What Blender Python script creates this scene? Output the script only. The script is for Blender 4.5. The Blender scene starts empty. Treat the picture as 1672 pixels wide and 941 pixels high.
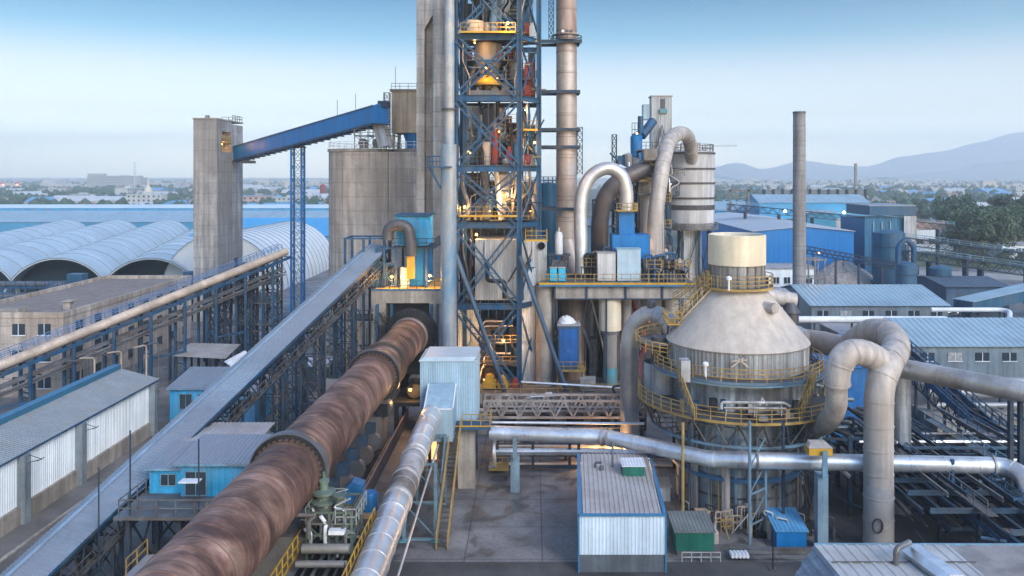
import bpy, math, random
from math import sin, cos, pi, radians, sqrt, atan2
from mathutils import Vector as V
random.seed(7)
sc = bpy.context.scene
COL = sc.collection
# The plant stands on a grid: +Y runs along the kiln, X across it, Z up; metres, ground at z = 0.
F, CX, CY, CH = 1350.0, 870.0, 288.0, 30.0
def at(px, py, d):            # survey helper: a sighted bearing and an estimated distance -> a world point
    return V(((px-CX)/F*d, d, CH-(py-CY)/F*d))
def ax(px, d): return (px-CX)/F*d
def az(py, d): return CH-(py-CY)/F*d

# ---------------------------------------------------------------- mesh builder
class MB:
    def __init__(s): s.v=[]; s.f=[]
    def add(s, vs, fs):
        n=len(s.v); s.v.extend([V(p) for p in vs]); s.f.extend([tuple(i+n for i in f) for f in fs])
        return s
    def box(s,x0,x1,y0,y1,z0,z1):
        if x0>x1:x0,x1=x1,x0
        if y0>y1:y0,y1=y1,y0
        if z0>z1:z0,z1=z1,z0
        return s.add([(x0,y0,z0),(x1,y0,z0),(x1,y1,z0),(x0,y1,z0),(x0,y0,z1),(x1,y0,z1),(x1,y1,z1),(x0,y1,z1)],
          [(0,3,2,1),(4,5,6,7),(0,1,5,4),(1,2,6,5),(2,3,7,6),(3,0,4,7)])
    def bar(s,p,q,w,h=None,up=(0,0,1)):
        p=V(p);q=V(q);h=h or w
        t=(q-p)
        if t.length<1e-6: return s
        t.normalize(); up=V(up)
        if abs(t.dot(up))>.98: up=V((0,1,0))
        a=t.cross(up).normalized(); b=a.cross(t)
        a=a*(w/2); b=b*(h/2)
        return s.add([p-a-b,p+a-b,p+a+b,p-a+b,q-a-b,q+a-b,q+a+b,q-a+b],
          [(0,1,2,3),(7,6,5,4),(0,4,5,1),(1,5,6,2),(2,6,7,3),(3,7,4,0)])
    def ibeam(s,p,q,w,h):
        p=V(p);q=V(q);t=(q-p).normalized();up=V((0,0,1))
        if abs(t.dot(up))>.98: up=V((0,1,0))
        a=t.cross(up).normalized();b=a.cross(t)
        s.bar(p+b*(h/2),q+b*(h/2),w,.06,up); s.bar(p-b*(h/2),q-b*(h/2),w,.06,up); s.bar(p,q,w*.25,h-.06,up)
        return s
    def tube(s,pts,r,n=12,cap=True):
        pts=[V(p) for p in pts]; m=len(pts)
        rs=r if isinstance(r,(list,tuple)) else [r]*m
        t0=(pts[1]-pts[0]).normalized()
        a=t0.cross(V((0,0,1)))
        if a.length<.05: a=t0.cross(V((0,1,0)))
        a.normalize()
        base=len(s.v); vs=[]
        for i in range(m):
            if i==0: t=pts[1]-pts[0]
            elif i==m-1: t=pts[-1]-pts[-2]
            else: t=(pts[i]-pts[i-1]).normalized()+(pts[i+1]-pts[i]).normalized()
            t.normalize()
            a=(a-t*a.dot(t)).normalized(); b=t.cross(a)
            for k in range(n):
                th=2*pi*k/n
                vs.append(pts[i]+(a*cos(th)+b*sin(th))*rs[i])
        fs=[]
        for i in range(m-1):
            for k in range(n):
                k2=(k+1)%n
                fs.append((i*n+k,i*n+k2,(i+1)*n+k2,(i+1)*n+k))
        if cap: fs.append(tuple(range(n-1,-1,-1))); fs.append(tuple((m-1)*n+k for k in range(n)))
        return s.add(vs,fs)
    def bands(s,pts,r,step,w=.12,h=.05,n=20):     # flanged joints round a duct
        pts=[V(p) for p in pts]; acc=step*.5
        for i in range(len(pts)-1):
            L=(pts[i+1]-pts[i]).length; t=(pts[i+1]-pts[i])/max(L,1e-6)
            while acc<L:
                c=pts[i]+t*acc; s.tube([c-t*w/2,c+t*w/2],r+h,n); acc+=step
            acc-=L
        return s
    def lathe(s,cx,cy,prof,n=48,a0=0,a1=2*pi):
        full=abs(a1-a0-2*pi)<1e-6; m=n if full else n+1
        vs=[]
        for (r,z) in prof:
            for k in range(m):
                th=a0+(a1-a0)*k/n
                vs.append((cx+r*cos(th),cy+r*sin(th),z))
        fs=[]
        for i in range(len(prof)-1):
            for k in range(n):
                k2=(k+1)%m
                fs.append((i*m+k,i*m+k2,(i+1)*m+k2,(i+1)*m+k))
        return s.add(vs,fs)
    def lathe_y(s,cx,cz,prof,n=64):               # prof (r,y) round an axis along Y
        vs=[];fs=[]
        for (r,y) in prof:
            for k in range(n):
                th=2*pi*k/n; vs.append((cx+r*cos(th),y,cz+r*sin(th)))
        for i in range(len(prof)-1):
            for k in range(n):
                k2=(k+1)%n; fs.append((i*n+k,(i+1)*n+k,(i+1)*n+k2,i*n+k2))
        return s.add(vs,fs)
    def cyl(s,cx,cy,z0,z1,r,n=24,r1=None):
        r1=r if r1 is None else r1
        return s.lathe(cx,cy,[(0.001,z0),(r,z0),(r1,z1),(0.001,z1)],n)
    def prism(s,poly,vec):
        vec=V(vec);n=len(poly);vs=[V(p) for p in poly]+[V(p)+vec for p in poly]
        fs=[tuple(range(n-1,-1,-1)),tuple(range(n,2*n))]+[(i,(i+1)%n,n+(i+1)%n,n+i) for i in range(n)]
        return s.add(vs,fs)
    def corr(s,a,b,c,d,pitch=.3,amp=.05,thick=.06):
        """trapezoid-ribbed sheet over quad a-b-c-d; ribs run a->d, the profile runs along a->b"""
        a,b,c,d=[V(p) for p in (a,b,c,d)]
        nrm=(b-a).cross(d-a).normalized(); L=max((b-a).length,(c-d).length)
        k=max(2,int(L/pitch)); us=[]
        for i in range(k):
            for fr,hh in ((0,0),(.55,0),(.65,1),(.9,1)): us.append(((i+fr)/k,hh))
        us.append((1,0)); vs=[]
        for u,hh in us:
            o=nrm*(amp*hh); p=a+(b-a)*u; q=d+(c-d)*u
            vs+= [p+o,q+o,p-nrm*thick,q-nrm*thick]
        fs=[]
        for i in range(len(us)-1):
            j=4*i; fs+=[(j,j+4,j+5,j+1),(j+2,j+3,j+7,j+6),(j,j+2,j+6,j+4),(j+1,j+5,j+7,j+3)]
        e=4*(len(us)-1); fs+=[(0,1,3,2),(e,e+2,e+3,e+1)]
        return s.add(vs,fs)
    def rail(s,pts,h=1.1,r=.027,sp=1.6,closed=False,up=V((0,0,1)),rows=2,kick=.0):
        pts=[V(p) for p in pts]
        if closed: pts=pts+[pts[0]]
        for i in range(len(pts)-1):
            p,q=pts[i],pts[i+1]; L=(q-p).length; k=max(1,round(L/sp))
            for j in range(rows):
                z=h*(1-j/rows*1.0) if rows>1 else h
                s.bar(p+up*z,q+up*z,2*r,2*r)
            for j in range(k+(1 if (i==len(pts)-2 and not closed) else 0)):
                c=p+(q-p)*(j/k); s.bar(c,c+up*h,2*r,2*r)
            if kick: s.bar(p+up*kick/2,q+up*kick/2,.03,kick)
        return s
    def xbrace(s,a,b,c,d,w):                       # quad a,b,c,d: both diagonals
        s.bar(a,c,w); s.bar(b,d,w); return s
    def lattice(s,x,y,z0,z1,w,dd=None,step=2.0,leg=.16,br=.08):
        dd=dd or w
        cs=[(x-w/2,y-dd/2),(x+w/2,y-dd/2),(x+w/2,y+dd/2),(x-w/2,y+dd/2)]
        for cx_,cy_ in cs: s.bar((cx_,cy_,z0),(cx_,cy_,z1),leg)
        k=max(1,round((z1-z0)/step))
        for i in range(k):
            za=z0+(z1-z0)*i/k; zb=z0+(z1-z0)*(i+1)/k
            for j in range(4):
                p=cs[j];q=cs[(j+1)%4]
                s.bar((*p,za),(*q,zb),br); s.bar((*q,za),(*p,zb),br); s.bar((*p,zb),(*q,zb),br)
        return s
    def truss(s,p,q,h,n,ch=.14,br=.09,up=V((0,0,1))):   # Warren truss from p to q (bottom chord)
        p=V(p);q=V(q); s.bar(p,q,ch); s.bar(p+up*h,q+up*h,ch)
        for i in range(n):
            a=p+(q-p)*(i/n); b=p+(q-p)*((i+1)/n); m=(a+b)/2
            s.bar(a,m+up*h,br); s.bar(m+up*h,b,br)
        s.bar(p,p+up*h,br); s.bar(q,q+up*h,br)
        return s
    SPLIT={'legs':'leg','posts':'post','column_pair':'column','buttresses':'buttress','roof_machines':'roof_machine','foot_plates':'foot_plate','skids':'skid'}
    def pieces(s):
        par=list(range(len(s.v)))
        def find(i):
            while par[i]!=i: par[i]=par[par[i]]; i=par[i]
            return i
        for f in s.f:
            a=find(f[0])
            for k in f[1:]: par[find(k)]=a
        groups={}
        for f in s.f: groups.setdefault(find(f[0]),[]).append(f)
        out=[]
        for fs in groups.values():
            ids=sorted({i for f in fs for i in f}); mp={i:k for k,i in enumerate(ids)}
            q=MB(); q.v=[s.v[i] for i in ids]; q.f=[tuple(mp[i] for i in f) for f in fs]; out.append(q)
        return out
    def build(s,name,m,parent=None,smooth=True,label=None):
        if name in MB.SPLIT and parent is not None:
            one=MB.SPLIT[name]; rest=MB(); first=None
            for q in s.pieces():
                e=[max(p[k] for p in q.v)-min(p[k] for p in q.v) for k in range(3)]
                if one in ('leg','post','column') and e[2]<1.2*max(e[0],e[1]): rest.add(q.v,q.f); continue
                o=q.build(one,m,parent,smooth); first=first or o
            if rest.v: o=rest.build('bracing',m,parent,smooth); first=first or o
            return first
        off=V((0,0,0))
        if parent is not None:
            r=parent
            while r is not None: off=off+V(r.location); r=r.parent
        me=bpy.data.meshes.new(name)
        me.from_pydata([tuple(p-off) for p in s.v],[],s.f)
        ms=m if isinstance(m,(list,tuple)) else [m]
        for k in ms: me.materials.append(k)
        if smooth:
            me.polygons.foreach_set('use_smooth',[True]*len(me.polygons))
            me.set_sharp_from_angle(angle=radians(34))
        me.update()
        o=bpy.data.objects.new(name,me); COL.objects.link(o)
        if parent is not None: o.parent=parent
        if label: o['label']=label
        return o
    def thing(s,name,m,label,cat,group=None,kind=None,smooth=True):
        xs=[p.x for p in s.v];ys=[p.y for p in s.v];zs=[p.z for p in s.v]
        c=V(((min(xs)+max(xs))/2,(min(ys)+max(ys))/2,min(zs)))
        t=s.v; s.v=[p-c for p in t]; o=s.build(name,m,None,smooth); s.v=t
        o.location=c
        if kind: o['kind']=kind
        if label: o['label']=label
        if cat: o['category']=cat
        if group: o['group']=group
        return o
def T(name,label,cat,loc,group=None):
    o=bpy.data.objects.new(name,None); COL.objects.link(o); o.location=loc; o.empty_display_size=.5
    o['label']=label; o['category']=cat
    if group: o['group']=group
    return o
def copy_tree(o,parent=None):
    c=o.copy(); COL.objects.link(c); c.parent=parent
    for ch in list(o.children): copy_tree(ch,c)
    return c
def bend(pts,r,k=7):
    """round the corners of a polyline with arcs of about radius r"""
    pts=[V(p) for p in pts]; out=[pts[0]]
    for i in range(1,len(pts)-1):
        a,b,c=pts[i-1],pts[i],pts[i+1]
        u=(a-b);w=(c-b); lu,lw=u.length,w.length; u=u/lu; w=w/lw
        ang=u.angle(w); d=min(r/max(math.tan(ang/2),1e-3),lu*.49,lw*.49)
        p=b+u*d;q=b+w*d
        for j in range(k+1):
            t=j/k; out.append(p*(1-t)**2+b*2*t*(1-t)+q*t*t)
    out.append(pts[-1]); return out

# ---------------------------------------------------------------- procedural materials
def M(name,col,rough=.6,metal=0.,var=.22,scale=.5,streak=0.,lift=0.,dirt=None,dirt_amt=.5,dirt_scale=.25,bump=0.,spec=.35,ymarks=0.):
    m=bpy.data.materials.new(name); m.use_nodes=True; nt=m.node_tree; N=nt.nodes; L=nt.links
    b=N['Principled BSDF']; b.inputs['Roughness'].default_value=rough; b.inputs['Metallic'].default_value=metal
    b.inputs['Specular IOR Level'].default_value=spec
    tc=N.new('ShaderNodeTexCoord'); geo=N.new('ShaderNodeNewGeometry'); src=geo.outputs['Position']
    def noise(sc_,det=6,vec=None,dist=0.,rg=.6):
        n=N.new('ShaderNodeTexNoise'); n.inputs['Scale'].default_value=sc_; n.inputs['Detail'].default_value=det
        n.inputs['Roughness'].default_value=rg; n.inputs['Distortion'].default_value=dist
        L.new(vec or src,n.inputs['Vector']); return n.outputs['Fac']
    def math_(op,a,b_=None,c=None):
        n=N.new('ShaderNodeMath'); n.operation=op
        for i,x in enumerate((a,b_,c)):
            if x is None: continue
            if isinstance(x,(int,float)): n.inputs[i].default_value=x
            else: L.new(x,n.inputs[i])
        return n.outputs[0]
    def maprange(x,a,b_,c,d):
        n=N.new('ShaderNodeMapRange'); L.new(x,n.inputs[0])
        for i,vv in enumerate((a,b_,c,d)): n.inputs[i+1].default_value=vv
        return n.outputs[0]
    def mapping(scl):
        n=N.new('ShaderNodeMapping'); n.inputs['Scale'].default_value=scl; L.new(src,n.inputs['Vector']); return n.outputs[0]
    n1=noise(scale,7); n2=noise(scale*9,4)
    mixn=math_('ADD',math_('MULTIPLY',n1,.7),math_('MULTIPLY',n2,.3))
    f=maprange(mixn,.36,.64,1-var*1.15,1+var*1.05)
    if streak:
        n3=noise(1.0,5,mapping((1.4,1.4,.07)))
        f=math_('MULTIPLY',f,maprange(n3,.38,.62,1-streak*1.2,1+streak*.4))
    if lift:
        sp=N.new('ShaderNodeSeparateXYZ'); L.new(src,sp.inputs[0])
        fr=math_('FRACT',math_('DIVIDE',sp.outputs[2],lift))
        lo=math_('LESS_THAN',fr,.07)
        cell=math_('FLOOR',math_('DIVIDE',sp.outputs[2],lift)); wn=N.new('ShaderNodeTexWhiteNoise'); wn.noise_dimensions='1D'; L.new(cell,wn.inputs['W'])
        f=math_('MULTIPLY',f,math_('SUBTRACT',1.0,math_('MULTIPLY',lo,.22)))
        f=math_('MULTIPLY',f,maprange(wn.outputs['Value'],0,1,.92,1.08))
    if ymarks:
        sp=N.new('ShaderNodeSeparateXYZ'); L.new(src,sp.inputs[0])
        for o_ in (0,1):
            lo=math_('LESS_THAN',math_('FRACT',math_('DIVIDE',sp.outputs[o_],ymarks)),.012)
            f=math_('MULTIPLY',f,math_('SUBTRACT',1.0,math_('MULTIPLY',lo,.5)))
    vm=N.new('ShaderNodeVectorMath'); vm.operation='SCALE'; vm.inputs[0].default_value=col; L.new(f,vm.inputs['Scale'])
    out=vm.outputs[0]
    if dirt:
        nd=noise(dirt_scale,8,mapping((1,1,.35)) if streak else None,.4)
        mx=N.new('ShaderNodeMix'); mx.data_type='RGBA'
        L.new(maprange(nd,.43,.62,0,min(1,dirt_amt*1.15)),mx.inputs['Factor'])
        L.new(out,mx.inputs['A']); mx.inputs['B'].default_value=(*dirt,1); out=mx.outputs['Result']
    L.new(out,b.inputs['Base Color'])
    L.new(maprange(n1,.3,.7,max(.05,rough-.12),min(1,rough+.12)),b.inputs['Roughness'])
    if bump:
        bp=N.new('ShaderNodeBump'); bp.inputs['Strength'].default_value=bump; bp.inputs['Distance'].default_value=.05
        L.new(n2,bp.inputs['Height']); L.new(bp.outputs[0],b.inputs['Normal'])
    return m
def E(name,col,st):
    m=bpy.data.materials.new(name); m.use_nodes=True; b=m.node_tree.nodes['Principled BSDF']
    b.inputs['Base Color'].default_value=(*col,1); b.inputs['Emission Color'].default_value=(*col,1); b.inputs['Emission Strength'].default_value=st
    return m
chimney_conc=M('chimney_concrete',(.25,.25,.25),.85,var=.2,scale=.35,streak=.25,lift=3.0,dirt=(.15,.145,.14),dirt_amt=.5,dirt_scale=.12)
concrete=M('concrete',(.345,.34,.335),.85,var=.24,scale=.35,streak=.34,lift=2.2,dirt=(.17,.155,.14),dirt_amt=.55,dirt_scale=.12,bump=.3)
concrete_plain=M('concrete_plain',(.34,.315,.28),.85,var=.25,scale=.4,streak=.25,dirt=(.16,.135,.11),dirt_amt=.5,bump=.3)
brown_conc=M('brown_concrete',(.48,.425,.375),.85,var=.22,scale=.3,streak=.3,lift=2.4,dirt=(.24,.18,.14),dirt_amt=.45,dirt_scale=.1,bump=.3)
roof_grey=M('bitumen_roof',(.24,.20,.175),.9,var=.3,scale=.25,dirt=(.13,.11,.1))
steel=M('blue_steel',(.010,.078,.175),.55,.05,var=.35,scale=.8,streak=.25,dirt=(.065,.08,.095),dirt_amt=.6,dirt_scale=.9)
steel_dk=M('dark_blue_steel',(.014,.042,.080),.6,.05,var=.4,scale=.8,dirt=(.06,.055,.05),dirt_amt=.6,dirt_scale=.5)
steel_lt=M('pale_blue_steel',(.16,.30,.40),.5,.1,var=.25,scale=.8,dirt=(.12,.12,.12))
grey_steel=M('grey_steel',(.15,.165,.18),.5,.4,var=.35,scale=.8,dirt=(.12,.085,.06),dirt_amt=.6,dirt_scale=.6)
black_steel=M('black_steel',(.022,.023,.026),.65,.1,var=.4,scale=1.,spec=.2)
cobalt=M('cobalt_paint',(.004,.155,.42),.45,var=.15,scale=.3,streak=.12,dirt=(.02,.10,.24),dirt_amt=.35)
azure=M('azure_cladding',(.03,.34,.62),.5,var=.18,scale=.4,streak=.25,dirt=(.15,.26,.36),dirt_amt=.65)
navy=M('navy_cladding',(.010,.085,.165),.5,var=.22,scale=.3,streak=.2,dirt=(.06,.10,.15),dirt_amt=.5)
pale=M('pale_blue_cladding',(.30,.44,.54),.5,var=.12,scale=.3,streak=.15,dirt=(.22,.30,.34),dirt_amt=.5)
white_clad=M('white_cladding',(.78,.86,.90),.5,var=.08,scale=.3,streak=.14,dirt=(.58,.63,.66),dirt_amt=.5)
shaft_conc=M('shaft_concrete',(.58,.55,.51),.85,var=.22,scale=.35,streak=.3,lift=2.2,dirt=(.30,.26,.22),dirt_amt=.5,dirt_scale=.12,bump=.3)
roof_blue=M('blue_grey_roof',(.20,.25,.305),.45,.15,var=.2,scale=.2,dirt=(.20,.22,.26),dirt_amt=.7,dirt_scale=.15)
roof_dusty=M('dusty_metal_roof',(.33,.33,.34),.55,.1,var=.2,scale=.25,dirt=(.27,.24,.22),dirt_amt=.7,dirt_scale=.2)
roof_sky=M('sky_blue_roof',(.22,.315,.375),.45,var=.15,scale=.15,dirt=(.26,.38,.46),dirt_amt=.6)
grey_clad=M('grey_cladding',(.42,.45,.47),.55,.1,var=.16,scale=.35,streak=.3,dirt=(.29,.27,.25),dirt_amt=.45)
wall_dull=M('dull_blue_cladding',(.16,.22,.26),.6,var=.2,scale=.3,streak=.25,dirt=(.13,.13,.13),dirt_amt=.5)
silver=M('galvanised_duct',(.72,.74,.76),.36,.7,var=.14,scale=.5,streak=.08,dirt=(.42,.40,.385),dirt_amt=.45,dirt_scale=.3)
dusty_duct=M('dusty_duct',(.43,.40,.375),.6,.2,var=.12,scale=.4,streak=.22,dirt=(.31,.265,.23),dirt_amt=.4,dirt_scale=.3)
tan_pipe=M('tan_pipe',(.56,.47,.38),.5,.2,var=.2,scale=.4,dirt=(.34,.27,.22),dirt_amt=.7,dirt_scale=.3)
rusty_stack=M('rusty_stack',(.40,.37,.35),.5,.35,var=.18,scale=.3,lift=3.0,dirt=(.26,.165,.125),dirt_amt=.8,dirt_scale=.18,streak=.1)
dark_duct=M('dark_duct',(.085,.09,.10),.5,.4,var=.3,scale=.4,dirt=(.13,.10,.085))
cone_dust=M('dusty_cone',(.46,.41,.36),.8,var=.04,scale=.3,streak=.13,dirt=(.40,.345,.295),dirt_amt=.25,dirt_scale=.12)
tank_grey=M('tank_cladding',(.40,.43,.455),.55,.2,var=.2,scale=.35,streak=.45,dirt=(.22,.20,.175),dirt_amt=.7,dirt_scale=.25)
tank_low=M('tank_lower_shell',(.40,.435,.46),.6,.15,var=.28,scale=.35,streak=.5,dirt=(.15,.135,.12),dirt_amt=.7,dirt_scale=.25)
cream=M('cream_cladding',(.70,.62,.46),.6,var=.1,scale=.4,streak=.14,dirt=(.50,.43,.32),dirt_amt=.4)
beige=M('beige_cladding',(.42,.33,.235),.65,var=.15,scale=.3,streak=.22)
yellow=M('yellow_rail',(.36,.24,.07),.5,var=.3,scale=1.,dirt=(.22,.15,.07),dirt_amt=.6,dirt_scale=.6)
yellow_br=M('yellow_paint',(.48,.28,.03),.45,var=.15,scale=1.)
green=M('green_container',(.012,.115,.085),.5,var=.2,scale=.6,streak=.2)
green_eq=M('green_machine',(.10,.16,.13),.5,.2,var=.3,scale=1.,dirt=(.12,.1,.08))
red=M('red_paint',(.27,.03,.02),.5,var=.25,scale=.7,dirt=(.16,.05,.035))
teal=M('teal_paint',(.06,.27,.34),.5,var=.25,scale=.6,dirt=(.15,.17,.17))
glass=M('dark_glass',(.03,.045,.06),.12,var=.3,scale=.6)
opening=M('dark_opening',(.008,.009,.012),.9,var=.2,spec=.1)
plank=M('timber_plank',(.36,.25,.17),.8,var=.25,scale=1.5)
sheet=M('plastic_sheet',(.62,.65,.68),.5,var=.15)
def spline(pts,k=6):
    P=[V(p) for p in pts]; P=[P[0]*2-P[1]]+P+[P[-1]*2-P[-2]]; out=[]
    for i in range(1,len(P)-2):
        for j in range(k):
            t=j/k; out.append(.5*((2*P[i])+(P[i+1]-P[i-1])*t+(2*P[i-1]-5*P[i]+4*P[i+1]-P[i+2])*t*t+(3*P[i]-P[i-1]-3*P[i+1]+P[i+2])*t**3))
    return out+[P[-2]]
HAZE=.00025; EXPO=1.4
# ---------------------------------------------------------------- special materials
def kiln_mat():
    m=bpy.data.materials.new('rusty_kiln_shell'); m.use_nodes=True; nt=m.node_tree; N=nt.nodes; L=nt.links; b=N['Principled BSDF']
    b.inputs['Roughness'].default_value=.62; b.inputs['Metallic'].default_value=.1; b.inputs['Specular IOR Level'].default_value=.3
    g=N.new('ShaderNodeNewGeometry')
    def mp(s):
        k=N.new('ShaderNodeMapping'); k.inputs['Scale'].default_value=s; L.new(g.outputs['Position'],k.inputs['Vector']); return k.outputs[0]
    def ns(vec,sc_,det,dist,rg=.6):
        n=N.new('ShaderNodeTexNoise'); L.new(vec,n.inputs['Vector'])
        for k,v in (('Scale',sc_),('Detail',det),('Distortion',dist),('Roughness',rg)): n.inputs[k].default_value=v
        return n.outputs['Fac']
    a=ns(mp((.22,.75,.22)),1.0,8,1.0,.62)       # wiped rings round the shell
    c=ns(mp((.16,.2,.16)),1.0,7,1.0)
    d=ns(mp((.8,4.5,.8)),1.0,6,.8,.65)
    m1=N.new('ShaderNodeMath'); m1.operation='MULTIPLY_ADD'; L.new(a,m1.inputs[0]); m1.inputs[1].default_value=.36; 
    m2=N.new('ShaderNodeMath'); m2.operation='MULTIPLY'; L.new(c,m2.inputs[0]); m2.inputs[1].default_value=.46; L.new(m2.outputs[0],m1.inputs[2])
    m3=N.new('ShaderNodeMath'); m3.operation='MULTIPLY_ADD'; L.new(d,m3.inputs[0]); m3.inputs[1].default_value=.18; L.new(m1.outputs[0],m3.inputs[2])
    r=N.new('ShaderNodeValToRGB'); L.new(m3.outputs[0],r.inputs[0]); e=r.color_ramp.elements
    e[0].position=.33; e[0].color=(.028,.017,.014,1); e[1].position=.73; e[1].color=(.46,.33,.25,1)
    for p,cc in ((.44,(.082,.044,.035,1)),(.50,(.150,.084,.064,1)),(.565,(.245,.152,.116,1))):
        k=e.new(p); k.color=cc
    sy=N.new('ShaderNodeSeparateXYZ'); L.new(g.outputs['Position'],sy.inputs[0])
    dv=N.new('ShaderNodeMath'); dv.operation='DIVIDE'; L.new(sy.outputs[1],dv.inputs[0]); dv.inputs[1].default_value=2.45
    fl=N.new('ShaderNodeMath'); fl.operation='FLOOR'; L.new(dv.outputs[0],fl.inputs[0])
    wn=N.new('ShaderNodeTexWhiteNoise'); wn.noise_dimensions='1D'; L.new(fl.outputs[0],wn.inputs['W'])
    mr=N.new('ShaderNodeMapRange'); L.new(wn.outputs['Value'],mr.inputs[0]); mr.inputs[3].default_value=.76; mr.inputs[4].default_value=1.22
    pt=ns(mp((.35,.35,.35)),1.0,4,.8,.5); m4=N.new('ShaderNodeMapRange'); L.new(pt,m4.inputs[0])
    for i_,v_ in enumerate((.40,.60,.68,1.25)): m4.inputs[i_+1].default_value=v_
    mm=N.new('ShaderNodeMath'); mm.operation='MULTIPLY'; L.new(mr.outputs[0],mm.inputs[0]); L.new(m4.outputs[0],mm.inputs[1])
    frk=N.new('ShaderNodeMath'); frk.operation='FRACT'; L.new(dv.outputs[0],frk.inputs[0]); ltk=N.new('ShaderNodeMath'); ltk.operation='GREATER_THAN'; L.new(frk.outputs[0],ltk.inputs[0]); ltk.inputs[1].default_value=.05
    mk=N.new('ShaderNodeMath'); mk.operation='MULTIPLY_ADD'; L.new(ltk.outputs[0],mk.inputs[0]); mk.inputs[1].default_value=.4; mk.inputs[2].default_value=.6
    mq=N.new('ShaderNodeMath'); mq.operation='MULTIPLY'; L.new(mm.outputs[0],mq.inputs[0]); L.new(mk.outputs[0],mq.inputs[1]); mm=mq
    vs_=N.new('ShaderNodeVectorMath'); vs_.operation='SCALE'; L.new(r.outputs[0],vs_.inputs[0]); L.new(mm.outputs[0],vs_.inputs['Scale'])
    L.new(vs_.outputs[0],b.inputs['Base Color'])
    bp=N.new('ShaderNodeBump'); bp.inputs['Strength'].default_value=.1; bp.inputs['Distance'].default_value=.03; L.new(d,bp.inputs['Height']); L.new(bp.outputs[0],b.inputs['Normal'])
    return m
kiln_m=kiln_mat()
def yard_mat():
    m=bpy.data.materials.new('concrete_yard'); m.use_nodes=True; nt=m.node_tree; N=nt.nodes; L=nt.links; b=N['Principled BSDF']
    g=N.new('ShaderNodeNewGeometry'); P=g.outputs['Position']
    def ns(sc_,det,dist=0,rg=.6):
        n=N.new('ShaderNodeTexNoise'); L.new(P,n.inputs['Vector'])
        for k,v in (('Scale',sc_),('Detail',det),('Distortion',dist),('Roughness',rg)): n.inputs[k].default_value=v
        return n.outputs['Fac']
    def rp(x,stops):
        r=N.new('ShaderNodeValToRGB'); L.new(x,r.inputs[0]); e=r.color_ramp.elements
        e[0].position,e[0].color=stops[0][0],(*stops[0][1],1); e[1].position,e[1].color=stops[-1][0],(*stops[-1][1],1)
        for p,c in stops[1:-1]: k=e.new(p); k.color=(*c,1)
        return r.outputs[0]
    base=rp(ns(.10,8,.6,.65),[(.3,(.085,.083,.085)),(.48,(.16,.158,.16)),(.7,(.25,.245,.245))])
    stain=rp(ns(.32,6,1.2,.55),[(.40,(.45,.45,.46)),(.48,(.85,.85,.85)),(.6,(1.05,1.05,1.05))])
    fine=rp(ns(3.,5),[(.3,(.8,.8,.8)),(.7,(1.15,1.15,1.15))])
    def mul(a,c):
        k=N.new('ShaderNodeMix'); k.data_type='RGBA'; k.blend_type='MULTIPLY'; k.inputs['Factor'].default_value=1; L.new(a,k.inputs['A']); L.new(c,k.inputs['B']); return k.outputs['Result']
    o=mul(mul(base,stain),fine)
    vo=N.new('ShaderNodeTexVoronoi'); vo.inputs['Scale'].default_value=.30; L.new(P,vo.inputs['Vector'])
    nz=N.new('ShaderNodeMath'); nz.operation='MULTIPLY_ADD'; L.new(ns(1.6,3),nz.inputs[0]); nz.inputs[1].default_value=.14; L.new(vo.outputs['Distance'],nz.inputs[2])
    sc_=N.new('ShaderNodeSeparateColor'); L.new(vo.outputs['Color'],sc_.inputs[0])
    th=N.new('ShaderNodeMath'); th.operation='MULTIPLY_ADD'; L.new(sc_.outputs[0],th.inputs[0]); th.inputs[1].default_value=.55; th.inputs[2].default_value=-.18
    df=N.new('ShaderNodeMath'); df.operation='SUBTRACT'; L.new(nz.outputs[0],df.inputs[0]); L.new(th.outputs[0],df.inputs[1])
    mr=N.new('ShaderNodeMapRange'); L.new(df.outputs[0],mr.inputs[0])
    for i,v in enumerate((-.02,.05,.6,1.0)): mr.inputs[i+1].default_value=v
    vq=N.new('ShaderNodeVectorMath'); vq.operation='SCALE'; L.new(o,vq.inputs[0]); L.new(mr.outputs[0],vq.inputs['Scale']); o=vq.outputs[0]
    sp=N.new('ShaderNodeSeparateXYZ'); L.new(P,sp.inputs[0])
    for i,per,off in ((0,6.1,3.2),(1,6.0,1.3)):
        ad=N.new('ShaderNodeMath'); ad.operation='ADD'; L.new(sp.outputs[i],ad.inputs[0]); ad.inputs[1].default_value=600+off
        dv=N.new('ShaderNodeMath'); dv.operation='DIVIDE'; L.new(ad.outputs[0],dv.inputs[0]); dv.inputs[1].default_value=per
        fr=N.new('ShaderNodeMath'); fr.operation='FRACT'; L.new(dv.outputs[0],fr.inputs[0])
        lt=N.new('ShaderNodeMath'); lt.operation='GREATER_THAN'; L.new(fr.outputs[0],lt.inputs[0]); lt.inputs[1].default_value=.014
        ma=N.new('ShaderNodeMath'); ma.operation='MULTIPLY_ADD'; L.new(lt.outputs[0],ma.inputs[0]); ma.inputs[1].default_value=.6; ma.inputs[2].default_value=.4
        vm=N.new('ShaderNodeVectorMath'); vm.operation='SCALE'; L.new(o,vm.inputs[0]); L.new(ma.outputs[0],vm.inputs['Scale']); o=vm.outputs[0]
    L.new(o,b.inputs['Base Color'])
    ro=N.new('ShaderNodeMapRange'); L.new(ns(.32,6,1.2,.55),ro.inputs[0])
    for i,v in enumerate((.38,.55,.32,.8)): ro.inputs[i+1].default_value=v
    L.new(ro.outputs[0],b.inputs['Roughness'])
    return m
yard_m=yard_mat()
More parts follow.
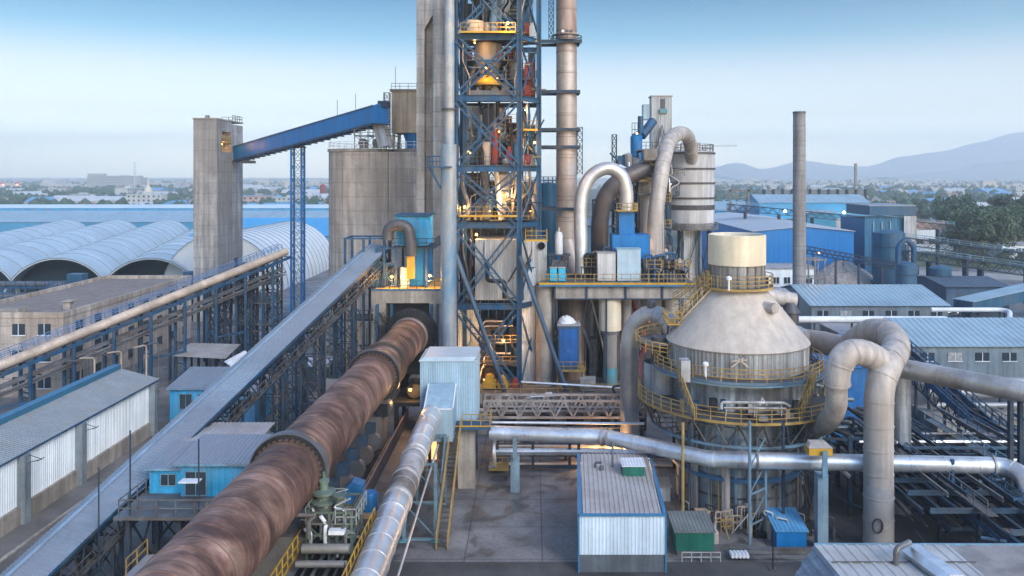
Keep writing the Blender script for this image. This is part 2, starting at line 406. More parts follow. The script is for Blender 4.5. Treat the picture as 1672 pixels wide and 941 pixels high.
def plain_mat(name,stops,scale,rough=.95):
    m=bpy.data.materials.new(name); m.use_nodes=True; nt=m.node_tree; N=nt.nodes; L=nt.links; b=N['Principled BSDF']; b.inputs['Roughness'].default_value=rough
    g=N.new('ShaderNodeNewGeometry'); n=N.new('ShaderNodeTexNoise'); n.inputs['Scale'].default_value=scale; n.inputs['Detail'].default_value=9; n.inputs['Roughness'].default_value=.65
    L.new(g.outputs['Position'],n.inputs['Vector']); r=N.new('ShaderNodeValToRGB'); L.new(n.outputs['Fac'],r.inputs[0]); e=r.color_ramp.elements
    e[0].position,e[0].color=stops[0][0],(*stops[0][1],1); e[1].position,e[1].color=stops[-1][0],(*stops[-1][1],1)
    for p,c in stops[1:-1]: k=e.new(p); k.color=(*c,1)
    L.new(r.outputs[0],b.inputs['Base Color']); return m
plain_m=plain_mat('open_country',[(.35,(.035,.05,.03)),(.5,(.07,.08,.05)),(.58,(.14,.13,.10)),(.68,(.06,.075,.045))],.012)
hill_m=plain_mat('hazed_hill',[(.3,(.22,.24,.24)),(.7,(.32,.32,.30))],.002)  # hill tones paled: distance haze painted into the colour
road_m=plain_mat('pale_road',[(.3,(.22,.21,.2)),(.7,(.33,.32,.30))],.3)
grass_m=plain_mat('rough_grass',[(.3,(.03,.055,.025)),(.7,(.08,.10,.05))],.2)

# ---------------------------------------------------------------- ground, water, hills
def sheet_q(x0,x1,y0,y1,z): return MB().add([(x0,y0,z),(x1,y0,z),(x1,y1,z),(x0,y1,z)],[(0,1,2,3)])
def structure(mb,name,m): 
    o=mb.thing(name,m,None,None,kind='structure'); return o
structure(sheet_q(-9000,9000,-60,14000,0),'ground',plain_m)
structure(sheet_q(-230,200,-20,330,.004),'concrete_yard',yard_m)
structure(sheet_q(-56,-33.8,20,112,.008),'plant_road',M('worn_road',(.16,.155,.15),.85,var=.25,scale=.2,dirt=(.09,.085,.08),dirt_amt=.7,dirt_scale=.15))
structure(sheet_q(-14,60,50,64.3,.008),'asphalt_strip',M('dark_asphalt',(.055,.054,.055),.7,var=.35,scale=.3,dirt=(.10,.098,.095),dirt_amt=.6,dirt_scale=.2))
structure(sheet_q(23.5,110,56,150,.012),'dark_yard',M('dark_yard',(.06,.058,.058),.85,var=.4,scale=.3,dirt=(.12,.115,.11),dirt_amt=.7,dirt_scale=.15))
structure(sheet_q(-33.7,-13,40,140,.010),'kiln_yard',M('kiln_yard',(.10,.097,.095),.85,var=.4,scale=.25,dirt=(.18,.175,.17),dirt_amt=.7,dirt_scale=.12))
kb=MB(); kb.box(-41.6,-41.3,20,96,0,.14); structure(kb,'kerb',concrete_plain)
# service road and verge at the far right
rp_=[(104,262),(150,232),(260,200),(262,212),(156,246),(108,276)]
structure(MB().prism([(x,y,.006) for x,y in rp_],(0,0,.004)),'service_road',road_m)
structure(MB().add([(112,280,.008),(280,216,.008),(330,420,.008),(130,420,.008)],[(0,1,2,3)]),'grass_verge',grass_m)

def hill(name,pts,d,depth):
    # a ridge of real width: crest line from pts (px,py) at distance d, falling to the plain in front and behind
    rnd=random.Random(5); rows=[]; n=90
    xs=[p[0] for p in pts]
    def crest(x):
        for i in range(len(pts)-1):
            if pts[i][0]<=x<=pts[i+1][0]:
                t=(x-pts[i][0])/(pts[i+1][0]-pts[i][0]); t=t*t*(3-2*t)*.5+t*.5
                return pts[i][1]+(pts[i+1][1]-pts[i][1])*t
        return pts[-1][1]
    prof=[(-1,0),(-.75,.14),(-.5,.36),(-.25,.68),(-.1,.9),(0,1),(.3,.6),(.7,.2),(1,0)]
    vs=[];fs=[]
    jit=[sum(rnd.uniform(-1,1) for _ in range(2))*.6 for _ in range(n+1)]
    for i in range(n+1):
        px=xs[0]+(xs[-1]-xs[0])*i/n; zc=max(2,az(crest(px)+jit[i]*.5,d))
        for k,(u,h) in enumerate(prof):
            w=1+.10*sin(i*.9+k*1.7)+.06*sin(i*2.3-k) if 0<k<5 else 1
            vs.append((ax(px,d),d+u*depth,zc*h*w-1))
    m=len(prof)
    for i in range(n):
        for k in range(m-1): fs.append((i*m+k,(i+1)*m+k,(i+1)*m+k+1,i*m+k+1))
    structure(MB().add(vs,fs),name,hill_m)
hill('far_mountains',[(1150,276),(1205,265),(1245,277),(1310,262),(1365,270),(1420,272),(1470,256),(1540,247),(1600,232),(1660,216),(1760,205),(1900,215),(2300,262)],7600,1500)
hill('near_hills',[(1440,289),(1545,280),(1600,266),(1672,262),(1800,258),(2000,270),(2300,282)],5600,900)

# ---------------------------------------------------------------- rotary kiln
KX,KZ=-16.0,10.8
kiln=T('rotary_kiln','huge rust brown rotary kiln tube running from the tower towards the viewer','kiln',(KX,66,KZ-2.2))
prof=[];y=26.0
while y<100.5:
    prof+= [(2.2,y),(2.2,y+2.36),(2.235,y+2.37),(2.235,y+2.44)]; y+=2.45
prof=[(.01,26)]+prof+[(2.2,103)]
MB().lathe_y(KX,KZ,prof,96).build('shell',kiln_m,kiln)
for yc in (53.8,79.6):
    t=MB().lathe_y(KX,KZ,[(2.24,yc-.40),(2.66,yc-.40),(2.7,yc-.34),(2.7,yc+.34),(2.66,yc+.40),(2.24,yc+.40)],96).build('tyre',M('tyre_steel',(.13,.13,.135) if yc<60 else (.13,.11,.10),.4,.5,var=.2,scale=.6,dirt=(.1,.085,.08),dirt_amt=.5),kiln)
    MB().lathe_y(KX,KZ,[(2.25,yc-.42),(2.62,yc-.42),(2.62,yc-.405)],96).build('tyre_side',black_steel,t)
    p=MB()
    for s_ in (-1,1):
        for k in range(36):
            th=2*pi*k/36; c=V((KX+2.3*cos(th),yc+s_*.54,KZ+2.3*sin(th)))
            p.bar(c-V((0,.16,0)),c+V((0,.16,0)),.22,.18,(cos(th),0,sin(th)))
    p.lathe_y(KX,KZ,[(2.21,yc-.9),(2.27,yc-.9),(2.27,yc+.9),(2.21,yc+.9)],72)
    p.build('retaining_pads',M('pad_steel',(.10,.065,.05),.6,.2),t)
sl=MB().lathe_y(KX,KZ,[(2.2,98.6),(2.42,98.7),(2.42,99.3),(2.2,99.4)],72); sl.build('seal_band',M('seal_steel',(.15,.12,.11),.5,.3),kiln)
g=MB().lathe_y(KX,KZ,[(2.25,100.1),(3.05,100.2),(3.3,100.3),(3.3,101.6),(2.3,101.7)],72)
for k in range(40):
    th=2*pi*k/40; g.bar((KX+2.3*cos(th),100.1,KZ+2.3*sin(th)),(KX+3.25*cos(th),100.1,KZ+3.25*sin(th)),.1,.12)
g.build('inlet_seal',black_steel,kiln)
# girth gear between the tyres' drive side
gg=MB().lathe_y(KX,KZ,[(2.2,83.5),(2.55,83.5),(2.55,84.1),(2.2,84.1)],72); gg.build('girth_gear',M('gear_steel',(.07,.06,.055),.5,.3),kiln)
for i,(yc,lab) in enumerate(((53.8,'concrete kiln pier with rollers under the nearer tyre'),(79.6,'concrete kiln pier with rollers under the farther tyre'))):
    pr=T('kiln_pier',lab,'pier',(KX,yc,0))
    MB().box(KX-3.2,KX+1.7,yc-1.6,yc+1.6,.0,7.2).build('pier',M('pier_shade',(.11,.10,.09),.9,var=.3),pr)  # concrete colour darkened to carry the shadow under the kiln
    for s_ in (-1,1):
        cxr=KX+s_*1.75
        MB().lathe_y(cxr,KZ-2.98,[(.01,yc-.6),(.72,yc-.6),(.72,yc+.6),(.01,yc+.6)],32).build('roller',grey_steel,pr)
        MB().box(cxr-.5,cxr+.5,yc-1.3,yc-.8,7.2,8.3).box(cxr-.5,cxr+.5,yc+.8,yc+1.3,7.2,8.3).build('bearing_block',black_steel,pr)
# drive motor right of the far tyre
mo=T('drive_motor','black drive motor and gearbox beside the farther kiln tyre','motor',(-11.9,85.4,7.4))
MB().lathe_y(-12.0,8.3,[(.01,83.6),(.75,83.6),(.82,83.8),(.82,85.6),(.6,85.8),(.01,85.8)],28).build('motor_body',black_steel,mo)
MB().box(-12.9,-11.2,85.9,87.6,7.4,9.0).build('gearbox',green_eq,mo)
mf=MB().box(-14,-10.8,82.6,88.5,7.0,7.4)
for x_ in (-13.7,-11.1):
    for y_ in (83,88): mf.box(x_-.2,x_+.2,y_-.2,y_+.2,0,7.0)
mf.build('base_frame',black_steel,mo)
kiln.rotation_euler.z=-.022; kiln.location.x+=.42; kiln.scale=(.955,1,.955); kiln.location.z+=.1
# walkway beside the kiln with a mesh side
wk=T('kiln_walkway','long walkway with dark purple grey mesh side running right of the kiln','walkway',(-12.1,66,4.6))
MB().box(-12.9,-11.2,50,86,4.5,4.62).build('deck',grey_steel,wk)
MB().box(-12.96,-12.90,52,86,4.62,5.9).build('mesh_panel',M('mesh_panel',(.055,.048,.055),.7,var=.3,scale=.8),wk)
MB().bar((-12.93,52,5.95),(-12.93,86,5.95),.12,.14).build('top_tube',M('plum_paint',(.18,.12,.125),.5),wk)
MB().rail([(-11.25,50,4.62),(-11.25,86,4.62)],1.1,.035,1.8,rows=2).build('railing',yellow,wk)
lg=MB()
for y_ in range(52,87,6):
    for x_ in (-12.8,-11.3): lg.box(x_-.12,x_+.12,y_-.12,y_+.12,0,4.5)
lg.build('legs',steel_dk,wk)
def cooling_fan(y_):
    o=T('cooling_fan','dark shell cooling fan in the row under the right flank of the kiln','fan',(-14.6,y_,4.6),'cooling fans under the kiln')
    MB().lathe_y(-14.6,5.9,[(.01,y_-.35),(.8,y_-.35),(.85,y_-.25),(.85,y_+.25),(.8,y_+.35),(.01,y_+.35)],22).build('scroll',dark_duct,o)
    MB().box(-15.2,-14.3,y_-.3,y_+.3,6.5,7.6).build('outlet',steel_dk,o)
    MB().box(-15.5,-13.5,y_-.7,y_+1.1,4.6,4.85).build('base',black_steel,o)
    MB().tube([(-14.6,y_+.35,5.6),(-14.6,y_+1.0,5.6)],.35,14).build('motor',green_eq,o)
    return o
f0=cooling_fan(57.5)
for yy in (61.0,64.5,68.0,71.5,75.0):
    c_=copy_tree(f0); c_.location=(-14.6,yy,4.6)
fb=MB().box(-16,-13.2,56,77,4.4,4.58)
for x_ in (-15.7,-13.5):
    for yy in (56.5,62,68,76.5): fb.box(x_-.12,x_+.12,yy-.12,yy+.12,0,4.4)
fd=T('fan_deck','narrow dark steel deck under the kiln carrying the cooling fans','deck',(-14.6,66,0)); fb.build('deck_frame',black_steel,fd)
MB().rail([(-13.3,56,4.58),(-13.3,77,4.58)],1.1,.03,1.6).build('railing',yellow,fd)
for k in range(5): MB().tube([(-13.9+.12*k,56,4.2-.15*k),(-13.9+.12*k,86,4.2-.15*k)],.06+.02*k,8).build('service_pipe',(grey_steel,silver,black_steel,dusty_duct,steel)[k],fd)
# ridge of machine rooms under the kiln
ub=MB().box(-19.5,-12.9,62,77,0,.0)
ms=T('machine_room','low corrugated machine room with a warm lit doorway under the kiln','shed',(-12,88,0))
MB().corr((-14.5,87.8,0),(-7.9,87.8,0),(-7.9,87.8,4.3),(-14.5,87.8,4.3),.3,.05).build('wall',M('drab_grey_cladding',(.2,.19,.18),.6,var=.2,streak=.3),ms)  # dark warm-grey ribbed wall with streaks
MB().box(-14.7,-7.8,87.9,93,4.3,4.5).build('roof',roof_dusty,ms)
MB().box(-11.3,-10.2,87.6,87.7,0,2.6).build('door',E('lit_door',(1.0,.55,.2),.6),ms)
# ---------------------------------------------------------------- left: covered conveyor
def frame(p,q):
    p=V(p);q=V(q);t=(q-p).normalized();s=t.cross(V((0,0,1))).normalized();u=s.cross(t);L=(q-p).length
    return p,t,s,u,L
p,t,s_,u,L=frame((-35.2,47,1.7),(-20.0,106,21.1))
W=1.75
cv=T('covered_conveyor','long straight conveyor gallery under a grey blue ribbed roof climbing left of the kiln','conveyor',p+t*L/2-V((0,0,3)))
def loc(a,b,c): return p+t*a+s_*b+u*c
MB().corr(loc(0,W,-.12),loc(L,W,-.12),loc(L,-.5,.25),loc(0,-.5,.25),.34,.05).build('roof_sheet',roof_blue,cv)
MB().corr(loc(0,-.5,.25),loc(L,-.5,.25),loc(L,-W,-.25),loc(0,-W,-.25),.34,.05).build('roof_sheet',roof_blue,cv)
MB().bar(loc(0,-.5,.31),loc(L,-.5,.31),.28,.06,u).build('ridge_cap',M('ridge_cap',(.20,.28,.37),.5),cv)
MB().bar(loc(0,W+.02,-.22),loc(L,W+.02,-.22),.08,.2,u).build('gutter',steel,cv)
MB().box(0,0,0,0,0,0)
b=MB(); k=int(L/2.0)
for sd in (-1,1):
    b.truss(loc(0,sd*1.45,-2.6),loc(L,sd*1.45,-2.6),1.9,k,.16,.09,u)
for i in range(k+1):
    a=L*i/k; b.bar(loc(a,-1.45,-2.6),loc(a,1.45,-2.6),.12); 
    for sd in (-1,1): b.bar(loc(a,sd*1.45,-2.6),loc(a,sd*1.45,-.2),.09)
b.build('truss_sides',steel_dk,cv)
MB().bar(loc(0,0,-1.7),loc(L,0,-1.7),1.1,.16,u).build('belt',black_steel,cv)
b=MB().bar(loc(0,1.2,-2.5),loc(L,1.2,-2.5),.7,.06,u); b.build('walkway',grey_steel,cv)
MB().rail([loc(0,1.7,-2.5),loc(L,1.7,-2.5)],1.1,.03,2.0,up=u).build('railing',grey_steel,cv)
for i in range(56):
    a=random.uniform(2,L-2); c=random.choice((-1.2,1.2)); MB().bar(loc(a,c,-2.4),loc(a+random.uniform(-.4,.4),c,-1.4),.3,.2).build('idler',black_steel,cv)
for a in (6,14,22,30,38,46,54):
    c=loc(a,0,-2.7); z1=c.z
    if z1<.6: continue
    w=min(2.6,2.3)
    MB().lattice(c.x,c.y,0,z1,w,1.2,2.4,.24,.1).build('trestle',steel_dk,cv)
# tangle of service pipes on posts below the conveyor head
for j,(x0,y0,n_) in enumerate(((-27.5,93,5),(-24.5,99,6))):
    tr=T('service_trestle',('dark steel service trestle with yellow riser pipes below the conveyor','dark pipe trestle closest to the kiln inlet under the conveyor head')[j],'trestle',(x0,y0,0))
    MB().lattice(x0,y0,0,13+2*j,2.6,3.0,2.2,.24,.1).build('frame',steel,tr)
    for k in range(n_):
        x_=x0-1.3+2.8*k/n_
        MB().tube([(x_,y0-1.7,0.1),(x_,y0-1.7,11+j*2+random.uniform(-1,1))],.08,8).build('riser_pipe',yellow if k%2 else grey_steel,tr)
tr=T('service_trestle','pair of blue columns with cross bracing standing in the yard left of the kiln','trestle',(-24,84,0))
MB().lattice(-22.9,86,0,11,1.9,2.0,2.2,.26,.1).build('frame',steel_dk,tr)

# ---------------------------------------------------------------- long warehouse with pilasters
wh=T('long_warehouse','long low warehouse with white ribbed walls, concrete plinth and grey pilasters by the road','warehouse',(-47,70,0))
y0,y1=22,97
MB().corr((-44.4,y0,1.55),(-44.4,y1,1.55),(-44.4,y1,6.05),(-44.4,y0,6.05),.32,-.05).build('wall',white_clad,wh)
MB().corr((-44.4,y1,0),(-51.8,y1,0),(-51.8,y1,6.0),(-44.4,y1,6.0),.32,-.05).build('end_wall',white_clad,wh)
MB().box(-51.8,-44.12,y0,y1-.02,0,1.55).build('plinth',concrete_plain,wh)
MB().corr((-44.0,y0,6.1),(-44.0,y1+.5,6.1),(-48.6,y1+.5,7.3),(-48.6,y0,7.3),.36,.05).build('roof',M('warehouse_roof',(.235,.265,.28),.5,.1,var=.2,scale=.25,dirt=(.2,.2,.2),dirt_amt=.6),wh)
MB().corr((-48.6,y0,7.3),(-48.6,y1+.5,7.3),(-52.2,y1+.5,6.3),(-52.2,y0,6.3),.36,.05).build('roof',roof_dusty,wh)
MB().box(-49.4,-48.5,y0,y1+.4,7.2,7.85).build('ridge_parapet',M('teal_parapet',(.03,.14,.24),.5,var=.2),wh)
MB().box(-44.06,-43.94,y0,y1+.5,5.98,6.12).build('gutter',steel,wh)
for yy in (32.6,40.0,47.4,54.8,62.6,71.6,80.6,96.0):
    MB().box(-44.42,-43.7,yy-.42,yy+.42,0,5.9).build('pilaster',M('pilaster_grey',(.20,.24,.27),.6,var=.2,streak=.3),wh)
    bk=MB().bar((-43.7,yy,5.2),(-42.5,yy,5.5),.07).bar((-43.7,yy,5.9),(-42.5,yy,5.5),.05)
    bk.bar((-42.6,yy-.5,5.5),(-42.6,yy+.5,5.5),.06); bk.build('lamp_bracket',grey_steel,wh)
# blue rooms at its far end
def cabin(name,label,x0,x1,y0,y1,z0,z1,rise,wm,rm,wins=(),cat='shed',group=None,over=.35,leg=True,front_corr=True,axis='y'):
    o=T(name,label,cat,((x0+x1)/2,(y0+y1)/2,0 if leg else z0),group)
    w=MB(); 
    w.corr((x0,y0,z0),(x1,y0,z0),(x1,y0,z1),(x0,y0,z1),.32,.045)
    w.corr((x1,y0+.07,z0),(x1,y1,z0),(x1,y1,z1),(x1,y0+.07,z1),.32,.045)
    w.corr((x0,y1,z0),(x0,y0+.07,z0),(x0,y0+.07,z1),(x0,y1,z1),.32,.045)
    w.corr((x1,y1,z0),(x0,y1,z0),(x0,y1,z1),(x1,y1,z1),.32,.045)
    w.build('wall',wm,o)
    r=MB().corr((x0-over,y0-over,z1+.05),(x1+over,y0-over,z1+.05),(x1+over,y1+over,z1+.05+rise),(x0-over,y1+over,z1+.05+rise),.32,.05)
    r.build('roof',rm,o)
    MB().box(x0-over,x1+over,y0-over-.05,y0-over,z1-.12,z1+.04).build('fascia',steel_lt,o)
    for (fx,wx0,wx1,wz0,wz1) in wins:   # fx 'f' front, 'r' right side, 'l' left side
        if fx=='f':
            f=MB().box(wx0,wx1,y0-.10,y0-.05,wz0,wz1).build('window',glass,o)
            fr=MB()
            for (a,b_,c,d) in ((wx0-.06,wx0,wz0,wz1),(wx1,wx1+.06,wz0,wz1),(wx0-.06,wx1+.06,wz0-.06,wz0),(wx0-.06,wx1+.06,wz1,wz1+.06),((wx0+wx1)/2-.03,(wx0+wx1)/2+.03,wz0,wz1)): fr.box(a,b_,y0-.13,y0-.05,c,d)
            fr.build('frame',steel_lt,f)
        else:
            xx=x1 if fx=='r' else x0; e=1 if fx=='r' else -1
            f=MB().box(xx+e*.05,xx+e*.10,wx0,wx1,wz0,wz1).build('window',glass,o)
    return o
cabin('blue_outbuilding','bright blue outbuilding with two dark window openings behind the white warehouse end',-42.8,-36.6,97.5,104,0,5.0,.9,azure,roof_blue,[('f',-41.6,-40.2,2.6,4.3),('f',-39.4,-38.0,2.6,4.3),('f',-41.6,-40.2,.6,1.9)])
cabin('blue_outbuilding','small blue lean-to beside the conveyor with a dusty flat roof',-36.0,-33.3,99,105,0,4.2,.5,azure,roof_dusty,[('f',-35.3,-34.2,1.8,3.3)])
# blue sheds half hidden between conveyor and kiln
cabin('low_blue_shed','low mid blue shed below the conveyor trestles and left of the kiln',-31.5,-22.0,80,86,0,3.0,.2,azure,roof_blue)
cabin('low_white_shed','low shed with a pale roof left of the farther kiln tyre',-23.8,-19.0,88,96,0,6.2,.15,wall_dull,roof_dusty)
gs=T('green_skip','green skip with a pale tarpaulin in the yard beyond the conveyor','skip',(-32.5,125,0))
MB().box(-34.6,-30.4,123,127,.1,1.7).build('body',green,gs)
MB().corr((-34.7,122.9,1.7),(-30.3,122.9,1.7),(-30.3,127.1,2.3),(-34.7,127.1,2.3),.8,.1).build('tarpaulin',sheet,gs)

# ---------------------------------------------------------------- kiln-side control cabin on a platform
kp=T('cabin_platform','raised steel platform with railings and steps carrying the blue cabins','platform',(-25,61,0))
MB().box(-29.2,-20.6,57.5,67.5,6.05,6.25).build('deck',grey_steel,kp)
l=MB()
for x_ in (-28.6,-25,-21.2):
    for y_ in (58.5,63,67): l.box(x_-.15,x_+.15,y_-.15,y_+.15,0,6.05)
    l.bar((x_,58.5,.3),(x_,63,5.9),.12).bar((x_,58.5,5.9),(x_,63,.3),.12)
l.build('legs',steel_dk,kp)
MB().rail([(-28.9,61.8,6.25),(-28.9,57.7,6.25),(-20.9,57.7,6.25),(-20.9,61,6.25)],1.15,.035,1.3).build('railing',grey_steel,kp)
MB().box(-26.8,-23.6,54.2,57.4,3.6,3.75).box(-26.8,-23.6,54.1,54.2,3.45,3.8).build('lower_deck',M('worn_plate',(.38,.38,.39),.5,.3,var=.2),kp)
MB().rail([(-26.7,57.3,3.75),(-26.7,54.3,3.75)],1.1,.035,1.2).rail([(-23.7,54.3,3.75),(-23.7,57.3,3.75)],1.1,.035,1.2).build('railing',yellow,kp)
b=MB().box(-25.5,-25.1,55.4,55.8,0,3.6); b.build('post',steel,kp)
st=MB()
for k in range(9): st.box(-22.9,-22.0,58-.28*k,58.26-.28*k,5.95-.27*k,6.0-.27*k)
st.bar((-22.95,58.3,6.0),(-22.95,55.7,3.6),.06,.2).bar((-21.95,58.3,6.0),(-21.95,55.7,3.6),.06,.2)
st.build('stair',grey_steel,kp)
MB().rail([(-22.95,58.3,6.0),(-22.95,55.7,3.6)],1.0,.035,.9).build('railing',yellow,kp)
MB().box(-25.4,-24.0,59.2,60.0,8.0,8.08).build('canopy',sheet,kp)
for x_,z1 in ((-28.2,12.2),(-23.4,11.6),(-30.4,9.6)):
    MB().tube([(x_,57.9,0.2 if x_<-30 else 6.25),(x_,57.9,z1)],.06,6).build('mast',steel_dk,kp)
cabin('kiln_cabin','azure corrugated cabin with a dark window, nearest the conveyor on the platform',-28.7,-26.2,61.9,66.5,6.26,8.2,.35,azure,roof_blue,[('f',-27.8,-26.7,6.9,7.7)],leg=False)
cabin('kiln_cabin','wider azure corrugated cabin with a grey blue roof touching the kiln side',-26.1,-20.9,61.3,65.8,6.26,8.75,.55,azure,roof_blue,[('f',-25.7,-24.2,6.4,8.1)],leg=False)
cabin('roof_annex','flat grey roofed annex behind the azure cabins beside the conveyor',-28.3,-22.6,66.8,71,5.5,8.4,.3,wall_dull,roof_dusty)
bs=T('steel_plate','pale steel plate lying on the ground below the cabin platform','plate',(-24.6,50.5,0)); 
MB().box(-25.2,-23.2,58.6,59.9,.03,.1).build('plate',sheet,bs)

# ---------------------------------------------------------------- inclined tan pipe conveyor on blue trestles
p,t,s_,u,L=frame((-72,84,3.6),(-40.6,136,17.6))
pc=T('pipe_conveyor','long tan pipe conveyor on a row of blue columns rising past the brown building','conveyor',p+t*L/2-V((0,0,5)))
pts=[p+t*(L*i/30) for i in range(31)]
MB().tube(pts,.62,16).bands(pts,.62,3.2,.14,.05,16).build('tan_tube',tan_pipe,pc)
MB().bar(loc(0,0,0),loc(0,0,0),.1)
MB().bar(loc(0,-1.15,.1),loc(L,-1.15,.1),1.1,.08,u).build('walkway',grey_steel,pc)
MB().rail([loc(0,-1.7,.12),loc(L,-1.7,.12)],1.1,.04,1.5,up=u).rail([loc(0,-.7,.3),loc(L,-.7,.3)],.9,.035,1.5,up=u).build('railing',M('blue_rail',(.10,.20,.38),.5),pc)
b=MB()
for sd in (-1.2,1.0): b.bar(loc(0,sd,-.85),loc(L,sd,-.85),.22,.42,u)
for i in range(26): a=L*i/25; b.bar(loc(a,-1.2,-.85),loc(a,1.0,-.85),.14)
b.build('girder',steel,pc)
for off,zz,rr in ((-.9,-2.6,.13),(-.45,-2.6,.16),(.1,-2.65,.11),(.6,-3.0,.14),(.3,-3.5,.12),(-.6,-3.6,.16)):
    MB().tube([loc(0,off,zz),loc(L*.98,off,zz)],rr,8).build('service_pipe',grey_steel,pc)
for i in range(11):
    a=L*(.06+.088*i); c=loc(a,0,-1.0)
    b=MB()
    for sd in (-1.2,1.0):
        q=p+t*a+s_*sd; b.box(q.x-.17,q.x+.17,q.y-.17,q.y+.17,0,c.z)
    qa=p+t*a+s_*(-1.2); qb=p+t*a+s_*1.0
    for zz in (c.z-1.8,c.z-2.9,3.0,c.z*.5): 
        if zz>1: b.bar((qa.x,qa.y,zz),(qb.x,qb.y,zz),.16)
    b.build('column_pair',steel,pc)
    if i%2==0:
        a2=min(L,a+L*.088); q2=p+t*a2+s_*1.0
        MB().bar((qb.x,qb.y,c.z*.45),(q2.x,q2.y,c.z*.45),.2,.3).build('tie_beam',steel,pc)
for i in range(12):
    a=L*(.05+.08*i); q=p+t*a-s_*3.6; zt=q.z-1.6
    b=MB().box(q.x-.16,q.x+.16,q.y-.16,q.y+.16,0,zt); b.bar((q.x,q.y,zt-.3),(q.x+s_.x*2.6,q.y+s_.y*2.6,zt-.3),.2); b.bar((q.x,q.y,zt-2.2),(q.x+s_.x*2.6,q.y+s_.y*2.6,zt-2.2),.16); b.build('service_column',steel,pc)
for i in range(7):
    q=p+t*(L*(.42+.03*i))+s_*1.6; MB().tube(bend([(q.x,q.y,.1),(q.x,q.y,6.5+.1*i),(q.x-t.x*2,q.y-t.y*2,6.9)],.5),.12,8).build('drop_pipe',tan_pipe if i%2 else grey_steel,pc)
for off,zz,rr in ((-3.6,-2.0,.2),(-3.2,-2.1,.14),(-3.9,-4.0,.18)): MB().tube([loc(0,off,zz),loc(L*.97,off,zz)],rr,8).build('service_pipe',dusty_duct,pc)
# denser trestle forest under its upper end
tw=T('trestle_tower','dense cluster of blue columns and bracing under the upper end of the tan pipe conveyor','trestle',(-47,134,0))
for (x_,y_,z1) in ((-49.5,131,14),(-46,133,15),(-43,136.5,16.6),(-47.5,138,15.5),(-52,135,13.5)):
    MB().lattice(x_,y_,0,z1,2.4,2.4,2.6,.26,.1).build('frame',steel_dk,tw)
for zz in (6,9.5,12.5):
    MB().box(-51,-41.5,133,137.5,zz,zz+.12).build('deck',grey_steel,tw)
    MB().rail([(-51,132.9,zz+.12),(-41.5,132.9,zz+.12)],1.1,.035,1.5).build('railing',steel,tw)
for k in range(14):
    x_=-51+random.random()*9; y_=132+random.random()*5; z_=random.uniform(5,13)
    MB().tube(bend([(x_,y_,z_-3),(x_,y_,z_),(x_+random.uniform(1,3),y_,z_)],.4),.11,7).build('pipe',grey_steel,tw)
# loading canopy
cn=T('loading_canopy','grey flat canopy with a drooping tarpaulin under the pipe conveyor','canopy',(-45.5,119,0))
MB().corr((-51,117,4.6),(-43.5,117,4.2),(-43.5,123,5.0),(-51,123,5.2),.4,.05).build('roof',roof_dusty,cn)
c=MB()
for x_ in (-50.6,-44): 
    for y_ in (117.4,122.6): c.box(x_-.12,x_+.12,y_-.12,y_+.12,0,4.3)
c.build('posts',steel_dk,cn)
MB().corr((-43.5,116.5,3.9),(-40.6,114,3.0),(-39.6,118,4.0),(-42,120.5,4.6),.7,.12).build('tarpaulin',sheet,cn)

# ---------------------------------------------------------------- brown concrete office block
bb=T('concrete_block_building','three storey brown concrete block with parapet roof and small dark windows','building',(-71,133,0))
x0,x1,y0,y1,zt=-79.5,-63.6,112,154,11.3
w=MB().box(x0,x1,y0,y1,0,zt-.5); w.build('wall',brown_conc,bb)
pa=MB()
for a in ((x0-.1,x0+.35,y0-.1,y1+.1),(x1-.35,x1+.1,y0-.1,y1+.1),(x0+.36,x1-.36,y0-.1,y0+.35),(x0+.36,x1-.36,y1-.35,y1+.1)): pa.box(*a,zt-.5,zt+.25)
pa.build('parapet',brown_conc,bb)
MB().box(x0+.35,x1-.35,y0+.35,y1-.35,zt-.5,zt-.35).build('roof',roof_grey,bb)
for zz in (1.3,4.9,8.5):
    for xx in (-77.5,-74,-70.5,-67):
        f=MB().box(xx,xx+1.7,y0-.05,y0+.02,zz,zz+1.5).build('window',glass,bb)
        MB().box(xx+.8,xx+.88,y0-.09,y0-.05,zz,zz+1.5).box(xx-.1,xx+1.8,y0-.16,y0-.05,zz-.14,zz).build('frame',sheet,f)
    for yy in range(115,153,5):
        f=MB().box(x1-.02,x1+.05,yy,yy+1.8,zz,zz+1.4).build('window',glass,bb)
        MB().box(x1+.05,x1+.16,yy-.1,yy+1.9,zz-.14,zz).build('sill',concrete_plain,f)
MB().box(-66.6,-65.6,117.2,118.2,zt-.3,zt+.9).box(-66.9,-65.3,116.9,118.5,zt+.9,zt+1.05).build('roof_vent',concrete_plain,bb)
MB().box(-73.5,-71,114,116.5,zt-.3,zt+.4).build('roof_hatch',concrete_plain,bb)
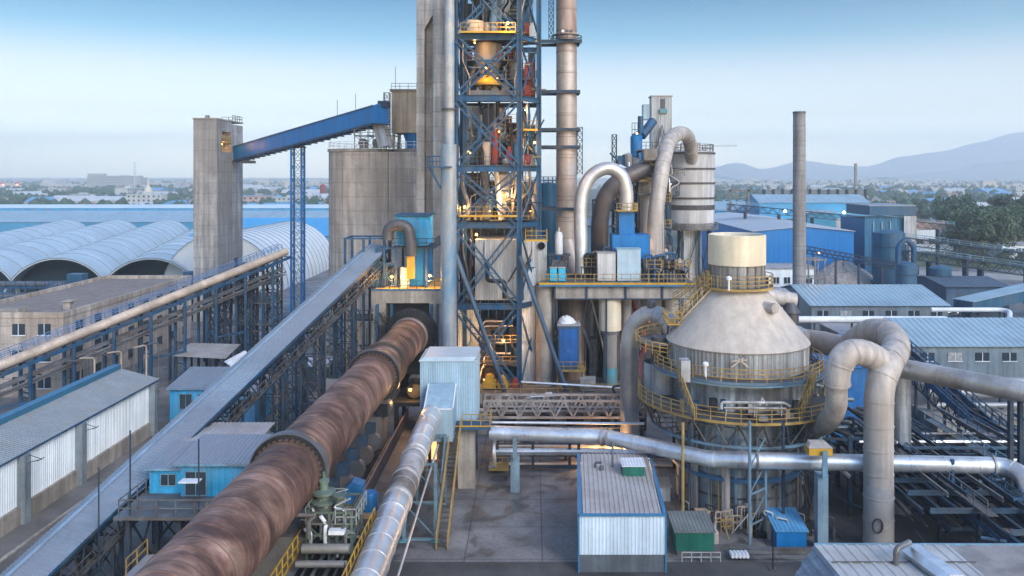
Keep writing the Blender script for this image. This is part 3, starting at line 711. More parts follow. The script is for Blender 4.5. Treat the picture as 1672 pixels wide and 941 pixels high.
# dark plant yard behind the block
for (x_,y_,lab) in ((-97,150,'dark blue pipe frame at the far left beyond the brown block'),(-86,172,'blue steel frame with a grey tank box in front of the vault openings'),(-108,168,'low blue frame below the leftmost vault opening')):
    o=T('pipe_gantry',lab,'gantry',(x_,y_,0)); b=MB()
    for i in range(5):
        for j in range(2): b.box(x_+i*5-.2,x_+i*5+.2,y_+j*4-.2,y_+j*4+.2,0,7.5)
    for zz in (4,7.4):
        for j in range(2): b.ibeam((x_-1,y_+j*4,zz),(x_+21,y_+j*4,zz),.3,.4)
        for i in range(5): b.bar((x_+i*5,y_,zz),(x_+i*5,y_+4,zz),.25)
    b.build('frame',steel,o)
    for k in range(6): MB().tube([(x_-3,y_+.5+.6*k,7.8+.1*(k%2)),(x_+23,y_+.5+.6*k,7.8+.1*(k%2))],.18+.08*(k%3),10).build('pipe',grey_steel,o)
    MB().box(x_+13,x_+16,y_+.5,y_+3,7.6,10).build('tank_box',navy,o)
    MB().rail([(x_-1,y_-.2,7.6),(x_+21,y_-.2,7.6)],1.1,.05,2).build('railing',steel,o)
for (x_,y_,r_,h_,lab) in ((-104,162,2.2,6.5,'squat dark blue tank on the left in front of the vaults'),(-92,160,1.6,8.5,'slim grey tank among the pipes left of the concrete tower')):
    o=T('plant_tank',lab,'tank',(x_,y_,0)); MB().lathe(x_,y_,[(r_,0),(r_,h_),(r_*.5,h_+.6),(.01,h_+.7)],28).build('shell',navy if r_>2 else grey_steel,o)
    MB().rail([(x_+r_*cos(a),y_+r_*sin(a),h_) for a in [k*pi/6 for k in range(12)]],1,.04,2,True).build('railing',steel,o)
o=T('crusher_house','brown corrugated lean-to roof beside the pipe frames at far left','shed',(-103,140,0))
MB().corr((-112,136,5),(-96,136,3),(-96,150,3.2),(-112,150,6),.5,.07).build('roof',M('brown_sheet',(.2,.16,.14),.7,var=.3),o)
MB().box(-111,-97,137,149,0,3).build('wall',brown_conc,o)

# ---------------------------------------------------------------- barrel vault halls
def vault_m():
    return M('vault_sheet',(.44,.52,.565),.4,.1,var=.14,scale=.08,streak=.12,dirt=(.32,.38,.41),dirt_amt=.6,dirt_scale=.06)
vm_=vault_m()
vm2=M('white_vault_sheet',(.60,.62,.62),.4,.05,var=.08,scale=.08,dirt=(.55,.57,.58),dirt_amt=.5,dirt_scale=.05)
def vault(label,cx_,y0,length,r,h,dirx,mat,ribs=14,shade=None):
    R=(r*r+h*h)/(2*h); a=math.asin(min(1,r/R)) if h<=r else pi-math.asin(r/R)
    o=T('vault_hall',label,'hall',(cx_,y0,0),'barrel vault storage halls')
    N_=36; d=V((dirx,1,0)).normalized(); sx=V((d.y,-d.x,0))
    def arc(yy,dr=0):
        c=V((cx_,y0,0))+d*yy
        return [c+sx*((R+dr)*sin(-a+2*a*k/N_))+V((0,0,h-R+(R+dr)*cos(-a+2*a*k/N_))) for k in range(N_+1)]
    m=MB(); A=arc(0);B=arc(length)
    segs=[arc(length*i/20) for i in range(21)]
    vs=[q for s in segs for q in s]; fs=[]
    for i in range(20):
        for k in range(N_): fs.append((i*(N_+1)+k,i*(N_+1)+k+1,(i+1)*(N_+1)+k+1,(i+1)*(N_+1)+k))
    ins=[arc(length*i/20,-.35) for i in (0,20)]
    m.add(vs,fs); n0=len(m.v); m.add([q for s in ins for q in s],[(k,k+1,N_+1+k+1,N_+1+k) for k in range(N_)])
    for e,(oa,ia) in enumerate(((segs[0],ins[0]),(segs[-1],ins[1]))):
        m.add(oa+ia,[(k,k+1,N_+1+k+1,N_+1+k) for k in range(N_)])
    m.build('vault_roof',mat,o)
    rb=MB()
    for i in range(ribs+1):
        yy=length*i/ribs; rb.tube(arc(yy,.03),.12,6)
    rb.build('ribs',M('rib_steel',(.17,.22,.26),.5,.2),o)
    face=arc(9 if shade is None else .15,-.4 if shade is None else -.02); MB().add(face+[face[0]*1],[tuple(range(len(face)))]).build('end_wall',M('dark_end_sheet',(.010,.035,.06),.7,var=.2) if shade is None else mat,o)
    face=arc(length-.5,-.4); MB().add(face,[tuple(range(len(face)))]).build('end_wall',mat,o)
    return o
for i,(px,lab) in enumerate(((243,'pale barrel vault hall with a dark arched opening beside the concrete tower'),(92,'middle pale barrel vault hall with a wide dark arched opening'),(-60,'pale barrel vault hall cut by the left picture edge, dark opening low down'),(-212,'farthest left barrel vault hall, only its rear crest showing'))):
    vault(lab,ax(px,208),208,188,12.1,9.4,-.29,vm_,14)
vault('big white barrel vault hall with many ribs between concrete tower and silos',-81,214,62,15.2,15,0,vm2,15,shade=1)
# long flat blue sheds behind
blind=M('window_blind',(.30,.31,.31),.7,var=.4,scale=2.0)
def hall(name,label,x0,x1,y0,y1,ze,zr,wm,rm,cat='hall',ridge='x',wins=None,group=None,pitch=1.2,axis_rot=0):
    """gabled hall; ridge 'x' = ridge line along X, 'y' = ridge along Y"""
    o=T(name,label,cat,((x0+x1)/2,(y0+y1)/2,0),group); e=.4
    if ridge=='x':
        ym=(y0+y1)/2
        w=MB().prism([(x0,y0,0),(x0,y1,0),(x0,y1,ze),(x0,ym,zr-.15),(x0,y0,ze)],(x1-x0,0,0))
        w.build('wall',wm,o)
        MB().corr((x0-e,y0-e,ze-.02),(x1+e,y0-e,ze-.02),(x1+e,ym,zr),(x0-e,ym,zr),pitch,.06,.1).build('roof',rm,o)
        MB().corr((x1+e,y1+e,ze-.02),(x0-e,y1+e,ze-.02),(x0-e,ym,zr),(x1+e,ym,zr),pitch,.06,.1).build('roof',rm,o)
    else:
        xm=(x0+x1)/2
        w=MB().prism([(x0,y0,0),(x1,y0,0),(x1,y0,ze),(xm,y0,zr-.15),(x0,y0,ze)],(0,y1-y0,0))
        w.build('wall',wm,o)
        MB().corr((x0-e,y1+e,ze-.02),(x0-e,y0-e,ze-.02),(xm,y0-e,zr),(xm,y1+e,zr),pitch,.06,.1).build('roof',rm,o)
        MB().corr((x1+e,y0-e,ze-.02),(x1+e,y1+e,ze-.02),(xm,y1+e,zr),(xm,y0-e,zr),pitch,.06,.1).build('roof',rm,o)
    if wins:
        n,z0,z1,ww=wins
        for i in range(n):
            xx=x0+(x1-x0)*(i+.5)/n
            f=MB().box(xx-ww/2,xx+ww/2,y0-.08,y0-.02,z0,z1).build('window',random.choice((glass,glass,opening,blind)),o)
            MB().box(xx-.05,xx+.05,y0-.14,y0-.08,z0,z1).box(xx-ww/2-.1,xx+ww/2+.1,y0-.14,y0-.08,z0-.12,z0).build('frame',sheet,f)
    return o
hall('flat_blue_hall','very long hall with pale blue flat roof and thin blue wall behind the vaults',-345,-98,428,466,6.3,11.4,M('faded_blue_wall',(.06,.26,.44),.5,var=.1,scale=.05),roof_sky,pitch=3)
hall('flat_blue_hall','thin pale roofed hall strip farthest behind the barrel vaults',-360,-100,468,492,12.0,13.6,azure,M('pale_strip_roof',(.50,.60,.66),.5,var=.1,scale=.05),pitch=3)
hall('flat_blue_hall','blue roofed hall between the lattice support and the concrete silos',-118,-66,285,330,9.5,14.5,azure,M('bright_blue_roof',(.05,.30,.55),.5,var=.15,scale=.05),pitch=2)

# ---------------------------------------------------------------- square concrete tower and blue gallery
ct=T('concrete_tower','tall bare concrete tower left of the silos with lit openings near its top','tower',(-67.5,177,0))
XL,XR=-69.8,-64.9; zt=41.6
MB().box(XL,XR,170,185,0,zt-6.5).box(XL,XR,170,172.6,zt-6.5,zt+.1).box(XL,XR-2.6,172.6,185,zt-6.5,zt+.1).box(XR-2.6,XR,178.2,185,zt-6.5,zt-.4).box(XR-2.6,XR,172.6,178.2,zt-2.2,zt+.05).build('shaft',concrete,ct)
MB().box(XL-.15,XR+.1,169.85,185.1,zt+.1,zt+.4).build('roof_slab',concrete_plain,ct)
b=MB().box(XR-2.4,XR-.1,172.7,178.1,zt-4.4,zt-4.3); b.build('landing',yellow_br,ct)
MB().rail([(XR-.1,172.7,zt-4.3),(XR-.1,178.1,zt-4.3)],1.1,.05,1).rail([(XR-.1,172.7,zt-6.5),(XR-.1,178.1,zt-6.5)],1.1,.05,1).build('railing',yellow,ct)
MB().box(XR-2.2,XR-1.2,174,177,zt-6.4,zt-4.8).tube([(XR-.9,174,zt-3.4),(XR-.9,176.5,zt-3.4)],.5,12).build('drive_unit',M('amber_machine',(.4,.28,.08),.5),ct)
MB().rail([(XR-.1,179,zt+.4),(XR-.1,184.8,zt+.4),(XL+.3,184.8,zt+.4)],1.2,.05,1.5).build('roof_railing',grey_steel,ct)
for (yy,zz,a,b_) in ((179.5,9.5,2.2,2.6),(182.5,5.5,1.2,1.9)): MB().box(XR-.02,XR+.06,yy,yy+a,zz,zz+b_).build('opening',opening,ct)
MB().box(XL+1.6,XL+2.2,172,173,zt+.4,zt+1.1).build('roof_vent',grey_steel,ct)
p,t,s_,u,L=frame((-64.6,181,35.0),(-25.6,139.5,40.6))
ga=T('blue_gallery','bright cobalt enclosed conveyor gallery sloping from the concrete tower up to the silos','conveyor',p+t*L/2-V((0,0,2)))
MB().prism([loc(0,-1.5,-1.7),loc(0,1.5,-1.7),loc(0,1.5,1.3),loc(0,0,1.75),loc(0,-1.5,1.3)],t*L).build('casing',cobalt,ga)
b=MB().bar(loc(0,1.56,1.25),loc(L,1.56,1.25),.1,.25,u).bar(loc(0,-1.56,1.25),loc(L,-1.56,1.25),.1,.25,u).bar(loc(0,1.56,-1.7),loc(L,1.56,-1.7),.12,.3,u); b.build('eaves_trim',steel,ga)
b=MB()
for i in range(24): a=L*i/23; b.bar(loc(a,-1.6,-1.85),loc(a,1.9,-1.85),.1,.18)
b.bar(loc(0,1.9,-2.0),loc(L,1.9,-2.0),.15,.2,u); b.build('floor_beams',steel_dk,ga)
b=MB()
for a in (L*.08,): b.box(loc(a,0,-2.2).x-1,loc(a,0,-2.2).x+1.5,loc(a,0,-2).y-1,loc(a,0,-2).y+1,loc(a,0,-2).z-.7,loc(a,0,-2).z-.1)
b.build('take_up_frame',grey_steel,ga)
for a in (L*.75,L*.86): MB().tube([loc(a,0,1.7),loc(a,0,1.7)+V((0,0,3))],.05,5).build('mast',grey_steel,ga)
c=loc(L*.48,0,-1.9)
ls=T('lattice_support','slim blue lattice mast holding up the middle of the cobalt gallery','support',(c.x,c.y,0))
b=MB()
for sx_ in (-1,1):
    for sy_ in (-1,1): b.bar((c.x+sx_,c.y+sy_,0),(c.x+sx_,c.y+sy_,c.z-.2),.34)
b.build('legs',cobalt,ls); MB().lattice(c.x,c.y,0,c.z-.2,2.0,2.0,2.6,.05,.07).build('bracing',grey_steel,ls)
MB().box(c.x-1.3,c.x+1.3,c.y-1.2,c.y+1.2,c.z-.25,c.z+.02).build('head_plate',steel_dk,ls)
# radio mast / far items handled in background
# ---------------------------------------------------------------- twin concrete silos
D0=147
for i,(px,lab) in enumerate(((591,'left of the twin concrete silos, receiving the cobalt gallery'),(697,'right of the twin concrete silos, behind the tall concrete shafts'))):
    x=ax(px,D0); o=T('concrete_silo',lab,'silo',(x,D0,0),'twin concrete silos')
    MB().lathe(x,D0,[(5.75,0),(5.75,34.2)],64).build('shell',brown_conc,o)
    xa_,xb_=((ax(572,D0),ax(642.6,D0)) if i==0 else (ax(643.4,D0),ax(716,D0))); MB().box(xa_,xb_,D0-5.72,D0-3,0,34.18).build('flat_front',brown_conc,o)
    MB().lathe(x,D0,[(5.75,34.2),(5.95,34.25),(5.95,34.75),(.01,34.9)],64).build('roof_slab',concrete_plain,o)
    MB().rail([(x+5.7*cos(a),D0+5.7*sin(a),34.8) for a in [k*pi/12 for k in range(24)]],1.15,.04,1.5,True).build('railing',sheet,o)
xs=ax(591,D0)
tr=T('transfer_frame','open steel frame on the silo roof beneath the gallery head','frame',(xs+1,144,34.9)); b=MB()
for x_ in (-30.5,-28.2,-25.9,-23.8):
    for y_ in (141.5,146): b.bar((x_,y_,34.7),(x_,y_,38.0+(x_+30.5)*.22),.16)
    b.bar((x_,141.5,37),(x_,146,37),.14)
for y_ in (141.5,146): b.bar((-30.5,y_,37),(-23.8,y_,37),.14); b.xbrace((-30.5,y_,34.9),(-28.2,y_,34.9),(-28.2,y_,37),(-30.5,y_,37),.09)
b.build('frame',grey_steel,tr); MB().rail([(-30.6,141.4,37),(-23.8,141.4,37)],1,.04,1.3).build('railing',grey_steel,tr)
for x_,lab in ((-29.2,'small dark fan housing on the silo roof under the gallery'),(-26.8,'small rounded dust collector on the silo roof nearer the chute')):
    o=T('roof_fan',lab,'fan',(x_,142.6,34.9)); MB().lathe_y(x_,35.7,[(.01,142),(.8,142),(.8,143),(.01,143)],20).build('scroll',dark_duct,o); MB().box(x_-.6,x_+.6,141.9,143.3,34.85,35.1).build('base',grey_steel,o)
ch=T('feed_chute','bent grey discharge chute dropping from the gallery head to the silo roof','chute',(-27,141,34.9))
MB().tube(bend([at(622,172,141),at(615,198,141),at(627,240,141)],1.2),[.85]*9+[1.0],4).build('chute',grey_clad,ch)
MB().tube(bend([at(631,176,142),at(628,205,142),at(638,240,142)],1.2),.55,10).build('drop_pipe',dusty_duct,ch)
MB().box(*(ax(618,140.5),ax(634,140.5)),139.6,142.6,az(176,141),az(166,141)).build('head_box',steel_dk,ch)
x0,x1=ax(641,144),-17.2
th=T('silo_top_house','beige clad house on short legs above the silos, beside the tall shafts','house',((x0+x1)/2,147,34.9))
MB().corr((x0,143,37.6),(x1,143,37.6),(x1,143,44.7),(x0,143,44.7),.35,.05).corr((x0,150,37.6),(x0,143.07,37.6),(x0,143.07,44.7),(x0,150,44.7),.35,.05).corr((x1,143.07,37.6),(x1,150,37.6),(x1,150,44.7),(x1,143.07,44.7),.35,.05).box(x0,x1,143.1,150,37.5,37.6).box(x0,x1,149.9,150,37.6,44.7).build('wall',beige,th)
MB().box(x0-.3,x1+.3,142.7,150.3,44.7,45.05).build('roof',roof_grey,th)
b=MB()
for x_ in (x0+.3,x1-.3):
    for y_ in (143.4,149.6): b.box(x_-.25,x_+.25,y_-.25,y_+.25,34.8,37.5)
b.build('legs',cream,th)
MB().lathe(x0+3.6,145.5,[(2.0,37.5),(1.6,36.2),(1.6,34.8)],20).build('hopper',cobalt,th)
MB().rail([(x0,142.9,45.05),(x1,142.9,45.05)],1,.04,1.5).build('railing',grey_steel,th)
MB().box(x1-1.6,x1-.3,144,145.4,45.05,46.1).build('roof_box',cobalt,th)
MB().lattice(x0-.9,143.6,34.8,44.5,1.0,1.0,1.4,.1,.06).build('ladder_cage',grey_steel,th)
MB().tube([(x0+.6,143.4,45),(x0+.6,143.4,49)],.05,5).build('mast',grey_steel,th)

# ---------------------------------------------------------------- tall concrete shafts left of the steel tower
cs=T('concrete_shaft','very tall pair of rounded concrete shafts left of the blue steel tower','shaft',(-14.6,128,0))
D1=125; top=72
MB().box(ax(680,D1),ax(693,D1),D1,D1+8,0,top).box(ax(680,D1),ax(707,D1)+.0,D1+2.2,D1+8,0,top).build('flank_wall',shaft_conc,cs)
MB().prism([(ax(693,D1),D1+.15,az(47,D1)),(ax(706.5,D1),D1+.15,az(24,D1)),(ax(706.5,D1),D1+.15,top),(ax(693,D1),D1+.15,top)],(0,2,0)).build('corbel',shaft_conc,cs)
MB().lathe(ax(717.5,D1),D1+.2,[(1.02,0),(1.02,top)],32).build('round_shaft',shaft_conc,cs)
MB().lathe(ax(734,D1),D1+.9,[(.95,0),(.95,top)],32).build('round_shaft',shaft_conc,cs)
MB().box(ax(708,D1),ax(742,D1),D1+1.2,D1+8,0,top).build('rear_wall',shaft_conc,cs)
# silver vertical riser in front
D2=98; xr=ax(732.5,D2)
rs=T('silver_riser','tall galvanised riser pipe with faded blue paint standing in front of the concrete shafts','pipe',(xr,D2,6))
pts=[(xr,D2,6),(xr,D2,az(236,D2))]
MB().tube(pts,.93,32).bands([V((xr,D2,6+i*1.0)) for i in range(29)],.93,2.6,.1,.03,32).build('pipe',M('blue_worn_galv',(.34,.345,.35),.5,.35,var=.15,scale=.5,streak=.2,dirt=(.10,.23,.36),dirt_amt=.8,dirt_scale=.35),rs)
MB().tube([(xr+.1,D2,az(236,D2)),(xr+.1,D2,62)],.58,24).build('upper_pipe',M('blue_worn_thin',(.38,.37,.35),.6,.3,var=.2,scale=.5,dirt=(.14,.26,.38),dirt_amt=.6,dirt_scale=.3),rs)
MB().tube([(xr+.1,D2,az(180,D2)),(xr+.1,D2,az(177,D2))],.95,24).build('cap_flange',dark_duct,rs)
zb=az(272,D2)
b=MB().box(xr-2.4,xr+.5,D2-1.3,D2+1.3,zb-.15,zb).bar((xr-2.2,D2,zb-.15),(xr-.9,D2,zb-2.6),.14).bar((xr-2.2,D2-1.2,zb-.15),(xr-.9,D2-.3,zb-2.6),.14); b.build('bracket_platform',steel,rs)
MB().rail([(xr-.9,D2-1.3,zb),(xr-2.4,D2-1.3,zb),(xr-2.4,D2+1.3,zb),(xr-.9,D2+1.3,zb)],1.2,.035,.8).build('railing',steel,rs)

# ---------------------------------------------------------------- steel preheater tower
tw=T('preheater_tower','huge open blue steel tower with cross braces and yellow decks in the middle','tower',(-5,113,2.4))
YF,YB=108.0,119.0; XA,XB=ax(743,108),ax(848,108); XC=ax(880,112)
LV=[2.4,13.0,23.6,31.0,40.2,48.2,57.5,67.0]
for (x,y,w) in ((XA,YF,.62),(XB,YF,.62),(XC,112.0,.6),(XA,YB,.6),(XB,YB,.6),(XC,YB,.6),(XA+1.0,YF+3.5,.42),(XA-.75,YF+3.,.35)):
    m=MB(); zt=70
    m.bar((x-w*.42,y,2.4),(x-w*.42,y,zt),.16,w).bar((x+w*.42,y,2.4),(x+w*.42,y,zt),.16,w).bar((x,y,2.4),(x,y,zt),w*.75,.16)
    m.build('column',steel,tw)
for i,z in enumerate(LV[1:],1):
    m=MB()
    m.ibeam((XA-.3,YF-.05,z),(XB+.3,YF-.05,z),.4,.75).ibeam((XB,YF,z),(XC,112,z),.35,.6).ibeam((XA,YB,z),(XC,YB,z),.35,.6)
    m.ibeam((XA,YF,z),(XA,YB,z),.35,.6).ibeam((XC,112,z),(XC,YB,z),.35,.6).ibeam((XB,YF,z),(XB,YB,z),.35,.6)
    for k in range(1,4): m.bar((XA+(XC-XA)*k/4,YF+.4,z),(XA+(XC-XA)*k/4,YB,z),.2,.3)
    m.build('floor_beam',steel,tw)
rnd=random.Random(3)
for i in range(len(LV)-1):
    z0,z1=LV[i]+.4,LV[i+1]-.4
    m=MB(); xm=(XA+XB)/2; zm=(z0+z1)/2
    def dbl(a,b):
        a=V(a);b=V(b); t=(b-a).normalized(); q=V((-t.z,0,t.x))*.34
        for e_ in (-1,1): m.bar(a+q*e_,b+q*e_,.25,.24,(0,1,0))
        n=max(2,int((b-a).length/1.1))
        for k in range(n): c=a+(b-a)*((k+.1)/n); d_=a+(b-a)*((k+.9)/n); m.bar(c-q,d_+q,.07,.1,(0,1,0))
    dbl((XA+.3,YF-.05,z0),(XB-.3,YF-.05,z1)); dbl((XA+.3,YF-.4,z1),(XB-.3,YF-.4,z0))
    m.build('front_brace',steel,tw)
    m=MB()
    m.bar((XB,YF+.1,z1),(XC,112,z0),.2).bar((XC,112,z1) if i%2 else (XB+.2,YF+.4,z0),(XB,YF+.4,z0) if i%2 else (XC-.1,112,z1),.18)
    m.xbrace((XC,112,z0),(XC,YB,z0),(XC,YB,z1),(XC,112,z1),.2).xbrace((XA,YF,z0),(XA,YB,z0),(XA,YB,z1),(XA,YF,z1),.2)
    m.bar((XA,YB,z0),(xm,YB,z1),.2).bar((XB,YB,z0),(xm,YB,z1),.2)
    m.build('side_brace',steel,tw)
# decks
def deck(z,x0,x1,y0,y1,name='deck',edge=True,railm=yellow):
    MB().box(x0,x1,y0,y1,z,z+.08).build(name,grey_steel,tw)
    if edge: MB().box(x0,x1,y0-.06,y0,z-.08,z+.16).box(x1,x1+.05,y0,y1,z-.08,z+.16).build('deck_edge',yellow_br,tw)
    MB().rail([(x0,y1,z+.08),(x0,y0,z+.08),(x1,y0,z+.08),(x1,y1,z+.08)],1.15,.035,1.1).build('railing',railm,tw)
for i,z in enumerate(LV[1:]):
    zz=z+.42
    if i in (0,): continue
    if i==4:
        deck(zz,XA+.8,XB-.5,106.9,111.0); deck(zz-.5,XB+.4,XC-.3,111.2,114)
        MB().box(XA+.5,XB,111.05,118.5,zz,zz+.06).build('deck',grey_steel,tw)
    elif i==3:
        MB().box(XB,XC-.2,112.3,118.5,zz,zz+.06).build('deck',grey_steel,tw); MB().rail([(XB+.4,112.2,zz),(XC-.3,112.2,zz)],1.15,.04,.8).build('railing',red,tw)
        MB().box(XA+.5,XB,114.5,118.5,zz,zz+.06).build('deck',grey_steel,tw)
    else:
        MB().box(XA+.5,XC-.2,112.3 if i%2 else 109.5,118.5,zz,zz+.06).build('deck',grey_steel,tw)
        MB().rail([(XA+.6,112.2 if i%2 else 109.4,zz),(XB,112.2 if i%2 else 109.4,zz),(XC-.3,112.2,zz)],1.15,.035,1.2).build('railing',yellow if i!=2 else steel,tw)
deck(az(213,110),XB+.5,XC-.2,109.5,112.2)       # lit balcony
deck(az(392,104),ax(858,104),ax(893,104),102.6,107)  # yellow balcony lower right
deck(24.8,XA+.6,XB-.3,107.0,109.3,edge=True)
# stairs zig-zagging at the back right
for i in range(len(LV)-1):
    z0,z1=LV[i]+.5,LV[i+1]+.5; m=MB(); y0,y1=113.2,118
    for k in range(14): m.box(XB+.4,XB+1.2,y0+(y1-y0)*k/14,y0+(y1-y0)*k/14+.26,z0+(z1-z0)*k/14,z0+(z1-z0)*k/14+.04)
    for x_ in (XB+.38,XB+1.22): m.bar((x_,y0,z0),(x_,y1,z1),.06,.25)
    m.build('stair',grey_steel,tw)
    MB().rail([(XB+.38,y0,z0),(XB+.38,y1,z1)],1.,.035,.9).build('railing',yellow if i%2 else red,tw)
# pipework and ducts threaded through the frame
pm=[grey_steel,dusty_duct,grey_steel,steel,black_steel,rusty_stack]
for k in range(92):
    x=rnd.uniform(XA+1,XC-.6); y=rnd.uniform(109.5,117.5); i=rnd.choice([0,1,2,2,3,3,4,5,6]); z0=LV[i]+rnd.uniform(.6,2); z1=z0+rnd.uniform(3,8)
    r=rnd.choice((.07,.09,.12,.16,.24,.34)); dx=rnd.uniform(-2.4,2.4); x2=min(XC-.4,max(XA+.8,x+dx))
    MB().tube(bend([(x,y,z0),(x,y,(z0+z1)/2),(x2,y+rnd.uniform(-.8,.8),(z0+z1)/2+rnd.uniform(0,1.2)),(x2,y,z1)],.5,4),r,8).build('pipe',rnd.choice(pm),tw)
for k in range(76):
    x=rnd.uniform(XA+.9,XC-.9); y=rnd.uniform(110,117); i=rnd.choice([1,2,2,3,3,4,5]); z0=LV[i]+.5
    w,d,h=rnd.uniform(.35,1.1),rnd.uniform(.4,1.1),rnd.uniform(.5,2.2)
    m=MB()
    if k%3: m.box(x-w/2,x+w/2,y-d/2,y+d/2,z0,z0+h).box(x-w*.3,x+w*.3,y-d*.3,y+d*.3,z0+h,z0+h*1.25)
    else: m.lathe(x,y,[(w*.3,z0),(w*.6,z0+h*.4),(w*.6,z0+h),(w*.2,z0+h*1.2),(.01,z0+h*1.22)],14)
    m.build('machine',rnd.choice([grey_steel,black_steel,dusty_duct,steel_dk,red if k%4==0 else grey_clad]),tw)
# cyclones (things standing in the frame)
def cyclone(lab,x,y,zt,zb,r,rb,m1,m2):
    o=T('cyclone',lab,'cyclone',(x,y,zb)); h=zt-zb
    MB().lathe(x,y,[(.01,zt+.5),(r*.6,zt+.45),(r,zt),(r,zb+h*.62)],36).bands([V((x,y,zb+h*.62)),V((x,y,zt))],r,1.4,.12,.05,36).build('barrel',m1,o)
    MB().lathe(x,y,[(r,zb+h*.62),(rb,zb+h*.14),(rb,zb)],36).build('cone',m2,o)
    MB().lathe(x,y,[(r,zb+h*.6),(r+.22,zb+h*.6),(r+.22,zb+h*.64),(r,zb+h*.64)],36).build('support_ring',steel,o)
    return o
cyclone('dusty tan cyclone between the upper decks of the blue tower',ax(797,113),113,48.0,41.5,1.9,.5,dusty_duct,M('tan_cyclone',(.34,.27,.17),.7,var=.25,scale=.6,dirt=(.2,.15,.1),dirt_amt=.5))
cyclone('grey blue cyclone at the very top of the blue tower cut by the picture edge',ax(818,113),113.5,58.5,50.5,2.1,.6,pale,grey_clad)
cyclone('dark cyclone beside grey panels behind the braces above mid height',ax(806,114),114,39.3,32.0,1.7,.55,dark_duct,dark_duct)
cyclone('small pale cyclone below mid height in the glow of the lamps',ax(822,113),113,30.2,24.5,1.1,.4,grey_clad,dusty_duct)
xk=ax(797,112)
MB().lathe(xk,112,[(1.5,42.2),(2.0,42.25),(2.0,42.55),(.9,43.6)],32).build('yellow_hopper_ring',yellow_br,tw)
MB().box(ax(762,111),ax(838,111),110.6,113.2,40.65,41.5).lathe(xk,111.5,[(.7,41.5),(.45,40.4)],16).build('hopper_beam',grey_steel,tw)
MB().tube(bend([(ax(812,112),112,66),(ax(812,112),112,54),(ax(806,112),112,49.2)],2),.75,20).build('down_duct',pale,tw)
MB().tube(bend([(ax(845,114),114,66),(ax(850,114),114,56),(ax(800,114),114,52),(ax(780,114),114,49)],2),.8,18).build('down_duct',steel_dk,tw)
MB().tube(bend([(ax(790,112),112,31.2),(ax(795,112),112,26),(ax(795,112),112,24.2)],1),.6,18).build('down_duct',grey_steel,tw)
MB().tube([(ax(808,111),111,31.6),(ax(808,111),111,36.5)],.45,16).build('down_duct',red,tw)
MB().tube([(ax(795,111),111,31.5),(ax(795,111),111,33.5),(ax(795,111),111,34.6)],[.45,.6,.75],16).build('valve',dusty_duct,tw)
MB().tube([(ax(818,110.5),110.5,24.2),(ax(810,110.5),110.5,30.8)],.35,14).build('down_duct',grey_clad,tw)
MB().corr((XA+1.0,115,31.4),(ax(792,115),115,31.4),(ax(792,115),115,39.8),(XA+1.0,115,39.8),.4,.05).build('cladding_panel',grey_clad,tw)
MB().corr((ax(795,116),116.5,49),(ax(870,116),116.5,49),(ax(870,116),116.5,57),(ax(795,116),116.5,57),.4,.05).build('cladding_panel',navy,tw)
# red bucket elevator part at right bay
b=MB().box(XB+.6,XC-.6,112.8,114.0,41.0,45.2).box(XB+.7,XC-.5,112.6,114.2,45.2,45.5); b.build('red_hopper',red,tw)
b=MB().box(XB+.6,XC-.9,113,114.6,49.4,51.0); b.build('red_hopper',red,tw)
MB().lathe(ax(773,110),109.2,[(1.4,48.8),(1.4,50.4),(.01,50.8)],28).build('cream_drum',M('cream_drum',(.55,.40,.27),.6,var=.2),tw)
# calciner cladding blocks low in the tower
b=MB().corr((ax(776,109.5),109.5,13.6),(ax(843,109.5),109.5,13.6),(ax(843,109.5),109.5,21.6),(ax(776,109.5),109.5,21.6),.32,.06).box(ax(776,109.5),ax(843,109.5),109.6,117,13.6,21.6); b.build('calciner_casing',grey_clad,tw)
x0,x1=ax(848,110.6),ax(874,110.6)
b=MB().corr((x0,110.4,2.5),(x1,110.4,2.5),(x1,110.4,21.4),(x0,110.4,21.4),.3,.05).corr((x1,110.47,2.5),(x1,114,2.5),(x1,114,21.4),(x1,110.47,21.4),.3,.05); b.build('elevator_casing',M('striped_casing',(.46,.52,.57),.5,.1,var=.16,scale=.4,streak=.35,dirt=(.33,.3,.27),dirt_amt=.4),tw)
b=MB().corr((x1+.1,110.9,14.2),(ax(893,110.9),110.9,14.2),(ax(893,110.9),110.9,21.4),(x1+.1,110.9,21.4),.3,.05).box(x1+.1,ax(893,110.9),111,115,14.2,21.4); b.build('duct_casing',grey_clad,tw)
MB().lathe_y(ax(884,110.4),az(402,110.4),[(.01,110.55),(.5,110.55),(.5,110.85),(.01,110.86)],24).build('round_inlet',opening,tw)
b=MB().corr((XA+.1,111.5,2.5),(ax(782,111.5),111.5,2.5),(ax(782,111.5),111.5,12.6),(XA+.1,111.5,12.6),.34,.05); b.build('lit_casing',cream,tw)
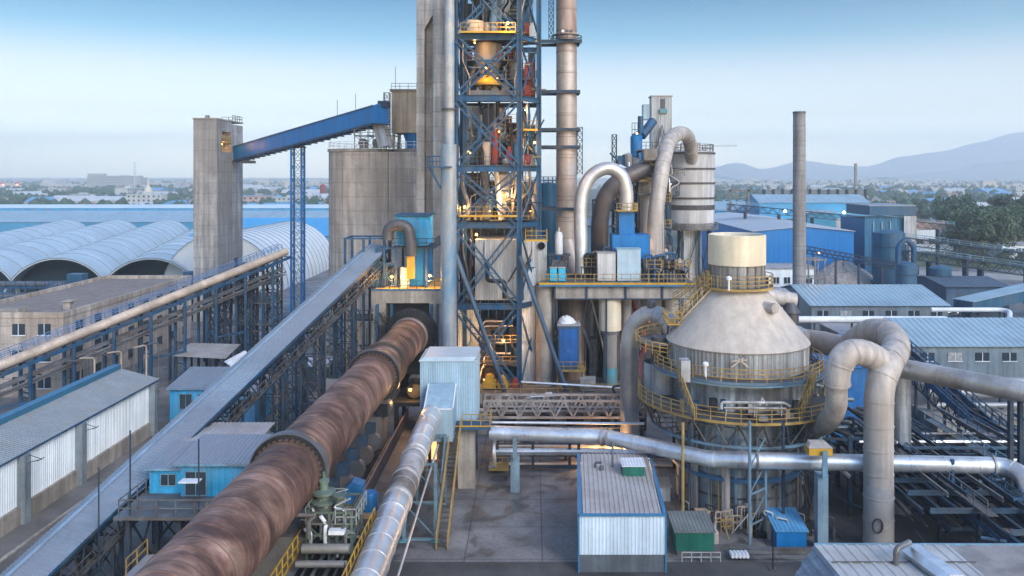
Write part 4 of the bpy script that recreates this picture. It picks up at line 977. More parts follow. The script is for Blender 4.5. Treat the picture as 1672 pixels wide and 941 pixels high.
# rear screens, mezzanines and vessels that fill the frame
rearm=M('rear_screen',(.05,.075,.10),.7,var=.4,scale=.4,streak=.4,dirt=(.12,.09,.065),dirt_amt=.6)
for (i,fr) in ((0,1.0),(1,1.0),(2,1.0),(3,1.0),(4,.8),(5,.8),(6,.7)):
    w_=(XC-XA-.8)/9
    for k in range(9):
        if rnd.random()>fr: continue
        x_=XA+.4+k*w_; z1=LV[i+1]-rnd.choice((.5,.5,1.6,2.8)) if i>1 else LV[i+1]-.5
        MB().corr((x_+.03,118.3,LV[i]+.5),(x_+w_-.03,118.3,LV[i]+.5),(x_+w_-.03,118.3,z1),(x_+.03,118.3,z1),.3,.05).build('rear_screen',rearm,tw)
for i in range(1,6):
    for fz in (.36,.68):
        z=LV[i]+(LV[i+1]-LV[i])*fz; xa=rnd.choice((XA+.6,XA+3.6)); xb=rnd.choice((XB-.3,XC-.4)); y_=rnd.choice((111.6,113.0))
        MB().box(xa,xb,y_,118,z,z+.1).build('mezzanine',grey_steel,tw)
        MB().rail([(xa,y_-.05,z+.1),(xb,y_-.05,z+.1)],1.1,.035,1.).build('railing',rnd.choice([yellow,yellow,steel,tan_pipe,red]),tw)
for k in range(22):
    x=rnd.uniform(XA+1.4,XC-1.2); y=rnd.uniform(113,116.8); i=1+k%6; z0=LV[i]+rnd.uniform(.5,3); r=rnd.uniform(.5,1.15); h=rnd.uniform(2.2,5)
    MB().lathe(x,y,[(.01,z0+h+.3),(r*.6,z0+h+.25),(r,z0+h),(r,z0+h*.35),(r*.35,z0),(.01,z0)],22).bands([V((x,y,z0+h*.35)),V((x,y,z0+h))],r,.9,.06,.04,22).build('vessel',rnd.choice([grey_steel,dusty_duct,dark_duct,steel_dk,grey_steel,navy,rusty_stack]),tw)
for k in range(20):
    x=rnd.uniform(XA+1,XC-.8); y=rnd.uniform(109.3,112.5); i=1+k%5; z0=LV[i]+.5; z1=LV[i+1]-.3; x2=min(XC-.7,max(XA+.8,x+rnd.uniform(-1.6,1.6)))
    MB().tube(spline([(x,y,z0),(x,y,z0+(z1-z0)*.35),(x2,y+.3,z0+(z1-z0)*.65),(x2,y+.3,z1)],5),rnd.choice((.1,.14,.2,.3)),10).build('feed_pipe',rnd.choice([dusty_duct,rusty_stack,grey_steel,dark_duct,steel]),tw)
for k in range(70):
    x=rnd.uniform(XA+.6,XC-.6); y=rnd.uniform(108.6,112.4); i=1+k%5; z0=LV[i]+rnd.uniform(.4,5)
    MB().bar((x,y,z0),(x+rnd.uniform(-2,2),y+rnd.uniform(-.6,.6),z0+rnd.choice((0,0,rnd.uniform(1,3)))),.12,.16).build('secondary_steel',rnd.choice([steel,steel_dk,black_steel,grey_steel,yellow]),tw)
# long blue pipe struts
for (xa,za,xb) in ((ax(744,106.5),az(415,106.5),ax(824,106)),(ax(848,106.5),az(418,106.5),ax(925,106))):
    MB().tube([(xa,106.6,za),(xb,106.0,2.5)],.3,16).build('raking_strut',M('strut_blue',(.055,.10,.16),.5,.2,var=.25,scale=.5),tw)
# podium
pd=T('tower_podium','concrete podium under the blue tower with a yellow edged walkway','podium',(3,114,0))
MB().box(-10.5,17.5,105.2,126,0,2.4).build('slab',M('podium_beige',(.15,.125,.105),.85,var=.2,scale=.3,streak=.2),pd)
MB().rail([(-8,105.4,2.4),(14.5,105.4,2.4)],1.1,.04,1.6).build('railing',yellow,pd)
MB().tube([(-1.5,104.9,3.9),(15.5,104.9,2.9)],.16,10).build('handrail_pipe',silver,pd)
b=MB()
for k in range(11): b.box(-9+2.3*k,-8.8+2.3*k,105.0,105.18,0,2.3)
b.build('buttresses',concrete_plain,pd)
for k,(x_,y_,w,d,h,m_) in enumerate(((-5.6,106.8,1.6,1.2,1.5,yellow_br),(-3.9,107,1.3,1.2,1.3,yellow_br),(-2.3,107.3,.9,1,1.1,red))):
    o=T(('yellow_machine','yellow_machine','red_pump')[k],('squat yellow machine glowing under the tower, leftmost','rounded yellow machine next to the tower strut','small red pump under the tower lamp')[k],'machine',(x_,y_,2.4))
    MB().box(x_-w/2,x_+w/2,y_,y_+d,2.6,2.4+h*.7).build('body',m_,o); MB().lathe_y(x_,2.6+h*.75,[(.01,y_-.1),(w*.36,y_-.1),(w*.36,y_+d),(.01,y_+d)],18).build('drum',m_,o)
    MB().box(x_-w*.6,x_+w*.6,y_-.1,y_+d,2.4,2.6).build('base',black_steel,o)
# dark mass of machinery behind at the foot
for k in range(16):
    x=rnd.uniform(-8.5,-2); y=rnd.uniform(112.5,117); w=rnd.uniform(.8,1.8); h=rnd.uniform(2,8)
    MB().box(x-w/2,x+w/2,y,y+1,2.4,2.4+h).build('machine',rnd.choice([black_steel,dark_duct,steel_dk]),tw)
for k in range(8):
    z=rnd.uniform(4.5,12); MB().tube(bend([(rnd.uniform(-8,-6),109.8,z-2),(-6.5,109.8+k*.1,z),(rnd.uniform(-4,-2),110,z)],.6),rnd.choice((.08,.12,.18)),8).build('pipe',rnd.choice([grey_steel,tan_pipe,black_steel]),tw)
for z in (5.2,8.0): 
    MB().box(XA+3.2,XB-.2,109.2,111,z,z+.08).build('deck',grey_steel,tw); MB().rail([(XA+3.2,109.1,z),(XB-.2,109.1,z)],1,.035,1).build('railing',yellow,tw)

# ---------------------------------------------------------------- rust streaked chimney stack with brackets
D3=120; xk=ax(925,D3)
sk=T('main_stack','tall rust streaked metal stack just right of the blue tower, cut by the top edge','stack',(xk,D3,14))
MB().tube(bend([(xk,D3,74),(xk,D3,az(395,D3)),(ax(940,D3),D3-2,az(448,D3))],4),1.5,40).build('stack_tube',rusty_stack,sk)
MB().bands([V((xk,D3,22+i)) for i in range(52)],1.5,3.05,.1,.03,40).build('joint_rings',M('joint_rust',(.25,.19,.165),.6,.3),sk)
for py in (70,151,212,240,340):
    z=az(py,D3); b=MB().box(XC+.1,xk+1.9,D3-1.9,D3-1.6,z-.3,z+.15).box(XC+.1,xk+1.9,D3+1.6,D3+1.9,z-.3,z+.15).box(xk+1.6,xk+1.9,D3-1.6,D3+1.6,z-.3,z+.15)
    b.build('tie_bracket',steel_dk,sk)
for (x0,x1,za,zb_) in ((xk+1.55,xk+2.3,az(285,D3),az(208,D3)),(ax(896,D3),ax(904,D3),az(70,D3),60)): MB().lattice((x0+x1)/2,D3,za,zb_,x1-x0,.7,1.0,.08,.05).build('ladder_cage',steel_dk,sk)
zz=az(58,D3); MB().lathe(xk,D3,[(1.5,zz),(1.9,zz),(1.9,zz+.1),(1.5,zz+.1)],32).build('sampling_ring',tan_pipe,sk)
for k in range(3): MB().tube([(xk-.6+.6*k,D3-1.9,zz+.3),(xk-.6+.6*k,D3-1.4,zz+.3)],.22,10).build('sampling_port',sheet if k==0 else dark_duct,sk)
MB().rail([(xk+2.2*cos(a),D3+2.2*sin(a),az(72,D3)) for a in [k*pi/8 for k in range(16)]],1.1,.035,2,True).build('railing',steel_dk,sk)
for z in (az(70,D3)+.15,az(-20,D3)): MB().lathe(xk,D3,[(1.52,z),(2.25,z),(2.25,z+.06),(1.52,z+.06)],28).build('ring_deck',steel_dk,sk)

# ---------------------------------------------------------------- kiln inlet house (concrete frame, lit deck)
ih=T('inlet_house','concrete frame over the far kiln end with a yellow lit deck on top','building',(-15.6,106,0))
x0,x1=ax(606,101),-10.9
MB().box(x0,x1,101,114,14.5,16.0).build('slab',concrete_plain,ih)
for x_ in (x0+1.0,-11.9):
    for y_ in (101.8,112.5): MB().box(x_-.75,x_+.75,y_-.75,y_+.75,0,14.5).build('column',concrete_plain,ih)
MB().box(x0+1.8,-12.7,112.0,112.6,0,14.5).build('rear_wall',opening,ih)
MB().box(x0,x1,100.94,101,16.0,16.25).build('deck_edge',M('deck_edge_blue',(.06,.12,.2),.5),ih)
MB().box(x0+.2,x1-.2,101.1,113.8,16.0,16.05).build('deck_plate',yellow_br,ih)  # warm lamp light on the deck is painted in as yellow
MB().rail([(x0,108,16.05),(x0,101.05,16.05),(x1,101.05,16.05),(x1,108,16.05)],1.15,.04,1.1).build('railing',steel,ih)
for (px,w) in ((617,1.3),(640,.9),(705,.9),(715,.7)):
    x=ax(px,101); MB().bar((x,100.8,3),(x,100.8,14.4),.3).build('conduit',steel,ih)
b=MB()
for k in range(14): b.tube(bend([(x0+.2+k*.12,100.7,14.2-random.random()*3),(x0+1+k*.12,100.6,12),(x0+.5+k*.1,100.7,3)],.5),.04,5)
b.build('cables',black_steel,ih)
# kiln hood face behind the inlet seal
b=MB().box(KX-3.6,KX+4.6,102.4,110,5.5,14.4); b.build('feed_hood',black_steel,ih)
# filter house on the deck
fx0,fx1=ax(647,104),ax(697,104)
fh=T('filter_house','azure dust filter housing on blue hopper legs above the kiln inlet','filter',((fx0+fx1)/2,107,16.05))
b=MB().corr((fx0,104,21.3),(fx1,104,21.3),(fx1,104,24.9),(fx0,104,24.9),.3,.05).corr((fx1,104.07,21.3),(fx1,110,21.3),(fx1,110,24.9),(fx1,104.07,24.9),.3,.05).box(fx0,fx1-.05,104.1,110,21.2,24.9); b.build('housing',azure,fh)
MB().box(fx0-.3,fx1+.3,103.7,110.3,24.95,25.15).build('roof',navy,fh)
MB().prism([(fx0+1.6,104.4,16.2),(fx1,104.4,16.2),(fx1,104.4,21.0),(fx0+1.4,104.4,21.0)],(0,5,0)).build('hopper',cobalt,fh)
MB().box(fx0-.5,fx1+1.1,103.4,110,20.95,21.1).build('gallery_deck',steel_dk,fh)
MB().rail([(fx0-.5,103.4,21.1),(fx1+1.1,103.4,21.1),(fx1+1.1,109,21.1)],1.1,.04,1.).build('railing',steel_dk,fh)
b=MB()
for x_ in (fx0,fx1,fx0-2.4):
    for y_ in (103.6,109.5): b.box(x_-.15,x_+.15,y_-.15,y_+.15,16.05,21)
b.bar((fx0-2.4,103.6,19),(fx0,103.6,19),.2).bar((fx0-2.4,103.6,21),(fx0,103.6,21),.2).xbrace((fx0-2.4,103.6,16.1),(fx0,103.6,16.1),(fx0,103.6,19),(fx0-2.4,103.6,19),.12)
b.build('frame',steel,fh)
for k in range(12): MB().tube(bend([(fx0-2.3+k*.2,104+k*.2,16.2),(fx0-2.3+k*.2,104+k*.2,18+.2*(k%5)),(fx0-1.2+k*.12,104.5,18.3+.2*(k%5))],.3),.09,7).build('pipe',yellow if k%4==0 else grey_steel,fh)
MB().box(ax(655,103.5),ax(667,103.5),103.2,104.4,16.1,18.6).build('cabinet',cream,fh)
dd=T('dark_bent_duct','dark grey hooked duct curling over beside the azure filter housing','duct',(ax(655,103),103,18))
pts=bend([at(633,392,103),at(634,372,103),at(650,366,103),at(667,372,103),at(671,398,103),at(671,418,103)],1.6)
MB().tube(pts,.72,20).bands(pts,.72,.8,.07,.04,20).build('duct',dark_duct,dd)
MB().bar(at(671,418,103),at(671,455,103),.9,.7).build('yellow_chute',yellow_br,dd)
# conveyor head frame
hf=T('conveyor_tower','blue head frame where the covered conveyor meets the inlet deck','frame',(-20.8,105,0)); b=MB()
for x_ in (-23.5,-21.2,-18.6):
    for y_ in (103.5,107.5): b.box(x_-.14,x_+.14,y_-.14,y_+.14,0,22.3)
for zz in (4,8,12,16,19,22.2):
    for y_ in (103.5,107.5): b.bar((-23.5,y_,zz),(-18.6,y_,zz),.2)
    for x_ in (-23.5,-18.6): b.bar((x_,103.5,zz),(x_,107.5,zz),.2)
for (a,c) in ((0,4),(4,8),(8,12),(12,16)): b.xbrace((-23.5,103.5,a),(-21.2,103.5,a),(-21.2,103.5,c),(-23.5,103.5,c),.12)
b.build('frame',steel,hf)
MB().rail([(-23.6,103.4,16.1),(-18.6,103.4,16.1)],1.1,.04,1).rail([(-23.6,103.4,12.1),(-18.6,103.4,12.1)],1.1,.04,1).build('railing',steel,hf)
MB().box(-23.6,-18.6,103.4,107.6,15.95,16.08).box(-23.6,-18.6,103.4,107.6,11.95,12.05).build('deck',grey_steel,hf)
for k in range(10): 
    x_=-23.2+k*.5; MB().tube([(x_,103.0,1),(x_,103.0,random.uniform(9,14))],.08,6).build('pipe',yellow if k%3==0 else grey_steel,hf)
# ---------------------------------------------------------------- pale blue burner-side housings and silver duct
x0,x1=ax(686,80),ax(777,80)
hb=T('drive_housing','tall pale blue clad box in front of the silver riser','housing',((x0+x1)/2,82,0))
b=MB().corr((x0,80,5.9),(x1,80,5.9),(x1,80,12.1),(x0,80,12.1),.22,.03).corr((x1,80.07,5.9),(x1,85.5,5.9),(x1,85.5,12.1),(x1,80.07,12.1),.22,.03).corr((x0,85.5,5.9),(x0,80.07,5.9),(x0,80.07,12.1),(x0,85.5,12.1),.22,.03).box(x0+.05,x1-.05,80.1,85.5,5.8,12.1); b.build('casing',pale,hb)
MB().prism([(x0-.1,79.9,12.1),(x0-.1,85.6,12.1),(x0+.3,85.2,12.45),(x0+.3,80.3,12.45)],(x1-x0+.2-.4,0,0)).box(x0-.12,x1+.12,79.88,85.6,12.08,12.16).build('roof',M('pale_roof',(.36,.44,.48),.5,var=.15,scale=.4),hb)
b=MB()
for (x_,y_) in ((x0+.3,80.3),(x1-.3,80.3),(x0+.3,85),(x1-.3,85)): b.box(x_-.15,x_+.15,y_-.15,y_+.15,0,5.8)
b.build('legs',steel_dk,hb)
sx0,sx1=ax(695,77),ax(741,77)
lb=T('duct_box','smaller pale blue sloping box joined to the head of the silver duct','housing',((sx0+sx1)/2,77,5))
MB().prism([(sx0,76.0,5.6),(sx0,79.8,5.6),(sx0,79.8,10.0),(sx0,79.2,10.05),(sx0,76.0,8.6)],(sx1-sx0,0,0)).build('casing',pale,lb)
MB().bar((sx0+.1,75.97,8.6),(sx1-.1,75.97,8.6),.05,.12).bar((sx0,76,8.66),(sx0,79.2,10.11),.12,.06).bar((sx1,76,8.66),(sx1,79.2,10.11),.12,.06).build('edge_trim',sheet,lb)
sd=T('silver_duct','large dusty silver duct descending towards the viewer right of the kiln','duct',(-9.5,60,5))
pts=bend([(-9.35,77.0,7.9),(-9.4,74.5,7.9),(-9.55,68,7.35),(-9.6,44,6.5),(-9.6,34,6.2)],2.0)
MB().tube(pts,.98,36).bands(pts,.98,2.2,.07,.03,36).build('tube',silver,sd)
fm_=M('flange_silver',(.5,.5,.5),.4,.6)
for yy in (66.4,62.0,58.5): MB().tube([(-9.57,yy-.14,7.33-(68-yy)*.034),(-9.57,yy+.14,7.33-(68-yy)*.034)],1.06,36).build('flange',fm_,sd)
MB().tube([(-9.57,58.7,7.02),(-9.57,61.8,7.13)],1.0,36).tube([(-9.57,62.3,7.15),(-9.57,66.1,7.27)],1.0,36).build('rusted_sleeve',M('rusted_sleeve',(.16,.135,.12),.55,.3,var=.3,scale=.5,dirt=(.45,.45,.45),dirt_amt=.75,dirt_scale=.3),sd)
MB().tube([(-8.35,73,6.3),(-8.3,44,5.1)],.09,8).tube([(-10.5,74,6.9),(-10.6,44,5.6)],.07,8).build('side_pipe',silver,sd)
# support frame of the duct
df=T('duct_trestle','pale blue braced trestle carrying the silver duct','trestle',(-9.3,68,0)); b=MB()
for (x_,y_) in ((-8.0,75.5),(-10.6,75.5),(-8.0,68),(-10.6,68)):
    b.box(x_-.13,x_+.13,y_-.13,y_+.13,0.02,6.4)
for x_ in (-8.0,-10.6):
    b.bar((x_,75.5,.2),(x_,68,6.2),.12).bar((x_,75.5,6.2),(x_,68,.2),.12).bar((x_,75.5,3.2),(x_,68,3.2),.14)
for y_ in (75.5,68): b.bar((-8,y_,3.2),(-10.6,y_,3.2),.14).bar((-8,y_,6.3),(-10.6,y_,6.3),.18).bar((-8,y_,.3),(-10.6,y_,3.1),.1).bar((-8,y_,.15),(-10.6,y_,.15),.22)
b.build('frame',M('trestle_blue',(.13,.22,.28),.5,.2,var=.3,scale=.8),df)
MB().box(-8.35,-7.65,67.6,68.4,0.02,.12).box(-10.95,-10.25,67.6,68.4,0.02,.12).build('foot_plates',teal,df)
# yellow stair
st=T('yellow_stair','long steep stair with yellow handrails descending from the blue landing','stair',(-7.3,72,0))
a=V((-7.25,78.2,6.2));c=V((-7.3,66.3,.1)); n=26; m=MB()
for k in range(n):
    q=a+(c-a)*(k/n); m.box(q.x-.42,q.x+.42,q.y-.16,q.y+.12,q.z-.02,q.z+.02)
m.build('treads',grey_steel,st)
MB().bar(a+V((-.46,0,0)),c+V((-.46,0,0)),.05,.18).build('stringer',yellow,st); MB().bar(a+V((.46,0,0)),c+V((.46,0,0)),.05,.18).build('stringer',yellow,st)
MB().rail([a+V((-.46,0,0)),c+V((-.46,0,0))],1.05,.035,1.1).rail([a+V((.46,0,0)),c+V((.46,0,0))],1.05,.035,1.1).build('railing',yellow,st)
ld=T('blue_landing','small blue landing with yellow railing on a concrete pier','platform',(-5.6,79,0))
MB().box(-7.7,-4.0,78.2,80.6,6.0,6.35).build('deck',steel,ld); MB().box(-7.7,-4.0,78.14,78.2,6.3,6.42).build('deck_edge',yellow_br,ld)
MB().rail([(-6.7,78.25,6.35),(-4.05,78.25,6.35),(-4.05,80.6,6.35)],1.1,.035,.9).build('railing',yellow,ld)
MB().box(-7.2,-5.6,79.4,80.9,0,6.0).build('pier',concrete_plain,ld)
# hydraulic stand with green valve in the foreground
hs=T('burner_stand','cluttered pipe stand with yellow side railings in the near foreground','stand',(-12.7,48,0))
ZD=6.3
MB().box(-14.6,-10.75,38,56,ZD-.6,ZD-.5).build('drip_tray',black_steel,hs)
MB().box(-14.75,-14.2,38,56,ZD-.1,ZD).box(-11.2,-10.68,38,56,ZD-.1,ZD).box(-14.2,-11.2,55.2,56,ZD-.1,ZD).build('walk_deck',grey_steel,hs)
MB().rail([(-14.72,38,ZD),(-14.72,56,ZD)],1.25,.032,1.05,kick=.16).rail([(-10.7,38,ZD),(-10.7,56,ZD)],1.25,.032,1.05,kick=.16).build('railing',yellow_br,hs)
gp=M('dull_green_pipe',(.17,.2,.19),.5,.3,var=.3,scale=.8,dirt=(.08,.08,.07),dirt_amt=.6)
for k in range(12):
    y_=40+k*1.22; r_=(.16,.08,.22,.1)[k%4]; MB().tube([(-14.1,y_,ZD-.2+.3*(k%3)),(-11.2,y_,ZD-.2+.3*(k%3))],r_,12).build('cross_pipe',(gp,grey_steel,dusty_duct)[k%3],hs)
for k,x_ in enumerate((-13.9,-13.2,-12.5,-11.9,-11.4)): MB().tube([(x_,38,ZD-.3+.12*(k%2)),(x_,53.5,ZD-.3+.12*(k%2))],.09+.03*(k%3),8).build('long_pipe',(grey_steel,gp)[k%2],hs)
MB().bar((-14.1,40,ZD-.25),(-11.2,46,ZD-.25),.1).bar((-11.2,46.5,ZD-.25),(-14.1,52,ZD-.25),.1).build('diagonal',black_steel,hs)
b=MB()
for x_ in (-14.1,-12.7,-11.3):
    for y_ in (51.6,54.6): b.bar((x_,y_,ZD-.5),(x_,y_,9.0),.15)
for zz in (7.0,7.6,8.3,9.0):
    for y_ in (51.6,54.6): b.bar((-14.1,y_,zz),(-11.3,y_,zz),.11)
    for x_ in (-14.1,-11.3): b.bar((x_,51.6,zz),(x_,54.6,zz),.11)
b.xbrace((-14.1,51.55,7.0),(-12.7,51.55,7.0),(-12.7,51.55,8.3),(-14.1,51.55,8.3),.06)
b.build('rack',green_eq,hs)
MB().box(-14.2,-12.4,51.5,54.7,8.3,8.38).build('top_deck',grey_steel,hs)
MB().lathe(-13.45,53.2,[(.55,8.4),(.62,8.5),(.62,8.95),(.85,9.05),(.85,9.2),(.5,9.3),(.5,9.55),(.75,9.62),(.75,9.78),(.28,9.88),(.28,10.3),(.36,10.34),(.36,10.5),(.1,10.6),(.1,11.0),(.01,11.0)],28).build('green_valve',M('valve_green',(.13,.20,.165),.5,.2,var=.3,scale=1.2,dirt=(.10,.10,.08)),hs)
MB().tube([(-12.3,52.6,8.4),(-12.3,52.6,9.6)],.3,16).tube([(-12.3,52.6,9.6),(-12.3,52.6,9.75)],.42,16).build('small_valve',green_eq,hs)
rr=random.Random(11)
for k in range(34):
    x_=rr.uniform(-13.9,-11.2); y_=rr.uniform(50.8,55); z_=rr.uniform(6.8,9.0)
    MB().tube(bend([(x_,y_,z_-1.1),(x_,y_,z_),(x_+rr.uniform(-.9,.9),y_+rr.uniform(-.5,.5),z_+.1),(x_+rr.uniform(-.9,.9),y_,z_+rr.uniform(-.4,.8))],.25),rr.choice((.04,.06,.09,.12)),7).build('hose',rr.choice([grey_steel,sheet,silver,green_eq,black_steel,gp]),hs)
MB().rail([(-14.15,51.5,8.38),(-14.15,54.7,8.38),(-12.4,54.7,8.38)],.95,.03,.8).rail([(-12.3,51.5,8.3),(-11.0,51.5,8.3),(-11.0,54.6,8.3)],.95,.035,.8).build('upper_railing',M('worn_rail',(.26,.29,.28),.5,.3,var=.3),hs)
MB().tube([(-14.1,50.6,7.2),(-11.2,50.6,7.2)],.3,16).tube([(-14.1,49.2,6.9),(-11.2,49.2,6.9)],.2,12).tube([(-14.0,47.3,6.8),(-11.3,47.3,6.8)],.26,12).build('manifold',M('manifold',(.24,.23,.21),.5,.4,var=.2,scale=.7),hs)
MB().box(-12.6,-11.6,50.9,51.4,7.9,8.15).build('wrapped_bundle',sheet,hs)
b=MB()
for x_ in (-14.5,-10.95):
    for y_ in (40,46,52,55.8): b.box(x_-.12,x_+.12,y_-.12,y_+.12,0,ZD-.6)
b.build('legs',black_steel,hs)
for k,(x_,y_,z_,lab) in enumerate(((-12.2,62,5.0,'blue drum beside the kiln walkway'),(-13.6,63,5.0,'blue plastic covered crate next to the blue drum'))):
    o=T('blue_drum' if k==0 else 'covered_crate',lab,'drum' if k==0 else 'crate',(x_,y_,z_))
    (MB().lathe(x_,y_,[(.6,z_),(.6,z_+1.2),(.5,z_+1.35),(.01,z_+1.35)],22) if k==0 else MB().prism([(x_-.7,y_,z_),(x_+.7,y_,z_),(x_+.6,y_,z_+1.4),(x_-.2,y_,z_+1.7),(x_-.7,y_,z_+1.2)],(0,1.2,0))).build('body',cobalt if k==0 else M('crumpled_blue',(.02,.13,.30),.5,var=.3,scale=1.2),o)
    MB().box(x_-.9,x_+.9,y_-.8,y_+1.3,4.62,z_).build('pallet',plank,o)

# ---------------------------------------------------------------- raised concrete platform right of the tower
zp=16.0; xl,xr=ax(880,108),ax(1135,108)
pl=T('fan_platform','raised concrete platform with yellow blue edge and railing carrying fans and cabinets','platform',((xl+xr)/2,116,0))
MB().box(ax(906,108),xr,108.3,126,14.0,15.7).build('beam_slab',concrete_plain,pl)
MB().box(xl,xr,107.8,126,15.7,16.0).build('deck',grey_steel,pl)
MB().box(xl,xr,107.72,107.8,15.62,15.82).build('edge_strip',M('edge_blue',(.03,.16,.35),.5),pl)
MB().box(xl,xr,107.70,107.78,15.84,16.12).build('toe_board',yellow_br,pl)
MB().rail([(xl,108,16.0),(xr,108,16.0)],1.2,.04,1.2).build('railing',yellow,pl)
b=MB()
for px in (906,958,1022,1082): b.box(ax(px,108)-.12,ax(px,108)+.12,108.1,108.3,13.9,15.7)
b.box(ax(904,108),xr,108.15,108.4,13.85,14.0); b.build('beam_trim',steel_dk,pl)
for (x_,y_,r_) in ((ax(890,109.5),109.8,1.25),(ax(1098,116),118,1.2),(8,124,1.1),(15,124,1.1)):
    MB().lathe(x_,y_,[(r_,0.02),(r_,15.65)],32).build('column',concrete_plain,pl)
b=MB()
for px in (905,909,990): b.bar((ax(px,108.6),108.6,2.4),(ax(px,108.6),108.6,14),.22)
b.build('steel_post',steel_dk,pl)
MB().box(2,xr,125.5,126,2.5,14).build('rear_wall',M('dark_rear_wall',(.10,.095,.09),.8,var=.3),pl)  # plain dark grey back wall below the deck
def cabinet(lab,px0,px1,py0,py1,d,dep,m,top=None,name='cabinet',z0=None):
    x0,x1=ax(px0,d),ax(px1,d); zb=az(py1,d) if z0 is None else z0; zt=az(py0,d)
    o=T(name,lab,'cabinet',((x0+x1)/2,d+dep/2,zb))
    MB().corr((x0,d,zb+.1),(x1,d,zb+.1),(x1,d,zt),(x0,d,zt),.22,.03).corr((x1,d+.05,zb+.1),(x1,d+dep,zb+.1),(x1,d+dep,zt),(x1,d+.05,zt),.22,.03).box(x0+.02,x1-.06,d+.06,d+dep,zb+.1,zt-.02).build('casing',m,o)
    MB().box(x0-.08,x1+.08,d-.08,d+dep+.08,zt,zt+.12).build('roof',top or roof_dusty,o)
    MB().box(x0+.1,x1-.1,d+.1,d+dep-.1,zb,zb+.1).build('base',black_steel,o)
    return o
cabinet('off white cabinet on the platform, left of the blue fan base',976,1005,414,456,110,2.2,M('offwhite',(.52,.53,.53),.5,var=.12,streak=.2),z0=16.0)
cabinet('wider pale blue cabinet in front of the cobalt fan housing',1008,1046,408,456,110,2.6,M('paleblue_cab',(.40,.53,.62),.5,var=.1,streak=.1),M('pale_cab_roof',(.25,.38,.45),.5),z0=16.0)
cabinet('small cyan switch cabinet at the foot of the stack',898,909,438,454,109.5,.9,M('cyan_box',(.04,.42,.62),.5,var=.1),z0=16.0)
cabinet('second small cyan switch cabinet standing right of its twin',912,923,438,454,109.5,.9,M('cyan_box2',(.04,.40,.60),.5,var=.1),z0=16.0)
# vertical small silencer left
o=T('silencer','slim grey silencer on a blue lattice table beside the tower','silencer',(ax(913,109),111,16)); xs_=ax(913,110)
MB().lathe(xs_,111,[(.5,19.5),(.55,19.6),(.55,22.2),(.4,22.5),(.12,22.6),(.12,23.1),(.01,23.1)],22).build('body',grey_clad,o)
b=MB().lattice(xs_,111,16,19.4,2.4,2.0,1.7,.14,.08).box(xs_-1.5,xs_+1.5,109.8,112.2,19.4,19.55); b.build('table',steel_dk,o)
for k in range(10): MB().tube(bend([(xs_-1.1+.22*k,110.2,16.1),(xs_-1.1+.22*k,110.2,17.2+.15*(k%4)),(xs_-.8+.2*k,110.6,18.8)],.3),.08,6).build('pipe',grey_steel,o)
# cobalt fan and stack duct
fx0,fx1=ax(1000,113),ax(1062,113)
fn=T('cobalt_fan','cobalt blue fan housing and square riser under the silver gooseneck','fan',((fx0+fx1)/2,115,16))
MB().box(fx0,fx1,113,117,18.8,az(384,113)).build('fan_box',cobalt,fn)
MB().box(ax(1011,113.6),ax(1036,113.6),113.6,115.9,az(384,113)-.02,az(345,113)).build('riser',cobalt,fn)
b=MB()
for x_ in (fx0+.3,fx1-.3):
    for y_ in (113.3,116.7): b.box(x_-.15,x_+.15,y_-.15,y_+.15,16,18.8)
b.build('legs',steel_dk,fn)
zz=az(345,113.6); MB().box(ax(1007,113),ax(1041,113),112.8,116.6,zz,zz+.1).build('collar_deck',yellow_br,fn)
MB().rail([(ax(1007,113),112.8,zz),(ax(1041,113),112.8,zz),(ax(1041,113),116.6,zz)],1.1,.04,.7).build('railing',yellow,fn)
gn=T('silver_gooseneck','bright silver gooseneck duct looping over to the cobalt fan','duct',(ax(948,114),114,16.5))
pts=spline([at(950,447,113),at(949,400,113.5),at(948,352,114),at(951,316,114.2),at(966,287,114.4),at(992,275,114.6),at(1014,286,114.8),at(1023,312,114.8),at(1023,348,114.8)],7)
MB().tube(pts,.92,28).bands(pts,.92,2.0,.08,.03,28).build('duct',M('bright_galv',(.52,.53,.54),.42,.6,var=.12,scale=.5,dirt=(.38,.36,.35),dirt_amt=.5,dirt_scale=.3),gn)
dg=T('dark_gooseneck','dark grey bent duct rising behind the silver gooseneck','duct',(ax(978,122),122,16))
pts=spline([at(980,440,122),at(979,390,122),at(981,350,122),at(991,318,122),at(1012,296,122),at(1040,282,122.5),at(1072,268,124)],7)
MB().tube(pts,1.3,24).bands(pts,1.3,2.2,.1,.04,24).build('duct',dark_duct,dg)
# brown twin ducts with platforms
bd=T('twin_ducts','pair of dusty brown vertical ducts with ring platforms beside the striped silo','duct',(ax(1062,124),124,16))
for px in (1055,1074): MB().tube([at(px,412,124),at(px,330,124),at(px+(4 if px>1060 else 2),292,124.5)],[.95,.95,1.25],24).build('duct',dusty_duct,bd)
for (py,x0_,x1_) in ((318,1042,1082),(296,1040,1080),(270,1046,1078)):
    z=az(py,123); MB().box(ax(x0_,123),ax(x1_,123),122.2,126,z,z+.1).box(ax(x0_,123),ax(x1_,123),122.1,122.2,z-.1,z+.25).build('deck',yellow if py<300 else grey_steel,bd)
    MB().rail([(ax(x0_,123),122.2,z),(ax(x1_,123),122.2,z),(ax(x1_,123),126,z)],1.1,.045,.8).build('railing',yellow if py!=270 else grey_steel,bd)
b=MB()
for x_ in (ax(1043,123),ax(1080,123)):
    for y_ in (122.4,125.8): b.bar((x_,y_,16),(x_,y_,az(268,123)),.2)
b.build('frame',steel_dk,bd)
MB().box(ax(1052,121),ax(1074,121),121,123,az(262,121),az(243,121)).build('rail_cage',grey_steel,bd)
o=T('grey_gooseneck','dusty gooseneck duct arching over to the striped silo roof','duct',(ax(1080,135),135,20))
